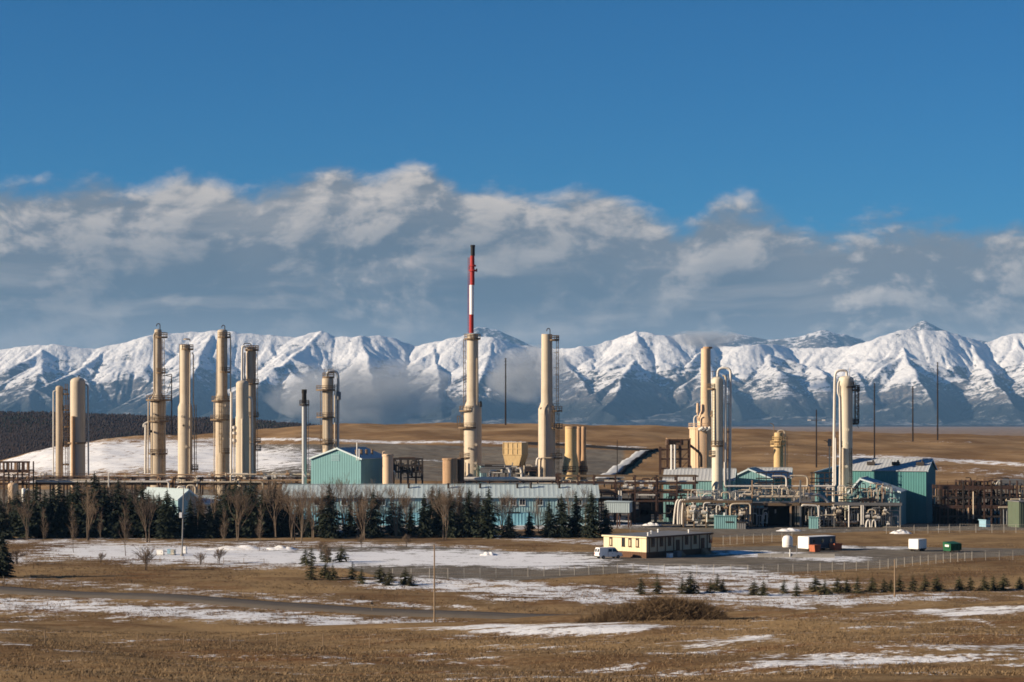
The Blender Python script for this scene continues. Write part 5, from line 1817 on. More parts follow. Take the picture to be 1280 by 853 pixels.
s.vessel(836, 848, 618.5, 2.2, -0.5, PEACH)
s.clutter(rng, 700, 868, 597, 652, -3, 4, 44, 26, [BROWN, STEEL, RTAN, CPIPE, BROWN, STEEL], (0.4, 0.9))
for i in range(14):
    s.valve(rng.uniform(778, 815), rng.uniform(604, 611), -2.8, WPIPE, rng.uniform(0.7, 1.2))
for a, b, row in ((800, 830, 636), (835, 865, 640), (790, 815, 646)):
    MB().box(((s.x(a) + s.x(b)) / 2, 5, s.z(row)), (s.s(b - a), 4, s.s(16))).build('dark_backdrop_box', STEEL, s.t)
# tall brown tower frame with white pipes
s = Rack('steel_frame', 'tall brown lattice frame holding two white vertical pipes', 'steel frame', 843, 585)
for px in (825.4, 834.5, 850, 861.5):
    for y in (-2.5, 2.5):
        s.col(px, 549 if px > 830 else 558.5, y=y, w=0.4)
for row in (550, 562, 574, 586, 598):
    for y in (-2.5, 2.5):
        s.beam(834.5 if row < 558 else 825.4, 861.5, row, y, 0.25, 0.4)
    for px in (834.5, 861.5):
        s.cross(px, row, -2.5, 2.5)
m = MB()
for a, b in ((834.5, 850), (850, 861.5)):
    for r0 in (562, 574, 586):
        MB().bar((s.x(a), -2.6, s.z(r0 + 12)), (s.x(b), -2.6, s.z(r0)), 0.18).build('brace', BROWN, s.t)
MB().box((s.x(843), 0, s.z(553.5)), (s.s(21), 4.4, s.s(6))).build('header_box', DKBR, s.t)
MB().box((s.x(848), 0, s.z(548.5)), (s.s(30), 5.2, 0.25)).build('top_deck', RTAN, s.t)
for px in (838.4, 842.6):
    s.pipe([(px, 556, -2.9), (px, 603, -2.9)], 1.25, WHITE, 'riser')
MB().tube(bend([(s.x(861), -1.5, s.z(556)), (s.x(870), -1.5, s.z(563)), (s.x(876), -1.5, s.z(568)), (s.x(876), -1.5, s.z(584))], 1.0), s.s(1.6), 8).build('duct', DKBR, s.t)
s.ladder(829, 559, 604, -2.6, BROWN, cage=False)

# left process deck with the bright piping
s = Rack('process_deck', 'busy cream pipe deck around the foot of the domed column beside the bright teal shed', 'process unit', 893, 548)
s.beam(851, 893, 626.4, -3.5, 0.4, 0.7, RAIL)
s.beam(893, 938, 626.8, -3.5, 0.4, 0.7, RAIL)
s.beam(851, 938, 626.4, 3.5, 0.4, 0.7, RAIL)
for px in (853, 866, 881, 895, 909, 922, 936):
    for y in (-3.5, 3.5):
        s.col(px, 626.5, y=y, w=0.32, mat=RAIL)
    s.cross(px, 627, -3.5, 3.5, mat=RAIL)
MB().box((s.x(895), 0, s.z(625.2)), (s.s(86), 6.6, 0.12)).build('deck', GREY, s.t)
s.vessel(858.5, 892, 622.4, 2.4, -1.5, GPIPE)
for k, (px, y) in enumerate(((843.6, -1.5), (846.4, -2.4), (849.4, -1.2), (851.6, -2.6))):
    s.pipe([(px - (2 if k == 0 else 0), 655, y), (px - (1 if k == 0 else 0), 642, y), (px + 1.2, 627, y), (px + 4, 624.5, y)], 1.15, WPIPE, 'insulated_pipe', 8, 1.2)
s.hpipe(858, 892, 650.2, 1.6, -3.2, CPIPE)
s.hpipe(855, 880, 641.5, 0.8, -3.0, CPIPE)
s.hpipe(872, 888, 647.2, 1.8, -2.0, PEACH)
s.hpipe(853, 892, 656, 0.7, -3.4, WPIPE)
s.pipe([(865.2, 650, -3.8), (865.2, 638, -3.8), (868, 634, -3.8)], 1.1, WPIPE, 'riser')
s.pipe([(882, 652, -3.8), (882, 633, -3.8)], 0.9, WPIPE, 'riser')
s.pipe([(878, 634, -3.8), (878, 628, -3.8), (886, 628, -3.8)], 0.8, WPIPE)
s.pipe([(911, 645, -3.9), (911, 630, -3.9), (918, 629, -3.9), (936, 629, -3.9), (936, 642, -3.9)], 1.0, CPIPE, 'riser')
s.pipe([(896, 625, -2), (903.6, 625, -2), (904.6, 627, -2)], 1.0, WPIPE, 'pipe_elbow')
s.pipe([(918, 625, -1), (922, 622, -1), (927, 618.6, -1), (938, 618.4, -1)], 1.9, CPIPE, 'duct', 8, 0.8)
s.pipe([(877, 621, -2.6), (880, 617, -2.6), (888, 617, -2.6)], 0.8, WPIPE, 'pipe_elbow')
s.clutter(rng, 853, 938, 628, 657, -3.8, 1.5, 90, 40, [CPIPE, WPIPE, RTAN, CPIPE, GPIPE, WPIPE], (0.3, 0.8))
s.clutter(rng, 856, 938, 612, 626, -3.0, 2.0, 30, 12, [CPIPE, WPIPE, GPIPE, GREY], (0.3, 0.7))
s.vessel(896, 906, 636, 3.0, 0.5, RTAN)
for a, b, r0, r1 in ((855, 868, 634, 656), (871, 884, 640, 656), (887, 902, 632, 656), (908, 922, 634, 657), (925, 936, 640, 657)):
    MB().box(((s.x(a) + s.x(b)) / 2, 3.2, (s.z(r0) + s.z(r1)) / 2), (s.s(b - a), 2.0, s.s(r1 - r0))).build('dark_backdrop_box', STEEL, s.t)  # added dark boxes, standing in for shade in the gaps below the deck
for i in range(18):
    s.valve(rng.uniform(856, 934), rng.uniform(632, 654), -3.6, rng.choice([CPIPE, WPIPE, RTAN]), rng.uniform(0.8, 1.4))
s.railing(852, 890, 625.6, -3.5, RAIL, 0.9)
# right process deck
s = Rack('process_deck', 'long grey pipe deck with a dark open bay beneath the last cream column', 'process unit', 1030, 552)
s.hpipe(905, 1043, 607.6, 1.1, -2.0, WPIPE, -30, -60)
s.hpipe(938, 1000, 620.4, 1.6, -3.2, CPIPE)
s.hpipe(948, 984, 610.6, 0.8, -1.0, CPIPE)
for a, b in ((938, 985), (985, 1040), (1040, 1082), (1082, 1124)):
    s.beam(a, b, 629.8, -3.8, 0.45, 0.8, RAIL if a < 1000 else GREY)
    s.beam(a, b, 629.8, 4.0, 0.45, 0.6, GREY)
for px in (938, 947, 986, 998, 1012, 1027, 1040, 1058, 1073, 1096, 1109, 1122):
    s.col(px, 600 if px in (998, 938) else 629.5, y=-3.8, w=0.45 if px in (986, 998) else 0.3, mat=RTAN if px in (986, 938) else GREY)
    s.col(px, 629.5, y=4.0, w=0.3, mat=STEEL)
    s.cross(px, 630, -3.8, 4.0, mat=GREY)
MB().box((s.x(1031), 0.2, s.z(628.6)), (s.s(184), 7.4, 0.12)).build('deck', GREY, s.t)
MB().box((s.x(974), 3.4, s.z(644.5)), (s.s(34), 1.0, s.s(27))).build('bay_wall', SOOT_SHADE, s.t)  # near-black walls and roof paint in the shade of the open bay
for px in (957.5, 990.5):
    MB().box((s.x(px), -0.2, s.z(644.5)), (0.4, 6.6, s.s(27))).build('bay_wall', SOOT_SHADE, s.t)
for a, b, r0, r1 in ((1004, 1018, 634, 657), (1024, 1040, 638, 657), (1043, 1056, 634, 656), (1060, 1078, 640, 657), (1082, 1098, 633, 657), (1101, 1120, 636, 657), (940, 956, 636, 657)):
    MB().box(((s.x(a) + s.x(b)) / 2, 2.4, (s.z(r0) + s.z(r1)) / 2), (s.s(b - a), 2.6, s.s(r1 - r0))).build('dark_backdrop_box', SOOT_SHADE if a % 2 else STEEL, s.t)  # dark backdrop added behind the piping to imitate shaded gaps
MB().box((s.x(972), 0.5, s.z(632.4)), (s.s(31), 7, 0.3)).build('bay_roof', SOOT_SHADE, s.t)
MB().cyl((s.x(970), 1.2, s.z(642)), (s.x(970), 1.2, s.z(637)), 0.2, None, 8).build('lamp_tube', WHITE, s.t)
s.pipe([(991.5, 627, -2.0), (996, 627, -2), (1003, 617.4, -2.0), (1024, 618.4, -2), (1031, 625, -2), (1034, 628.5, -2)], 2.0, GPIPE, 'duct', 10, 1.2)
s.pipe([(981.5, 608, -2.4), (981.5, 596.4, -2.4), (977, 594.8, -2.4), (964, 595, -2.4)], 1.0, WPIPE, 'pipe_elbow', 8, 1.0)
s.pipe([(1007.8, 607, -2.4), (1007.8, 596.4, -2.4), (1004, 594.6, -2.4), (986, 594.6, -2.4)], 1.0, CPIPE, 'pipe_elbow', 8, 1.0)
for px in (948, 957, 966, 976, 984, 1014, 1020, 1030, 1036):
    s.col(px, 590.5, 608, -1.2, 0.22, STEEL)
for row in (591, 598, 603):
    s.beam(944, 986, row, -1.2, 0.2, 0.3, STEEL)
    s.beam(1012, 1040, row, -1.2, 0.2, 0.3, STEEL)
for px, b in ((1021, 657), (1058, 660), (1073.5, 655), (1075.8, 655)):
    s.pipe([(px, b, -4.2), (px, 631, -4.2)], 0.9, WPIPE, 'riser')
s.pipe([(1000, 632, -4.0), (1000, 630.5, -4.2), (1020, 631.4, -4.2), (1020.6, 648, -4.2)], 1.0, WPIPE, 'pipe_elbow')
s.pipe([(1082, 640, -4.2), (1082, 636.5, -4.2), (1091, 636.5, -4.2), (1091, 642, -4.2)], 0.8, CPIPE, 'pipe_elbow')
for px in (1080, 1087):
    s.pipe([(px - 1, 659.6, -4.4), (px, 650, -4.4), (px + 3.5, 649, -4.4), (px + 4.2, 659.6, -4.4)], 1.05, WPIPE, 'return_bend', 8, 0.8)
s.vessel(1050, 1071, 653, 2.2, -2.4, RTAN)
s.vessel(1074, 1094, 624.5, 2.6, -1.0, STEEL)
s.clutter(rng, 1004, 1122, 631, 659, -4.2, 0.6, 100, 44, [GPIPE, WPIPE, CPIPE, GREY, STEEL, WPIPE, CPIPE], (0.3, 0.75))
s.clutter(rng, 938, 958, 630, 658, -3.7, -2.6, 9, 2, [CPIPE, WPIPE, GREY], (0.4, 0.8))
s.clutter(rng, 940, 1120, 604, 628, -3.0, 2.6, 80, 40, [GPIPE, CPIPE, STEEL, WPIPE, RTAN, CPIPE], (0.3, 0.75))
for i in range(20):
    s.valve(rng.uniform(1005, 1110), rng.uniform(634, 656), -4.0, rng.choice([CPIPE, WPIPE, STEEL]), rng.uniform(0.8, 1.4))
s.railing(938, 1000, 618, -3.9, GREY)
s.railing(1064, 1122, 628.6, -3.9, STEEL)
# far right dark steel frames
s = Rack('steel_frame', 'dark rusty steel frames and pipes beyond the big teal hall', 'steel frame', 1225, 562)
cols = (1171, 1181, 1192, 1200, 1207, 1212, 1219, 1226, 1235, 1247, 1258, 1267, 1276, 1290)
for k, px in enumerate(cols):
    for y in (-4, 0.5, 5):
        s.col(px, 606 + (k % 3) * 2 if px < 1200 else 600.5, y=y, w=0.45 if k % 2 else 0.32, mat=BROWN if k % 3 else STEEL)
for a, b in ((1170, 1202), (1200, 1236), (1235, 1262), (1260, 1292)):
    for row, h, mt in ((609, 1.0, BROWN), (621.5, 0.6, STEEL), (633, 0.9, BROWN), (645, 0.5, STEEL)):
        if row == 609 and a == 1260:
            continue
        for y in (-4, 5):
            s.beam(a, b, row, y, 0.4, h, mt)
for row in (621, 633):
    for px in cols[::2]:
        s.cross(px, row, -4, 5, mat=STEEL)
MB().box((s.x(1235), 2, s.z(602)), (s.s(74), 5, 0.35)).build('top_deck', BROWN, s.t)
MB().box((s.x(1262), 1, s.z(603)), (s.s(30), 7, 1.6)).build('fan_housing', GREY, s.t)
MB().box((s.x(1186), -2, s.z(609)), (s.s(26), 2.0, 0.5)).build('cable_tray', CPIPE, s.t)
s.railing(1217, 1247, 600.5, -4, BROWN)
s.railing(1172, 1200, 606, -3, BROWN)
s.pipe([(1236, 607, -3), (1238, 601, -3), (1242, 607, -3)], 0.8, CPIPE, 'pipe_elbow')
s.pipe([(1241, 607, -3.2), (1244, 600.6, -3.2), (1248, 605, -3.2)], 0.8, WPIPE, 'pipe_elbow')
s.hpipe(1243, 1292, 633.5, 1.0, -4.8, CPIPE)
s.hpipe(1258, 1290, 623.5, 0.9, -4.6, CPIPE)
s.pipe([(1269.5, 660, -5), (1269.5, 622, -5)], 1.1, GPIPE, 'riser')
s.pipe([(1212, 648, -4.6), (1212, 614, -4.6)], 0.8, CPIPE, 'riser')
s.pipe([(1206, 648, -4.6), (1206, 634, -4.6)], 0.9, RTAN, 'riser')
for px in (1250, 1254, 1258, 1263):
    s.pipe([(px, 655, -4.2), (px, 636, -4.2)], 0.6, GPIPE, 'riser')
s.clutter(rng, 1172, 1240, 611, 652, -3.5, 4.5, 40, 30, [BROWN, STEEL, SOOT_SHADE, BROWN, STEEL, RTAN], (0.5, 1.2))
s.clutter(rng, 1240, 1290, 606, 650, -3.5, 4.5, 24, 12, [BROWN, STEEL, GREY, CPIPE], (0.4, 1.0))
s.clutter(rng, 1205, 1262, 597, 606, -3, 3, 12, 8, [BROWN, STEEL, RTAN], (0.4, 0.8))
for a, b, r0, r1 in ((1172, 1186, 634, 656), (1188, 1200, 626, 655), (1222, 1236, 640, 656), (1176, 1198, 613, 622)):
    MB().box(((s.x(a) + s.x(b)) / 2, 4.0, (s.z(r0) + s.z(r1)) / 2), (s.s(b - a), 3.0, s.s(r1 - r0))).build('dark_backdrop_box', SOOT_SHADE if r1 > 630 else STEEL, s.t)
# rusty pipework under the gabled hall and before the small tan tank
s = Rack('pipe_rack', 'short dark pipe skid between the small tan tank and the wide rusty tank', 'pipe skid', 508, 588)
for px in (492, 501, 510, 520, 528):
    for y in (-2, 2):
        s.col(px, 573, y=y, mat=STEEL)
for row in (574, 582, 590):
    for y in (-2, 2):
        s.beam(492, 528, row, y, 0.3, 0.5, STEEL)
s.clutter(rng, 491, 528, 572, 600, -2, 2, 24, 14, [STEEL, BROWN, STEEL, GREY], (0.4, 1.0))
s.pipe([(489.6, 596, -3), (489.6, 588.6, -3), (494, 588.6, -3), (494.6, 593, -3)], 0.8, WPIPE, 'pipe_elbow')
# transmission poles on the field and near the columns
poles = [(632, 447, 531.5, 'dark transmission pole standing on the field between the two tall tan stacks', 2),
         (1093, 478, 575, 'dark transmission pole rising straight behind the teal roofs', 1),
         (1141, 482, 552, 'shorter dark transmission pole of the two on the far field crest', 1),
         (1172, 452, 550.5, 'tallest dark transmission pole on the far field crest', 1),
         (214.5, 468, 541, 'dark transmission pole partly hidden beside the tall stepped column', 3),
         (1020.5, 511, 585, 'dark pole with a pale lit crossbar near the last cream column', 4),
         (771.5, 549, 592, 'thin dark pole beside the pale channel on the slope', 0)]
for px, top, base, lab, kind in poles:
    x, d = ground_hit(px, base)
    z0 = gz(x, d)
    t = thing('utility_pole', lab, 'pole', (x, d, z0 - 0.4), 0, 'dark poles on the field')
    h = Z(top, d) - z0
    w = S(1.9 if kind else 1.1, d)
    MB().cyl((0, 0, 0), (0, 0, h), w / 2 * 1.1, w / 2 * 0.7, 8).build('pole', DPOLE, t)
    if kind in (1, 2):
        for k, f in enumerate((0.99, 0.95, 0.90, 0.72)):
            MB().bar((-S(1.6, d), 0, h * f), (S(1.6, d), 0, h * f), S(0.5, d)).build('insulator_arm', DPOLE, t)
    elif kind == 3:
        MB().bar((0, 0, h * 0.97), (-S(7, d), 0, h * 0.99), S(0.9, d)).build('crossarm', DPOLE, t)
        MB().bar((0, 0, h * 0.93), (-S(6, d), 0, h * 0.70), S(0.7, d)).build('brace', DPOLE, t)
    elif kind == 4:
        MB().bar((-S(11, d), 0, h * 0.82), (S(11, d), 0, h * 0.82), S(0.8, d)).build('crossarm', GREY, t)
        for q in (-10, -8, 8, 10):
            MB().box((S(q, d), -0.3, h * 0.82), (S(1.8, d), 0.5, S(1.4, d))).build('lamp_head', WHITE, t)
# pale lined channel with a black edge climbing the slope
pts = [ground_hit(px, py) for px, py in ((752, 600), (768, 590), (784, 578.5), (799, 568.5), (810, 563.5))]
tag(strip('drainage_channel', pts, 5.0, PALEG, 0.45, 0.15, 4.0), kind='structure')
pts = [ground_hit(px, py) for px, py in ((765, 599.5), (773, 594), (788, 583), (803, 571.5), (816, 565), (821, 563.5))]
tag(strip('channel_kerb', pts, 1.3, LINER, 0.9, 0.2, 4.0), kind='structure')
pts = [ground_hit(px, py) for px, py in ((660, 555.5), (700, 557), (740, 559.5), (780, 562.5), (815, 564.5))]
tag(strip('channel_kerb', pts, 2.4, LINER, 1.0, 0.5, 6.0), kind='structure')


# ------------------------------------------------------------------ trees
def spruce_meshes(seed, whorls, per, width, mat, droop=0.35, ragged=0.25):
    """unit-height spruce: branches of hanging needle sprays round a straight trunk"""
    rg = np.random.RandomState(seed)
    V, T = [], []

    def tri(a, b, c):
        n = len(V)
        V.extend((a, b, c))
        T.append((n, n + 1, n + 2))
    for w in range(whorls):
        f = w / (whorls - 1)
        z = 0.06 + 0.92 * f ** 0.93
        L = width * (1 - f) ** 0.82 * (1 + ragged * (rg.rand() - 0.5)) + 0.012
        for k in range(per if f < 0.85 else max(4, per - 3)):
            a = rg.rand() * 6.283
            Lk = L * (0.62 + 0.55 * rg.rand())
            if rg.rand() < 0.07:
                Lk *= 0.45
            ux, uy = math.cos(a), math.sin(a)
            px_, py_ = -uy, ux
            zz = z + (rg.rand() - 0.5) * 0.05
            tip = np.array([ux * Lk, uy * Lk, zz - droop * Lk * (0.6 + 0.8 * rg.rand()) + 0.12 * Lk * f])
            root = np.array([0, 0, zz + 0.01])
            for q in range(4):
                s0, s1 = q * 0.24, q * 0.24 + 0.36
                p0 = root + (tip - root) * s0
                p1 = root + (tip - root) * min(1.0, s1)
                wd = Lk * (0.30 - 0.045 * q) * (0.7 + 0.6 * rg.rand())
                sgn = 1 if q % 2 else -1
                side = np.array([px_, py_, 0]) * wd * sgn
                hang = np.array([0, 0, -wd * (0.5 + 0.7 * rg.rand())])
                tri(p0, p1, p0 * 0.35 + p1 * 0.65 + side + hang * 0.5)
                tri(p0, p1, p0 * 0.4 + p1 * 0.6 - side * 0.6 + hang)
    for k in range(3):
        a = k * 2.1
        tri((0.006 * math.cos(a), 0.006 * math.sin(a), 0.93), (0.006 * math.cos(a + 2), 0.006 * math.sin(a + 2), 0.93), (0, 0, 1.0))
    crown = np_mesh('crown', np.array(V), np.array(T), mat)
    m = MB().cyl((0, 0, -0.03), (0, 0, 0.97), 0.016, 0.002, 6)
    tr = bpy.data.meshes.new('trunk')
    tr.from_pydata(m.v, [], m.f)
    tr.materials.append(BARK)
    return tr, crown


def bare_tree_meshes(seed, bark, spread=0.34, up=0.8, depth=5, trunks=1, twig=0.0032):
    """unit-height leafless tree: trunk, limbs and a fine haze of twigs"""
    rg = random.Random(seed)
    trunk, tw = MB(), MB()

    def grow(p, dirv, L, r, lev, mb):
        q = p + dirv * L
        mb.cyl(p, q, r, r * 0.66, 5 if lev < 2 else 3, lev < 2, caps=False)
        if lev >= depth:
            return
        nb = 3 if lev < 3 else 4
        for k in range(nb):
            f = rg.uniform(0.35, 1.0) if k else 1.0
            b = p + dirv * (L * f)
            ax = Vector((rg.uniform(-1, 1), rg.uniform(-1, 1), rg.uniform(-0.1, 1.0) * up))
            nd = (dirv * (1.0 if k == 0 else 0.65) + ax * (spread * (0.7 if k == 0 else 1.6))).normalized()
            grow(b, nd, L * rg.uniform(0.56, 0.8), max(twig, r * (0.62 if k == 0 else 0.42)), lev + 1, mb if lev == 0 and k == 0 else tw)
    for k in range(trunks):
        o = Vector((rg.uniform(-0.03, 0.03), rg.uniform(-0.03, 0.03), -0.02)) * (1 if trunks > 1 else 0)
        dv = Vector((rg.uniform(-0.12, 0.12), rg.uniform(-0.12, 0.12), 1)).normalized() if trunks > 1 else Vector((rg.uniform(-0.03, 0.03), 0, 1)).normalized()
        grow(o, dv, 0.30, 0.013 if trunks == 1 else 0.009, 0, trunk)
    top = max(v[2] for v in tw.v)
    out = []
    for nm, mb, mt in (('trunk', trunk, bark), ('twigs', tw, TWIG)):
        me = bpy.data.meshes.new(nm)
        me.from_pydata([(v[0] / top, v[1] / top, v[2] / top) for v in mb.v], [], mb.f)
        me.materials.append(mt)
        out.append(me)
    return out


SPR = [spruce_meshes(30 + i, 26, 15, 0.20 + 0.025 * (i % 3), NEEDLE, 0.36, 0.55) for i in range(5)]
BSPR = [spruce_meshes(60, 22, 14, 0.21, BNEEDLE, 0.25, 0.35)]
YSPR = [spruce_meshes(70 + i, 13, 11, 0.28 + 0.03 * i, YNEEDLE, 0.22, 0.35) for i in range(4)]
TALLB = [bare_tree_meshes(140 + i, PBARK, 0.27, 1.25, 5, 2 + i % 2, 0.00075) for i in range(5)]


def poplar_meshes(seed):
    """young poplar: one leader with upswept twiggy side branches from low down"""
    rg = random.Random(seed)
    trunk, tw = MB(), MB()
    bend_ = [Vector((0, 0, -0.02))]
    for i in range(8):
        bend_.append(bend_[-1] + Vector((rg.uniform(-.012, .012), rg.uniform(-.012, .012), 0.128)))
    for i in range(8):
        trunk.cyl(bend_[i], bend_[i + 1], 0.0075 * (1 - i / 8.6), 0.0075 * (1 - (i + 1) / 8.6), 5, True, caps=False)
    for _ in range(64):
        z = rg.uniform(0.16, 0.97)
        k = min(7, int((z + 0.02) / 0.128))
        p = bend_[k].lerp(bend_[k + 1], ((z + 0.02) / 0.128) - k)
        a = rg.uniform(0, 6.283)
        L = (0.05 + 0.24 * (1 - z) ** 0.7) * rg.uniform(0.6, 1.15)
        dv = Vector((math.cos(a) * 0.55, math.sin(a) * 0.55, 1.0)).normalized()
        q = p + dv * L
        tw.cyl(p, q, 0.0016, 0.0007, 3, False, caps=False)
        for _ in range(7):
            f = rg.uniform(0.2, 1.0)
            d2 = (dv + Vector((rg.uniform(-.6, .6), rg.uniform(-.6, .6), rg.uniform(-.1, .6)))).normalized()
            b = p + dv * (L * f)
            tw.cyl(b, b + d2 * L * rg.uniform(0.25, 0.6), 0.0008, 0.0005, 3, False, caps=False)
    out = []
    for nm, mb, mt in (('trunk', trunk, PBARK), ('twigs', tw, TWIG)):
        me = bpy.data.meshes.new(nm)
        me.from_pydata(mb.v, [], mb.f)
        me.materials.append(mt)
        out.append(me)
    return out


POP = [poplar_meshes(200 + i) for i in range(4)]
BUSHY = [bare_tree_meshes(120 + i, BARK, 0.36, 0.75, 4, 5, 0.0036) for i in range(3)]
TR = random.Random(5)


def tree(name, label, cat, px, base, top, d, meshes, group, widen=1.0, crown='crown', dpx=0.0):
    x = X(px, d)
    z = gz(x, d)
    h = Z(top, d) - z
    t = thing(name, label, cat, (x, d, z), TR.uniform(0, 6.28), group)
    t.scale = (h * widen, h * widen, h)
    a = link_mesh('trunk', meshes[0], t)
    b = link_mesh(crown, meshes[1], t)
    return t


ORD = ['first', 'second', 'third', 'fourth', 'fifth', 'sixth', 'seventh', 'eighth', 'ninth', 'tenth', 'eleventh', 'twelfth']
MARKS = [(-60, 58, 'below the air cooler'), (58, 128, 'below the twin domed columns'), (128, 188, 'between domed and ringed columns'), (188, 250, 'below the first ringed column'), (250, 330, 'below the short domed vessel'),
         (330, 386, 'below the grey flue stack'), (386, 450, 'below the teal gabled hall'), (450, 500, 'below the small tan tank'), (500, 545, 'below the dark pipe skid'),
         (545, 580, 'below the rusty tan tank'), (580, 625, 'below the beacon stack'), (625, 668, 'below the ochre hopper'), (668, 704, 'below the plain tan stack'), (704, 800, 'below the three exhaust stacks')]


def labelled(rows, what, marks):
    """label each by what rises behind it and its turn from the west end there"""
    rows = sorted(rows)
    n, tot = {}, {}
    out = []
    key = lambda px: next((m[2] for m in marks if m[0] <= px < m[1]), marks[-1][2])
    for r in rows:
        tot[key(r[0])] = tot.get(key(r[0]), 0) + 1
    for r in rows:
        k = key(r[0])
        i = n.get(k, 0)
        n[k] = i + 1
        if tot[k] == 1:
            lab = f'only {what} {k}'
        else:
            lab = f'{ORD[i]} from left of {what}s {k}'
        out.append((r, lab))
    return out


# windbreak spruces: column, top row, distance
WB = [(12, 618, 520), (34, 606, 522), (56, 612, 520), (73, 600, 524), (88, 606, 518), (108, 598, 522), (124, 596, 520), (140, 606, 524), (156, 602, 520), (170, 604, 522), (186, 612, 520), (199, 616, 518), (204, 626, 503), (217, 622, 508), (225, 634, 516), (250, 616, 520), (403, 616, 518), (452, 614, 518), (598, 614, 518), (270, 610, 522), (282, 604, 520), (294, 600, 524), (307, 604, 520), (320, 602, 522), (336, 606, 520), (352, 610, 524), (374, 618, 520), (540, 606, 520), (575, 610, 522), (1, 622, 492), (22, 612, 505), (45, 599, 498), (66, 605, 508), (80, 612, 500), (97, 600, 506), (118, 588, 500), (131, 604, 510), (148, 598, 500), (163, 612, 508), (178, 602, 500),
      (192, 618, 506), (209, 610, 496), (238, 622, 500), (262, 632, 498), (275, 622, 506), (287, 602, 500), (300, 606, 508), (313, 598, 500), (328, 610, 506), (344, 604, 502),
      (360, 612, 508), (386, 628, 500), (412, 604, 498), (438, 624, 505), (467, 611, 498), (490, 614, 508), (500, 626, 506), (513, 628, 512), (530, 615, 500),
      (549, 610, 506), (562, 612, 500), (586, 608, 500), (611, 607, 498), (636, 641, 498), (662, 638, 504), (686, 624, 500), (702, 616, 500), (720, 612, 502), (739.5, 610, 498), (757, 627, 500)]
for (px, top, d), lab in labelled(WB, 'tall dark windbreak spruce', MARKS):
    blue = px in (490, 500)
    m = BSPR[0] if blue else SPR[int(px) % 5]
    if blue:
        lab = 'bluish spruce in the windbreak, ' + ('taller of two' if px == 490 else 'shorter of two') + ' beside each other before the office'
    if px == 636:
        lab = 'short bushy spruce in the windbreak before the blue sign panel'
    if px == 662:
        lab = 'smallest spindly spruce in the windbreak, before the blue panel'
    tree('spruce_tree', lab, 'tree', px, 0, top, d, m, 'windbreak spruces', 1.9 if px == 636 else (1.5 if px < 330 else 1.2))
# bare poplars among and before them: column, top, distance
BP = [(345, 596, 498), (390, 600, 496), (420, 592, 498), (463, 598, 502), (493, 602, 500), (566, 602, 500), (588, 606, 502), (640, 610, 504), (8, 600, 512), (32, 610, 490), (54, 636, 452), (106, 590, 514), (92, 632, 442), (126, 640, 470), (140, 588, 512), (157, 626, 432), (112, 604, 488), (172, 598, 512), (186, 606, 480), (246, 604, 515), (268, 596, 512),
      (281, 634, 455), (296, 600, 488), (324, 632, 448), (338, 592, 512), (352, 588, 506), (366, 600, 490), (377, 606, 478), (396, 604, 514), (428, 590, 512), (446, 598, 500), (456, 612, 486), (479, 604, 514), (506, 606, 512),
      (540, 598, 514), (556, 602, 490), (573, 598, 512), (600, 612, 514), (628, 615, 515), (672, 618, 515), (712, 606, 515), (732, 604, 515)]
for (px, top, d), lab in labelled(BP, 'leafless windbreak tree', [(a, b, c) for a, b, c in MARKS]):
    front = d < 475
    if front:
        lab = {54: 'thin bare sapling standing in front of the spruces near the dark bush', 92: 'pale bare poplar on the snow before the twin domed columns', 126: 'faint small bare sapling between two bare poplars',
               157: 'pale bare forked poplar on the snow before the spruces', 281: 'pale bare poplar in front of the spruces behind the snow heaps', 324: 'pale spreading bare poplar beside the snow heaps',
               }.get(px, lab)
    tree('bare_tree', lab, 'tree', px, 0, top, d, (POP[int(px) % 4] if front else TALLB[int(px) % 5]), 'leafless trees by the windbreak', 1.0 if front else 1.15, 'twigs')
# young spruces: column, base row, height in rows
YS = [(382, 707, 20), (389, 726, 24), (389, 705, 20), (407, 703, 22), (407, 724, 22), (416, 726, 20), (427, 703, 21), (441, 725, 21), (452, 729, 19), (475, 728, 21), (487, 731, 19), (507, 730, 20), (514, 732, 15)]
YM = [(370, 400, 'at the end nearest the windbreak'), (400, 434, 'beside the two bare shrubs'), (434, 465, 'mid-row before the snowy yard'), (465, 530, 'next to the fence end')]
for (px, base, hh), lab in labelled(YS, 'young spruce', [(a, b, 'in the roadside clump ' + c) for a, b, c in YM]):
    d = CAMZ * F / (base - HOR)
    tree('young_spruce', lab, 'tree', px, base, base - hh * 1.12, d, YSPR[int(px) % 4], 'young spruces by the road', 1.3)
YB = [(801, 742, 20), (821, 741, 21), (853, 741, 18), (863.5, 740, 24), (888, 740, 16), (897, 738, 20), (904, 739, 16)]
for (px, base, hh), lab in labelled(YB, 'young spruce', [(790, 835, 'behind the brush pile start'), (835, 875, 'close together over the brush pile'), (875, 915, 'of the trio past the brush pile')]):
    d = CAMZ * F / (base - HOR)
    tree('young_spruce', lab, 'tree', px, base, base - hh * 1.12, d, YSPR[int(px) % 4], 'young spruces behind the brush pile', 1.3)
YC = [(943, 743, 18), (954, 744, 18), (980, 741, 17), (996, 745, 19), (1019, 740, 20), (1031, 744, 18), (1047, 741, 19), (1058, 740, 16), (1072, 742, 21), (1090, 740, 19), (1105, 741, 18), (1114, 740, 15),
      (1125, 739, 20), (1141, 740, 20), (1156, 738, 20), (1171, 739, 20), (1199, 738, 17), (1213, 738, 17), (1230, 738, 18), (1242, 737, 17), (1255, 736, 18), (1275, 735, 14)]
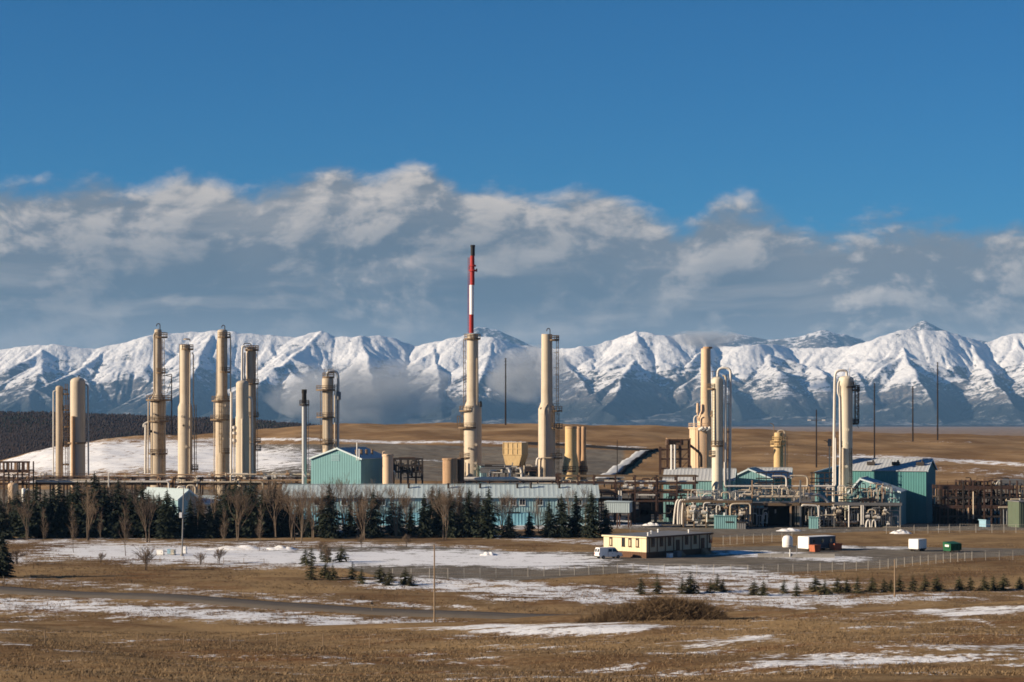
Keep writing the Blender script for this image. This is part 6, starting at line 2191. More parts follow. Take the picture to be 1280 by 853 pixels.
for (px, base, hh), lab in labelled(YC, 'young spruce', [(930, 1010, 'at the snowy start of the long row'), (1010, 1064, 'in the long row below the white trailer'), (1064, 1116, 'in the long row before the thin pole'),
                                                            (1116, 1185, 'in the long row below the box trailer'), (1185, 1300, 'at the far end of the long row')]):
    d = CAMZ * F / (base - HOR)
    tree('young_spruce', lab, 'tree', px, base, base - hh * 1.12, d, YSPR[int(px) % 4], 'young spruces in the long row', 1.35)
# one nearer spruce cut by the frame edge, and dark bushes
tree('spruce_tree', 'dark green spruce standing alone nearest the road at the frame edge', 'tree', 3, 0, 662, 372, SPR[2], None, 1.35)
for px, base, top, w, lab, ms in ((183, 713, 682, 1.5, 'brown bare bush alone at the edge of the snow', BUSHY[0]), (22, 706, 686, 1.9, 'low dark bush near the lone roadside spruce', BUSHY[1]),
                                  (274, 704, 684, 1.7, 'low bare bush below the snow heaps, nearer the light pole', BUSHY[2]), (251, 706, 690, 1.6, 'small bare bush right by the foot of the light pole', BUSHY[0]),
                                  (8, 720, 700, 2.2, 'brown leafless bush at the foot of the lone roadside spruce', BUSHY[1]), (126, 704, 690, 1.6, 'small dry bush between two bare poplars', BUSHY[2]),
                                  (409, 705, 680, 0.9, 'upright reddish bare shrub among the young spruces', BUSHY[0]), (402, 696, 676, 1.0, 'upright bare shrub behind the young spruces', BUSHY[1]),
                                  (452, 684, 668, 1.2, 'small bare shrub at the foot of the windbreak under the small tan tank', BUSHY[2]), (508, 684, 667, 1.2, 'small bare shrub at the foot of the windbreak near the snowy yard', BUSHY[0])):
    d = CAMZ * F / (base - HOR)
    tree('bush', lab, 'bush', px, base, top, d, ms, None, w, 'twigs')


# far woods over the hill behind the twin columns: nobody could count them
def far_woods():
    rg = np.random.RandomState(3)
    V, T = [], []
    n = 26000
    px = rg.uniform(-420, 470, n)
    d = rg.uniform(1750, 3150, n)
    xs = X(px, d)
    zs = ground_z(xs, d)
    for i in range(n):
        h = rg.uniform(1.8, 3.6) * (d[i] / 2400.0)
        r = h * rg.uniform(0.22, 0.42)
        k = len(V)
        a0 = rg.rand() * 6
        for j in range(5):
            a = a0 + j * 1.2566
            rr = r * (0.7 + 0.6 * rg.rand())
            V.append((xs[i] + rr * math.cos(a), d[i] + rr * math.sin(a), zs[i] + h * (0.25 + 0.35 * rg.rand())))
        V.append((xs[i] + r * 0.3 * (rg.rand() - .5), d[i], zs[i] + h))
        V.append((xs[i], d[i], zs[i] - 1))
        for j in range(5):
            T.append((k + j, k + (j + 1) % 5, k + 5))
            T.append((k + (j + 1) % 5, k + j, k + 6))
    V, T = np.array(V), np.array(T)
    me = np_mesh('forest', V, T, WOODS, True)
    me.materials.append(CONIF)
    tone = rg.rand(n)
    patch = np.sin(px * 0.021 + 1) * np.sin(d * 0.006) + rg.randn(n) * 0.5
    idx = np.repeat((patch > 0.85).astype(np.int32), 10)
    me.polygons.foreach_set('material_index', idx)
    o = link_mesh('forest', me)
    tag(o, 'dark leafless woods covering the far hill', kind='stuff')


far_woods()


# dry grass on the near slope: tufts of real blades
def grass_tufts():
    rg = np.random.RandomState(8)
    n = 60000
    u = rg.rand(n)
    d = 88 * (1.0 - u) ** 0.0 + 0
    d = np.sqrt(rg.uniform(80.0 ** 2, 190.0 ** 2, n))
    px = rg.uniform(-120, 1400, n)
    x = X(px, d)
    # clumpy: keep where a lumpy field is high and the snow is thin
    lump = np.sin(x * 0.9 + 2 * np.sin(d * 0.21)) * np.sin(d * 0.5 + 1.7 * np.sin(x * 0.37)) + rg.randn(n) * 0.55
    z = ground_z(x, d)
    py = HOR + (CAMZ - z) / d * F
    keep = (lump > -0.25) & (snow_at(px, py) < 0.55)
    x, d, z = x[keep], d[keep], z[keep]
    n = len(x)
    B = 4
    ang = rg.rand(n, B) * 6.283
    h = rg.uniform(0.05, 0.17, (n, B)) * rg.uniform(0.6, 1.3, (n, 1))
    lean = rg.uniform(0.04, 0.22, (n, B))
    ox, oy = rg.randn(n, B) * 0.12, rg.randn(n, B) * 0.12
    bx, by = x[:, None] + ox, d[:, None] + oy
    wx, wy = -np.sin(ang) * 0.028, np.cos(ang) * 0.028
    base = z[:, None] - 0.02
    V = np.stack([np.stack([bx - wx, by - wy, base + 0 * bx], -1), np.stack([bx + wx, by + wy, base + 0 * bx], -1),
                  np.stack([bx + np.cos(ang) * lean, by + np.sin(ang) * lean, base + h], -1)], 2).reshape(-1, 3)
    T = np.arange(len(V)).reshape(-1, 3)
    o = link_mesh('grass', np_mesh('grass', V, T, DRYGRASS))
    tag(o, 'dry brown grass tufts on the near slope', kind='stuff')


grass_tufts()


# low clumps of weeds and dead grass on the flat between the slope and the plant
def weed_clumps():
    rg = np.random.RandomState(18)
    n = 42000
    d = np.sqrt(rg.uniform(278.0 ** 2, 470.0 ** 2, n))
    px = rg.uniform(-110, 1390, n)
    x = X(px, d)
    z = ground_z(x, d)
    py = HOR + (CAMZ - z) / d * F
    lump = np.sin(x * 0.23 + 2 * np.sin(d * 0.09)) * np.sin(d * 0.17 + 1.7 * np.sin(x * 0.11)) + rg.randn(n) * 0.5
    keep = (lump > -0.05) & (gravel_at(px, py) < 0.4) & (snow_at(px, py) < 0.9) & ~((py > 726) & (py < 780) & (np.abs(py - np.interp(px, [0, 340, 700], [738, 757.5, 774.5])) < 4.5))
    x, d, z = x[keep], d[keep], z[keep]
    n = len(x)
    B = 4
    ang = rg.rand(n, B) * 6.283
    h = rg.uniform(0.08, 0.30, (n, B)) * rg.uniform(0.5, 1.3, (n, 1))
    bx, by = x[:, None] + rg.randn(n, B) * 0.16, d[:, None] + rg.randn(n, B) * 0.16
    wx, wy = -np.sin(ang) * 0.06, np.cos(ang) * 0.06
    base = z[:, None] - 0.02 + 0 * bx
    V = np.stack([np.stack([bx - wx, by - wy, base], -1), np.stack([bx + wx, by + wy, base], -1),
                  np.stack([bx + np.cos(ang) * 0.15, by + np.sin(ang) * 0.15, base + h], -1)], 2).reshape(-1, 3)
    o = link_mesh('grass', np_mesh('grass', V, np.arange(len(V)).reshape(-1, 3), WEEDS))
    tag(o, 'dead weeds and grass clumps on the flat ground', kind='stuff')


weed_clumps()


# brush pile: a heap of dead branches on a mound
def brush_pile():
    rg = random.Random(14)
    d0 = 186.0
    L = S(182, d0)
    x0 = X(815, d0)
    t = thing('brush_pile', 'long heap of dead brown brush on the lip of the near slope', 'brush pile', (x0, d0, 0))
    hts = [(0, 0.03), (0.1, 0.2), (0.22, 0.5), (0.35, 0.82), (0.5, 0.9), (0.62, 1.0), (0.75, 0.97), (0.86, 0.7), (0.95, 0.35), (1.0, 0.03)]
    hmax = S(33, d0)
    W2 = 2.9

    def top(f, g):
        lump = 0.80 + 0.20 * math.sin(f * 27 + 2 * g) * math.sin(f * 12 + 1.7) + 0.09 * math.sin(f * 61 + g * 9) + 0.05 * math.sin(f * 143 + g * 23)
        return np.interp(f, [a for a, b in hts], [b for a, b in hts]) * hmax * lump * max(0, 1 - g * g) ** 0.75

    nx, ny = 70, 20
    vs, fs = [], []
    for i in range(nx + 1):
        f = i / nx
        x = (f - 0.5) * L
        for j in range(ny + 1):
            g = j / ny * 2 - 1
            y = g * W2
            vs.append((x, y, gz(x0 + x, d0 + y) - 0.25 + 0.88 * top(f, g) + rg.uniform(-.04, .04)))
    for i in range(nx):
        for j in range(ny):
            a = i * (ny + 1) + j
            fs.append((a, a + ny + 1, a + ny + 2, a + 1))
    MB()._add(vs, fs, True).build('mound', DBRUSH, t)
    tw = MB()
    for _ in range(13000):
        f = min(0.995, max(0.0, rg.random()))
        g = rg.uniform(-1, 0.6)
        x, y = (f - 0.5) * L, g * W2
        p = Vector((x, y, gz(x0 + x, d0 + y) - 0.3 + 0.9 * top(f, g)))
        dv = Vector((rg.uniform(-1, 1), rg.uniform(-1, 0.4), rg.uniform(0.0, 1.0))).normalized()
        ln = rg.uniform(0.3, 1.35)
        w = rg.uniform(0.008, 0.028)
        sd = dv.cross(Vector((rg.uniform(-1, 1), rg.uniform(-1, 1), 0.3))).normalized() * w
        tw._add([p - sd, p + sd, p + dv * ln], [(0, 1, 2)])
    # pale grass growing over the low end
    for _ in range(2500):
        f = abs(rg.gauss(0.0, 0.16)) % 0.5
        g = rg.uniform(-1, 0.2)
        x, y = (f - 0.5) * L, g * W2
        p = Vector((x, y, gz(x0 + x, d0 + y) - 0.1 + 0.85 * top(f, g)))
        q = p + Vector((rg.uniform(-.15, .15), rg.uniform(-.15, .1), rg.uniform(.2, .5)))
        tw._add([p - Vector((.015, 0, 0)), p + Vector((.015, 0, 0)), q], [(0, 1, 2)])
    o = tw.build('twigs', BRUSH, t)
    o['kind'] = 'stuff'


brush_pile()


# ------------------------------------------------------------------ yard: van, trailers, fences, poles
SHADE_GREY = paint('side_shade_grey', (0.085, 0.095, 0.11), 0.6, 0, 0.15, 0.2)  # tone for the shade on the white office trailer's side


def flat_d(py):
    return CAMZ * F / (py - HOR)


# white van, tail towards us and to the left
d = 426.0
t = thing('van', 'white cargo van parked against the sunlit end of the yellow office', 'van', (X(759.5, d), d - 2, 0), R(28))
# local: +x is forward; length 5.4, width 2.0, height 2.35
prof = [(-2.65, 0.42), (-2.72, 0.8), (-2.66, 1.35), (-2.52, 2.22), (-2.40, 2.32), (0.95, 2.34), (1.25, 2.26), (1.95, 1.38), (2.75, 1.18), (2.86, 0.95), (2.86, 0.42)]
m = MB()
inset = lambda z: 0.0 if z < 1.3 else 0.16 * (z - 1.3) / 1.0
n = len(prof)
vs = [(x, -1.0 + inset(z), z) for x, z in prof] + [(x, 1.0 - inset(z), z) for x, z in prof]
m._add(vs, [tuple(range(n)), tuple(range(2 * n - 1, n - 1, -1))] + [((i + 1) % n, i, n + i, n + (i + 1) % n) for i in range(n)])
m.build('body', WHITE, t)
# panes follow the sloped sides
def side_pane(x0, x1, z0, z1, y):
    s_ = -1 if y < 0 else 1
    q = lambda x, z: (x, s_ * (1.015 - inset(z)), z)
    MB()._add([q(x0, z0), q(x1, z0), q(x1, z1), q(x0, z1)] if y < 0 else [q(x1, z0), q(x0, z0), q(x0, z1), q(x1, z1)], [(0, 1, 2, 3)]).build('side_window', GLASS, t)
for y in (-1, 1):
    MB()._add([(p[0], y * (1.015 - inset(p[1])), p[1]) for p in ((0.55, 1.42), (1.72, 1.42), (1.22, 2.08), (0.55, 2.08))], [(0, 1, 2, 3) if y < 0 else (3, 2, 1, 0)]).build('door_window', GLASS, t)
    MB().box((-0.55, y * 1.0, 1.0), (0.04, 0.06, 1.2)).build('door_seam', GREY, t)
    MB().box((0.45, y * 1.0, 1.05), (0.16, 0.1, 0.06)).build('door_handle', STEEL, t)
    MB().box((1.55, y * 1.12, 1.42), (0.12, 0.26, 0.3)).build('mirror', SOOT_SHADE, t)
side_pane(-0.45, 0.42, 1.44, 2.02, -1)
MB()._add([(1.27, -0.78, 2.2), (1.99, -0.86, 1.42), (1.99, 0.86, 1.42), (1.27, 0.78, 2.2)], [(0, 1, 2, 3)]).build('windscreen', GLASS, t)
for y in (-0.45, 0.45):
    MB()._add([(-2.685, y + 0.34, 1.42), (-2.685, y - 0.34, 1.42), (-2.57, y - 0.31, 2.06), (-2.57, y + 0.31, 2.06)], [(0, 1, 2, 3)]).build('rear_window', GLASS, t)
MB().box((-2.78, 0, 0.52), (0.14, 1.96, 0.2)).build('rear_bumper', STEEL, t)
MB().box((2.92, 0, 0.52), (0.14, 1.96, 0.22)).build('front_bumper', STEEL, t)
for y in (-0.9, 0.9):
    MB().box((-2.72, y, 1.05), (0.06, 0.14, 0.4)).build('tail_light', RED, t)
    MB().box((2.87, y * 0.85, 0.9), (0.06, 0.3, 0.2)).build('headlight', WHITE, t)
for x in (-1.7, 1.85):
    for y in (-0.9, 0.9):
        w = MB().cyl((x, y - 0.14, 0.36), (x, y + 0.14, 0.36), 0.36, None, 16).build('wheel', RUBBER, t)
        yy = y + (0.15 if y > 0 else -0.15)
        MB().cyl((x, yy - 0.02, 0.36), (x, yy + 0.02, 0.36), 0.2, None, 12).build('rim', GREY, w)

# dumpster
d = flat_d(690)
t = thing('dumpster', 'dark green steel dumpster on the gravel near the dry grass', 'dumpster', (X(1190, d), d, 0), R(35))
W, D, H = 3.4, 2.2, 2.15
m = MB()
vs = [(-W/2+.1, -D/2+.1, 0.25), (W/2-.1, -D/2+.1, 0.25), (W/2-.1, D/2-.1, 0.25), (-W/2+.1, D/2-.1, 0.25), (-W/2, -D/2, H*0.84), (W/2, -D/2, H*0.84), (W/2, D/2, H), (-W/2, D/2, H)]
m._add(vs, [(3, 2, 1, 0), (4, 5, 6, 7), (0, 1, 5, 4), (1, 2, 6, 5), (2, 3, 7, 6), (3, 0, 4, 7)])
m.build('bin', GREEN, t)
for x in (-W/4, W/4):
    MB()._add([(x - W/4 + .03, -D/2 - .1, H*0.84 + .05), (x + W/4 - .03, -D/2 - .1, H*0.84 + .05), (x + W/4 - .03, D/2, H + .06), (x - W/4 + .03, D/2, H + .06),
               (x - W/4 + .03, -D/2 - .1, H*0.84 + .0), (x + W/4 - .03, -D/2 - .1, H*0.84 + .0), (x + W/4 - .03, D/2, H + .01), (x - W/4 + .03, D/2, H + .01)],
              [(0, 1, 2, 3), (7, 6, 5, 4), (0, 4, 5, 1), (1, 5, 6, 2), (2, 6, 7, 3), (3, 7, 4, 0)]).build('lid', GREEN, t)
for x in (-W/2 + .06, -W/6, W/6, W/2 - .06):
    MB().box((x, -D/2 - 0.05, H * 0.5), (0.14, 0.12, H * 0.6)).build('rib', GREEN, t)
MB().box((-W/2 - 0.08, -0.2, H*0.62), (0.1, 1.1, 0.55)).build('notice_plate', WHITE, t)
for x in (-W/2 - .12, W/2 + .12):
    MB().box((x, 0, H*0.5), (0.2, 1.3, 0.24)).build('fork_pocket', GREEN, t)
for x in (-W/2+.35, W/2-.35):
    for y in (-D/2+.3, D/2-.3):
        MB().cyl((x, y - .06, 0.13), (x, y + .06, 0.13), 0.13, None, 10).build('wheel', RUBBER, t)


def trailer(label, px, py, L, W, H, rz, wall=WHITE, win=0, wheels=True, name='box_trailer', cat='trailer'):
    d = flat_d(py)
    t = thing(name, label, cat, (X(px, d), d, 0), rz)
    b = 0.55
    m = MB()
    # rounded box
    c = 0.12
    ring = [(-L/2+c, -W/2), (L/2-c, -W/2), (L/2, -W/2+c), (L/2, W/2-c), (L/2-c, W/2), (-L/2+c, W/2), (-L/2, W/2-c), (-L/2, -W/2+c)]
    vs = []
    for z, k in ((b, 1.0), (H - c, 1.0), (H, 0.97)):
        vs += [(x * k, y * k, z) for x, y in ring]
    fs = [tuple(range(7, -1, -1)), tuple(range(16, 24))]
    for j in (0, 8):
        for i in range(8):
            k = (i + 1) % 8
            fs.append((j + i, j + k, j + 8 + k, j + 8 + i))
    m._add(vs, fs)
    m.build('body', wall, t)
    MB().box((0, 0, b - 0.1), (L - 0.2, W - 0.4, 0.2)).build('chassis', STEEL, t)
    for z in (b + 0.05, H - 0.14):
        MB().box((0, -W/2 - 0.01, z), (L - 0.3, 0.05, 0.1)).build('edge_rail', GREY, t)
    if win:
        MB().box((0.1, -W/2 - 0.015, (b + H) / 2), (L - 0.5, 0.05, H - b - 0.3)).build('shade_panel', SHADE_GREY, t)  # dark sheet added over the white side to stand for its shade
    if wheels:
        for x in (-0.5, 0.5):
            for y in (-W/2 + .1, W/2 - .1):
                MB().cyl((x, y - .12, 0.36), (x, y + .12, 0.36), 0.36, None, 14).build('wheel', RUBBER, t)
        MB().bar((L/2, 0, b - .1), (L/2 + 1.1, 0, b - .15), 0.12).build('drawbar', STEEL, t)
    for k in range(win):
        o = MB().box((-L/2 + L * (k + 0.6) / (win + 0.2), -W/2 - 0.03, b + (H - b) * 0.62), (0.72, 0.06, 0.9)).build('window', GREY, t)
        MB().box((-L/2 + L * (k + 0.6) / (win + 0.2), -W/2 - 0.07, b + (H - b) * 0.62), (0.6, 0.05, 0.76)).build('pane', GLASS, o)
    return t


trailer('white box trailer parked alone on the gravel near the green dumpster', 1147, 689, 3.3, 2.6, 2.65, R(45))
trailer('white office trailer with a bright end and a shaded side of small windows', 1021, 688, 8.4, 3.4, 3.15, R(36), WHITE, 3)
# white round tank beside it
d = flat_d(684)
t = thing('water_tank', 'white domed water tank beside the bright end of the office trailer', 'tank', (X(984.5, d), d, 0))
MB().lathe([(1.15, 0), (1.2, 0.1), (1.2, 1.6), (1.12, 2.1), (0.85, 2.45), (0.45, 2.6), (0.02, 2.65)], 22).build('shell', WHITE, t)
MB().cyl((0, 0, 2.6), (0, 0, 2.78), 0.28, None, 12).build('lid', GREY, t)
MB().cyl((0.4, -1.2, 0.35), (0.4, -1.42, 0.35), 0.12, None, 8).build('outlet', STEEL, t)
for z in (0.6, 1.1, 1.6):
    MB().lathe([(1.2, z - .04), (1.23, z - .02), (1.23, z + .02), (1.2, z + .04)], 22).build('hoop', WHITE, t)
for px, py, L, lab in ((1018.6, 688, 1.9, 'faded orange skip tucked against the shaded side of the office trailer'), (1044.5, 687.6, 2.3, 'faded orange skip standing clear beyond the office trailer')):
    d = flat_d(py) - (6 if px < 1030 else 2)
    t = thing('waste_skip', lab, 'skip', (X(px, d), d, 0), R(35))
    h, wd = 1.55, 1.7
    vs = [(-L/2+.15, -wd/2, .1), (L/2-.15, -wd/2, .1), (L/2-.15, wd/2, .1), (-L/2+.15, wd/2, .1), (-L/2, -wd/2, h), (L/2, -wd/2, h), (L/2, wd/2, h), (-L/2, wd/2, h)]
    MB()._add(vs, [(3, 2, 1, 0), (4, 5, 6, 7), (0, 1, 5, 4), (1, 2, 6, 5), (2, 3, 7, 6), (3, 0, 4, 7)]).build('bin', ORANGE, t)
    for x in (-L/4, 0, L/4):
        MB().box((x, -wd/2 - .04, h/2), (.1, .08, h - .2)).build('rib', ORANGE, t)
    for y in (-wd/2 - .03, wd/2 + .03):
        MB().box((0, y, h), (L + .1, .1, .12)).build('rim', ORANGE, t)
    for x in (-L/2+.35, L/2-.35):
        MB().box((x, 0, .05), (.16, wd, .12)).build('skid', STEEL, t)
# pale barrier along the snow
d = flat_d(691.5)
t = thing('barrier', 'low pale concrete barrier behind the snow near the water tank', 'barrier', (X(984, d), d - 14, 0), R(-4))
for k in range(6):
    MB().prism([(-0.32, 0), (0.32, 0), (0.14, 0.35), (0.1, 0.8), (-0.1, 0.8), (-0.14, 0.35)], -1.3, 1.3).build('barrier_block', CONC, t)
for k, o in enumerate(list(t.children)):
    o.rotation_euler = (0, 0, R(90))
    o.location = ((k - 2.5) * 2.66, 0, 0)
# lone items near the barrier: post light
for px, py, h, lab in ((987.5, 697, 1.5, 'short white post on the snow in front of the water tank'), (996, 694, 1.9, 'thin grey post in front of the office trailer')):
    d = flat_d(py)
    t = thing('bollard', lab, 'post', (X(px, d), d, 0))
    MB().cyl((0, 0, 0), (0, 0, h), 0.09, None, 8).build('post', WHITE if h < 1.7 else GREY, t)
    MB().cyl((0, 0, h), (0, 0, h + 0.18), 0.16, 0.08, 8).build('cap', WHITE if h < 1.7 else GREY, t)
# electrical cabinets by the light pole
for px, py, w, h, mt, lab in ((200.5, 694, 1.5, 0.95, WHITE, 'wide white utility box on the snow, farthest from the light pole'), (212, 693, 0.85, 0.9, LBLUE, 'small bluish utility box between two others by the light pole'),
                              (216.5, 694, 0.9, 1.0, CREAM, 'small cream utility box between others by the light pole'), (230.5, 692, 0.85, 1.35, WHITE, 'tall white utility box at the foot of the light pole')):
    d = flat_d(py)
    t = thing('utility_box', lab, 'utility box', (X(px, d), d, gz(X(px, d), d)), R(-12))
    MB().box((0, 0, h / 2 + 0.1), (w, 0.7, h)).build('body', mt, t)
    MB().box((0, 0, h + 0.14), (w + 0.1, 0.82, 0.09)).build('lid', mt, t)
    MB().box((0, 0, 0.05), (w + 0.2, 0.9, 0.12)).build('plinth', CONC, t)
    MB().box((w * 0.25, -0.37, h * 0.6), (0.06, 0.05, 0.2)).build('handle', STEEL, t)
# light pole
d = 432.0
t = thing('street_lamp', 'grey light pole with a box halfway up beside the utility boxes', 'light pole', (X(227.5, d), d, gz(X(227.5, d), d)))
hp = Z(611, d) - t.location.z
MB().cyl((0, 0, 0), (0.35, 0, hp), 0.16, 0.10, 10).build('pole', GREY, t)
MB().box((-0.25, -0.15, Z(644, d) - t.location.z), (0.55, 0.45, 1.1)).build('control_box', WHITE, t)
MB().tube(bend([(0.33, 0, hp - 0.3), (0.36, 0, hp + 0.5), (-0.9, -0.3, hp + 0.7)], 0.5), 0.06, 6).build('arm', GREY, t)
MB().box((-1.1, -0.35, hp + 0.66), (0.7, 0.3, 0.16)).build('lamp_head', GREY, t)
MB().cyl((0, 0, -0.1), (0, 0, 0.35), 0.4, None, 10).build('footing', CONC, t)
# wooden utility poles
for px, top, base, lab, d in ((543, 681, 789, 'tan wooden pole standing by the road before the snowy ditch', 278), (1118.4, 699.5, 749, 'thin wooden pole rising from the long row of young spruces', 329)):
    z0 = gz(X(px, d), d)
    t = thing('utility_pole', lab, 'pole', (X(px, d), d, z0 - 0.3))
    h = Z(top, d) - z0 + 0.3
    MB().cyl((0, 0, 0), (0, 0, h), 0.125, 0.085, 10).build('pole', POLE, t)
    MB().cyl((0, 0, h - 0.02), (0, 0, h + 0.06), 0.10, 0.06, 10).build('cap', GREY, t)
    for k in range(2):
        MB().box((0, -0.14, h * (0.25 + 0.05 * k)), (0.14, 0.05, 0.1)).build('marker_plate', GREY, t)
# small road marker
d = flat_d(764)
t = thing('marker_post', 'short dark roadside marker post with a small plate', 'post', (X(465, d), d, gz(X(465, d), d) - 0.1))
MB().cyl((0, 0, 0), (0, 0, 1.55), 0.05, None, 6).build('post', POLE, t)
MB().box((0, -0.05, 1.5), (0.42, 0.05, 0.24)).build('plate', STEEL, t)


# fences
def fence(name, label, pts, h, gap, mat, wires, fabric=False, step=1, pw=0.10, top_rail=True):
    """pts: photo (column, base row); one object with a part for each post and rail"""
    P = []
    for px, py in pts:
        d = flat_d(py)
        P.append(Vector((X(px, d), d, 0)))
    o0 = P[0].copy()
    t = thing(name, label, 'fence', o0)
    spots = []
    for a, b in zip(P[:-1], P[1:]):
        n = max(1, round((b - a).length / gap))
        for i in range(n):
            spots.append(a + (b - a) * i / n)
    spots.append(P[-1])
    me = None
    prev = None
    for k, p in enumerate(spots):
        z = gz(p.x, p.y)
        q = p - o0
        if me is None:
            o = MB().cyl((0, 0, -0.2), (0, 0, h), pw / 2 * 1.2, None, 6).cyl((0, 0, h), (0, 0, h + 0.06), pw * 0.8, 0.01, 6).build('post', mat, t)
            me = o.data
        else:
            o = link_mesh('post', me, t)
        o.location = (q.x, q.y, z)
        cur = Vector((q.x, q.y, z))
        if prev is not None and top_rail:
            MB().bar(prev + Vector((0, 0, h - 0.05)), cur + Vector((0, 0, h - 0.05)), 0.05).build('top_rail', mat, t)
        prev = cur
    w = MB()
    zz = [gz(p.x, p.y) for p in spots]
    for f in wires:
        w.tube([Vector((p.x - o0.x, p.y - o0.y, z + h * f)) for p, z in zip(spots, zz)], 0.012, 3, False)
    if fabric:
        # chain-link: a diamond net of fine wire
        for (p, z), (q, z2) in zip(list(zip(spots, zz))[:-1], list(zip(spots, zz))[1:]):
            a, b = p - o0, q - o0
            n = 6
            for i in range(n):
                a0 = a + (b - a) * i / n
                b0 = a + (b - a) * (i + 1) / n
                w.cyl((a0.x, a0.y, z + 0.05), (b0.x, b0.y, z + h - 0.05), 0.004, None, 3, False, caps=False)
                w.cyl((a0.x, a0.y, z + h - 0.05), (b0.x, b0.y, z + 0.05), 0.004, None, 3, False, caps=False)
    o = w.build('wire_mesh', mat, t)
    o['kind'] = 'stuff'
    return t


FW = paint('fence_galvanised', (0.40, 0.37, 0.32), 0.5, 0.1, 0.2, 0.2)
fence('chain_link_fence', 'long chain-link fence between the gravel yard and the snowy bank', [(491, 724), (560, 723.5), (640, 722), (700, 720), (772, 717), (850, 718), (935, 719), (1010, 716.5), (1100, 712), (1170, 705), (1215, 701), (1300, 699)],
      1.9, 2.9, FW, (0.03, 0.5), True)
fence('chain_link_fence', 'pale chain-link fence in front of the dark steel frames and big hall', [(1108, 667.5), (1160, 667), (1200, 666), (1240, 666.5), (1300, 667)], 2.2, 3.2, FW, (0.03, 0.5), True)
fence('chain_link_fence', 'chain-link fence behind the yellow office toward the office trailer', [(904, 682), (930, 680), (965, 678), (990, 677)], 2.2, 3.2, FW, (0.03, 0.5), True)
fence('wire_fence', 'old wooden-post wire fence along the far side of the road', [(-20, 729), (80, 733), (170, 739), (260, 745), (350, 752), (430, 757)], 1.15, 4.6, POLE, (0.45, 0.7, 0.95), False, pw=0.09, top_rail=False)
fence('wire_fence', 'thin wire fence before the windbreak spruces along the snowy lane', [(-20, 700), (60, 701), (140, 703), (230, 703), (330, 706)], 1.15, 4.6, POLE, (0.5, 0.95), False, pw=0.08, top_rail=False)
# near wire fence on the slope
t = thing('wire_fence', 'sparse thin-posted wire fence crossing the near grass slope', 'fence', (0, 150, 0))
pts = []
for px in range(-60, 520, 58):
    d = 152.0 + (px % 7) * 0.6
    pts.append(Vector((X(px, d), d - 150, gz(X(px, d), d))))
for p in pts:
    MB().cyl(p - Vector((0, 0, 0.2)), p + Vector((0, 0, 1.0)), 0.035, None, 6).build('post', POLE, t)
w = MB()
for f in (0.5, 0.95):
    w.tube([p + Vector((0, 0, f)) for p in pts], 0.006, 3, False)
w.build('wire_mesh', STEEL, t)['kind'] = 'stuff'


# heaps of ploughed snow
def snow_pile(px, py, w, hgt, dep, label, d=None):
    d = d or flat_d(py)
    rg = random.Random(int(px))
    t = MB()
    nx, ny = 26, 14
    W = S(w, d)
    vs, fs = [], []
    ph = rg.uniform(0, 6)
    for i in range(nx + 1):
        for j in range(ny + 1):
            u, v = i / nx * 2 - 1, j / ny * 2 - 1
            q = max(0, 1 - u * u - v * v)
            z = S(hgt, d) * q ** 0.8 * (0.65 + 0.5 * abs(math.sin(u * 5.2 + ph + v)) * abs(math.cos(v * 2.7 + u * 3)) + rg.uniform(-.1, .12)) - 0.12
            vs.append((u * W / 2, v * dep / 2, z if q > 0 else -0.15))
    for i in range(nx):
        for j in range(ny):
            a = i * (ny + 1) + j
            fs.append((a, a + ny + 1, a + ny + 2, a + 1))
    t._add(vs, fs, True)
    o = t.build('snow_pile', SNOWM)
    o.location = (X(px, d), d, gz(X(px, d), d))
    tag(o, label, 'snow pile', 'heaps of ploughed snow', 'thing')


snow_pile(300, 687, 90, 5.5, 6, 'long lumpy heap of ploughed snow before the windbreak below the domed vessel')
snow_pile(352, 687, 46, 5, 5, 'lumpy dirty snow heap before the windbreak below the flue stack')
snow_pile(611, 694, 24, 4.5, 4, 'small snow heap alone on the gravel below the beacon stack')
snow_pile(1126, 667, 30, 5, 5, 'snow heap by the fence at the foot of the big teal hall')
snow_pile(986, 664, 34, 4, 5, 'low snow heap behind the water tank before the dark bay')
snow_pile(815, 657, 26, 4, 5, 'thin snow heap under the raised flat-roofed cabin')
snow_pile(672, 655, 46, 4.5, 6, 'pale snow drift behind the smallest windbreak spruce')
snow_pile(487, 655, 34, 4.5, 6, 'pale snow drift behind the bluish spruces')


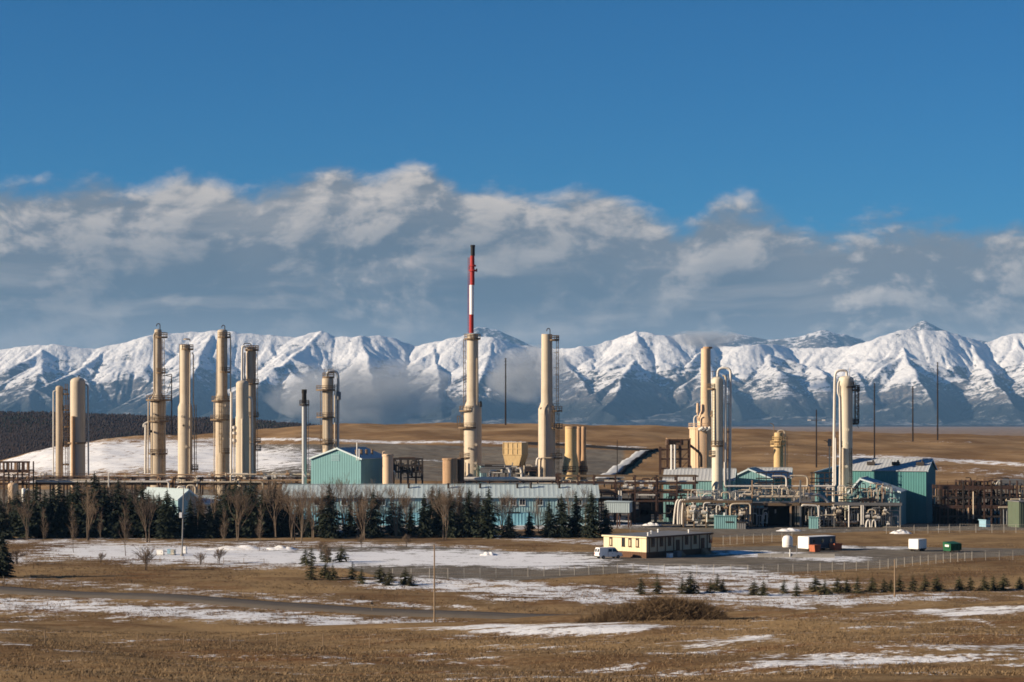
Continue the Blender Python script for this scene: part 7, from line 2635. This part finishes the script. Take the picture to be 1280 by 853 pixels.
# ------------------------------------------------------------------ the air between here and the mountains
def build_haze():
    b = MB().box((0, 14000.0 - 150, 540.0), (26000.0, 29000.0, 1240.0))
    m = bpy.data.materials.new('haze')
    m.use_nodes = True
    nt = NT(m.node_tree)
    vol = nt.n('ShaderNodeVolumePrincipled', {'Color': (0.27, 0.57, 1.0), 'Density': 0.52 / 22000.0, 'Anisotropy': 0.0})
    out = nt.n('ShaderNodeOutputMaterial', out=None)
    nt.t.links.new(vol, out.inputs['Volume'])
    o = b.build('haze', m)
    o['kind'] = 'stuff'


build_haze()


# rags of cloud clinging to the lower mountain faces
def mist_bank(px, py, d, w, h, dep, dens, seed):
    m = MB()
    rows = 9
    pr = [(max(0.02, math.sin(math.pi * i / rows)), -math.cos(math.pi * i / rows)) for i in range(rows + 1)]
    m.lathe(pr, 18)
    W, H_ = S(w, d) / 2, S(h, d) / 2
    m.v = [(x * W, y * dep / 2, z * H_) for x, y, z in m.v]
    mat = bpy.data.materials.new('mist')
    mat.use_nodes = True
    nt = NT(mat.node_tree)
    co = nt.n('ShaderNodeTexCoord', out=None).outputs['Object']
    q = nt.scale(co, (1 / W, 2 / dep, 1 / H_))
    r = nt.n('ShaderNodeVectorMath', {0: q}, out=1, operation='LENGTH')
    off = nt.vmath('ADD', nt.scale(co, (1.0, 1.0, 1.7)), (seed * 517.0, 0.0, seed * 91.0))
    n = nt.noise(off, 0.0042, 6.0, 0.58, 0.6)
    f = nt.math('SUBTRACT', nt.math('ADD', n, 0.12), nt.math('MULTIPLY', r, 0.55))
    dn = nt.math('MULTIPLY', nt.ramp(f, 0.02, 0.34), dens)
    vol = nt.n('ShaderNodeVolumePrincipled', {'Color': (0.97, 0.97, 0.97), 'Density': dn, 'Anisotropy': 0.2})
    out = nt.n('ShaderNodeOutputMaterial', out=None)
    nt.t.links.new(vol, out.inputs['Volume'])
    o = m.build('mist', mat)
    o.location = (X(px, d), d, Z(py, d))
    tag(o, kind='stuff')


mist_bank(455, 492, 14700.0, 260, 90, 800.0, 0.0040, 1)
mist_bank(668, 470, 14900.0, 130, 80, 700.0, 0.0044, 2)
mist_bank(880, 425, 16200.0, 110, 26, 500.0, 0.006, 3)
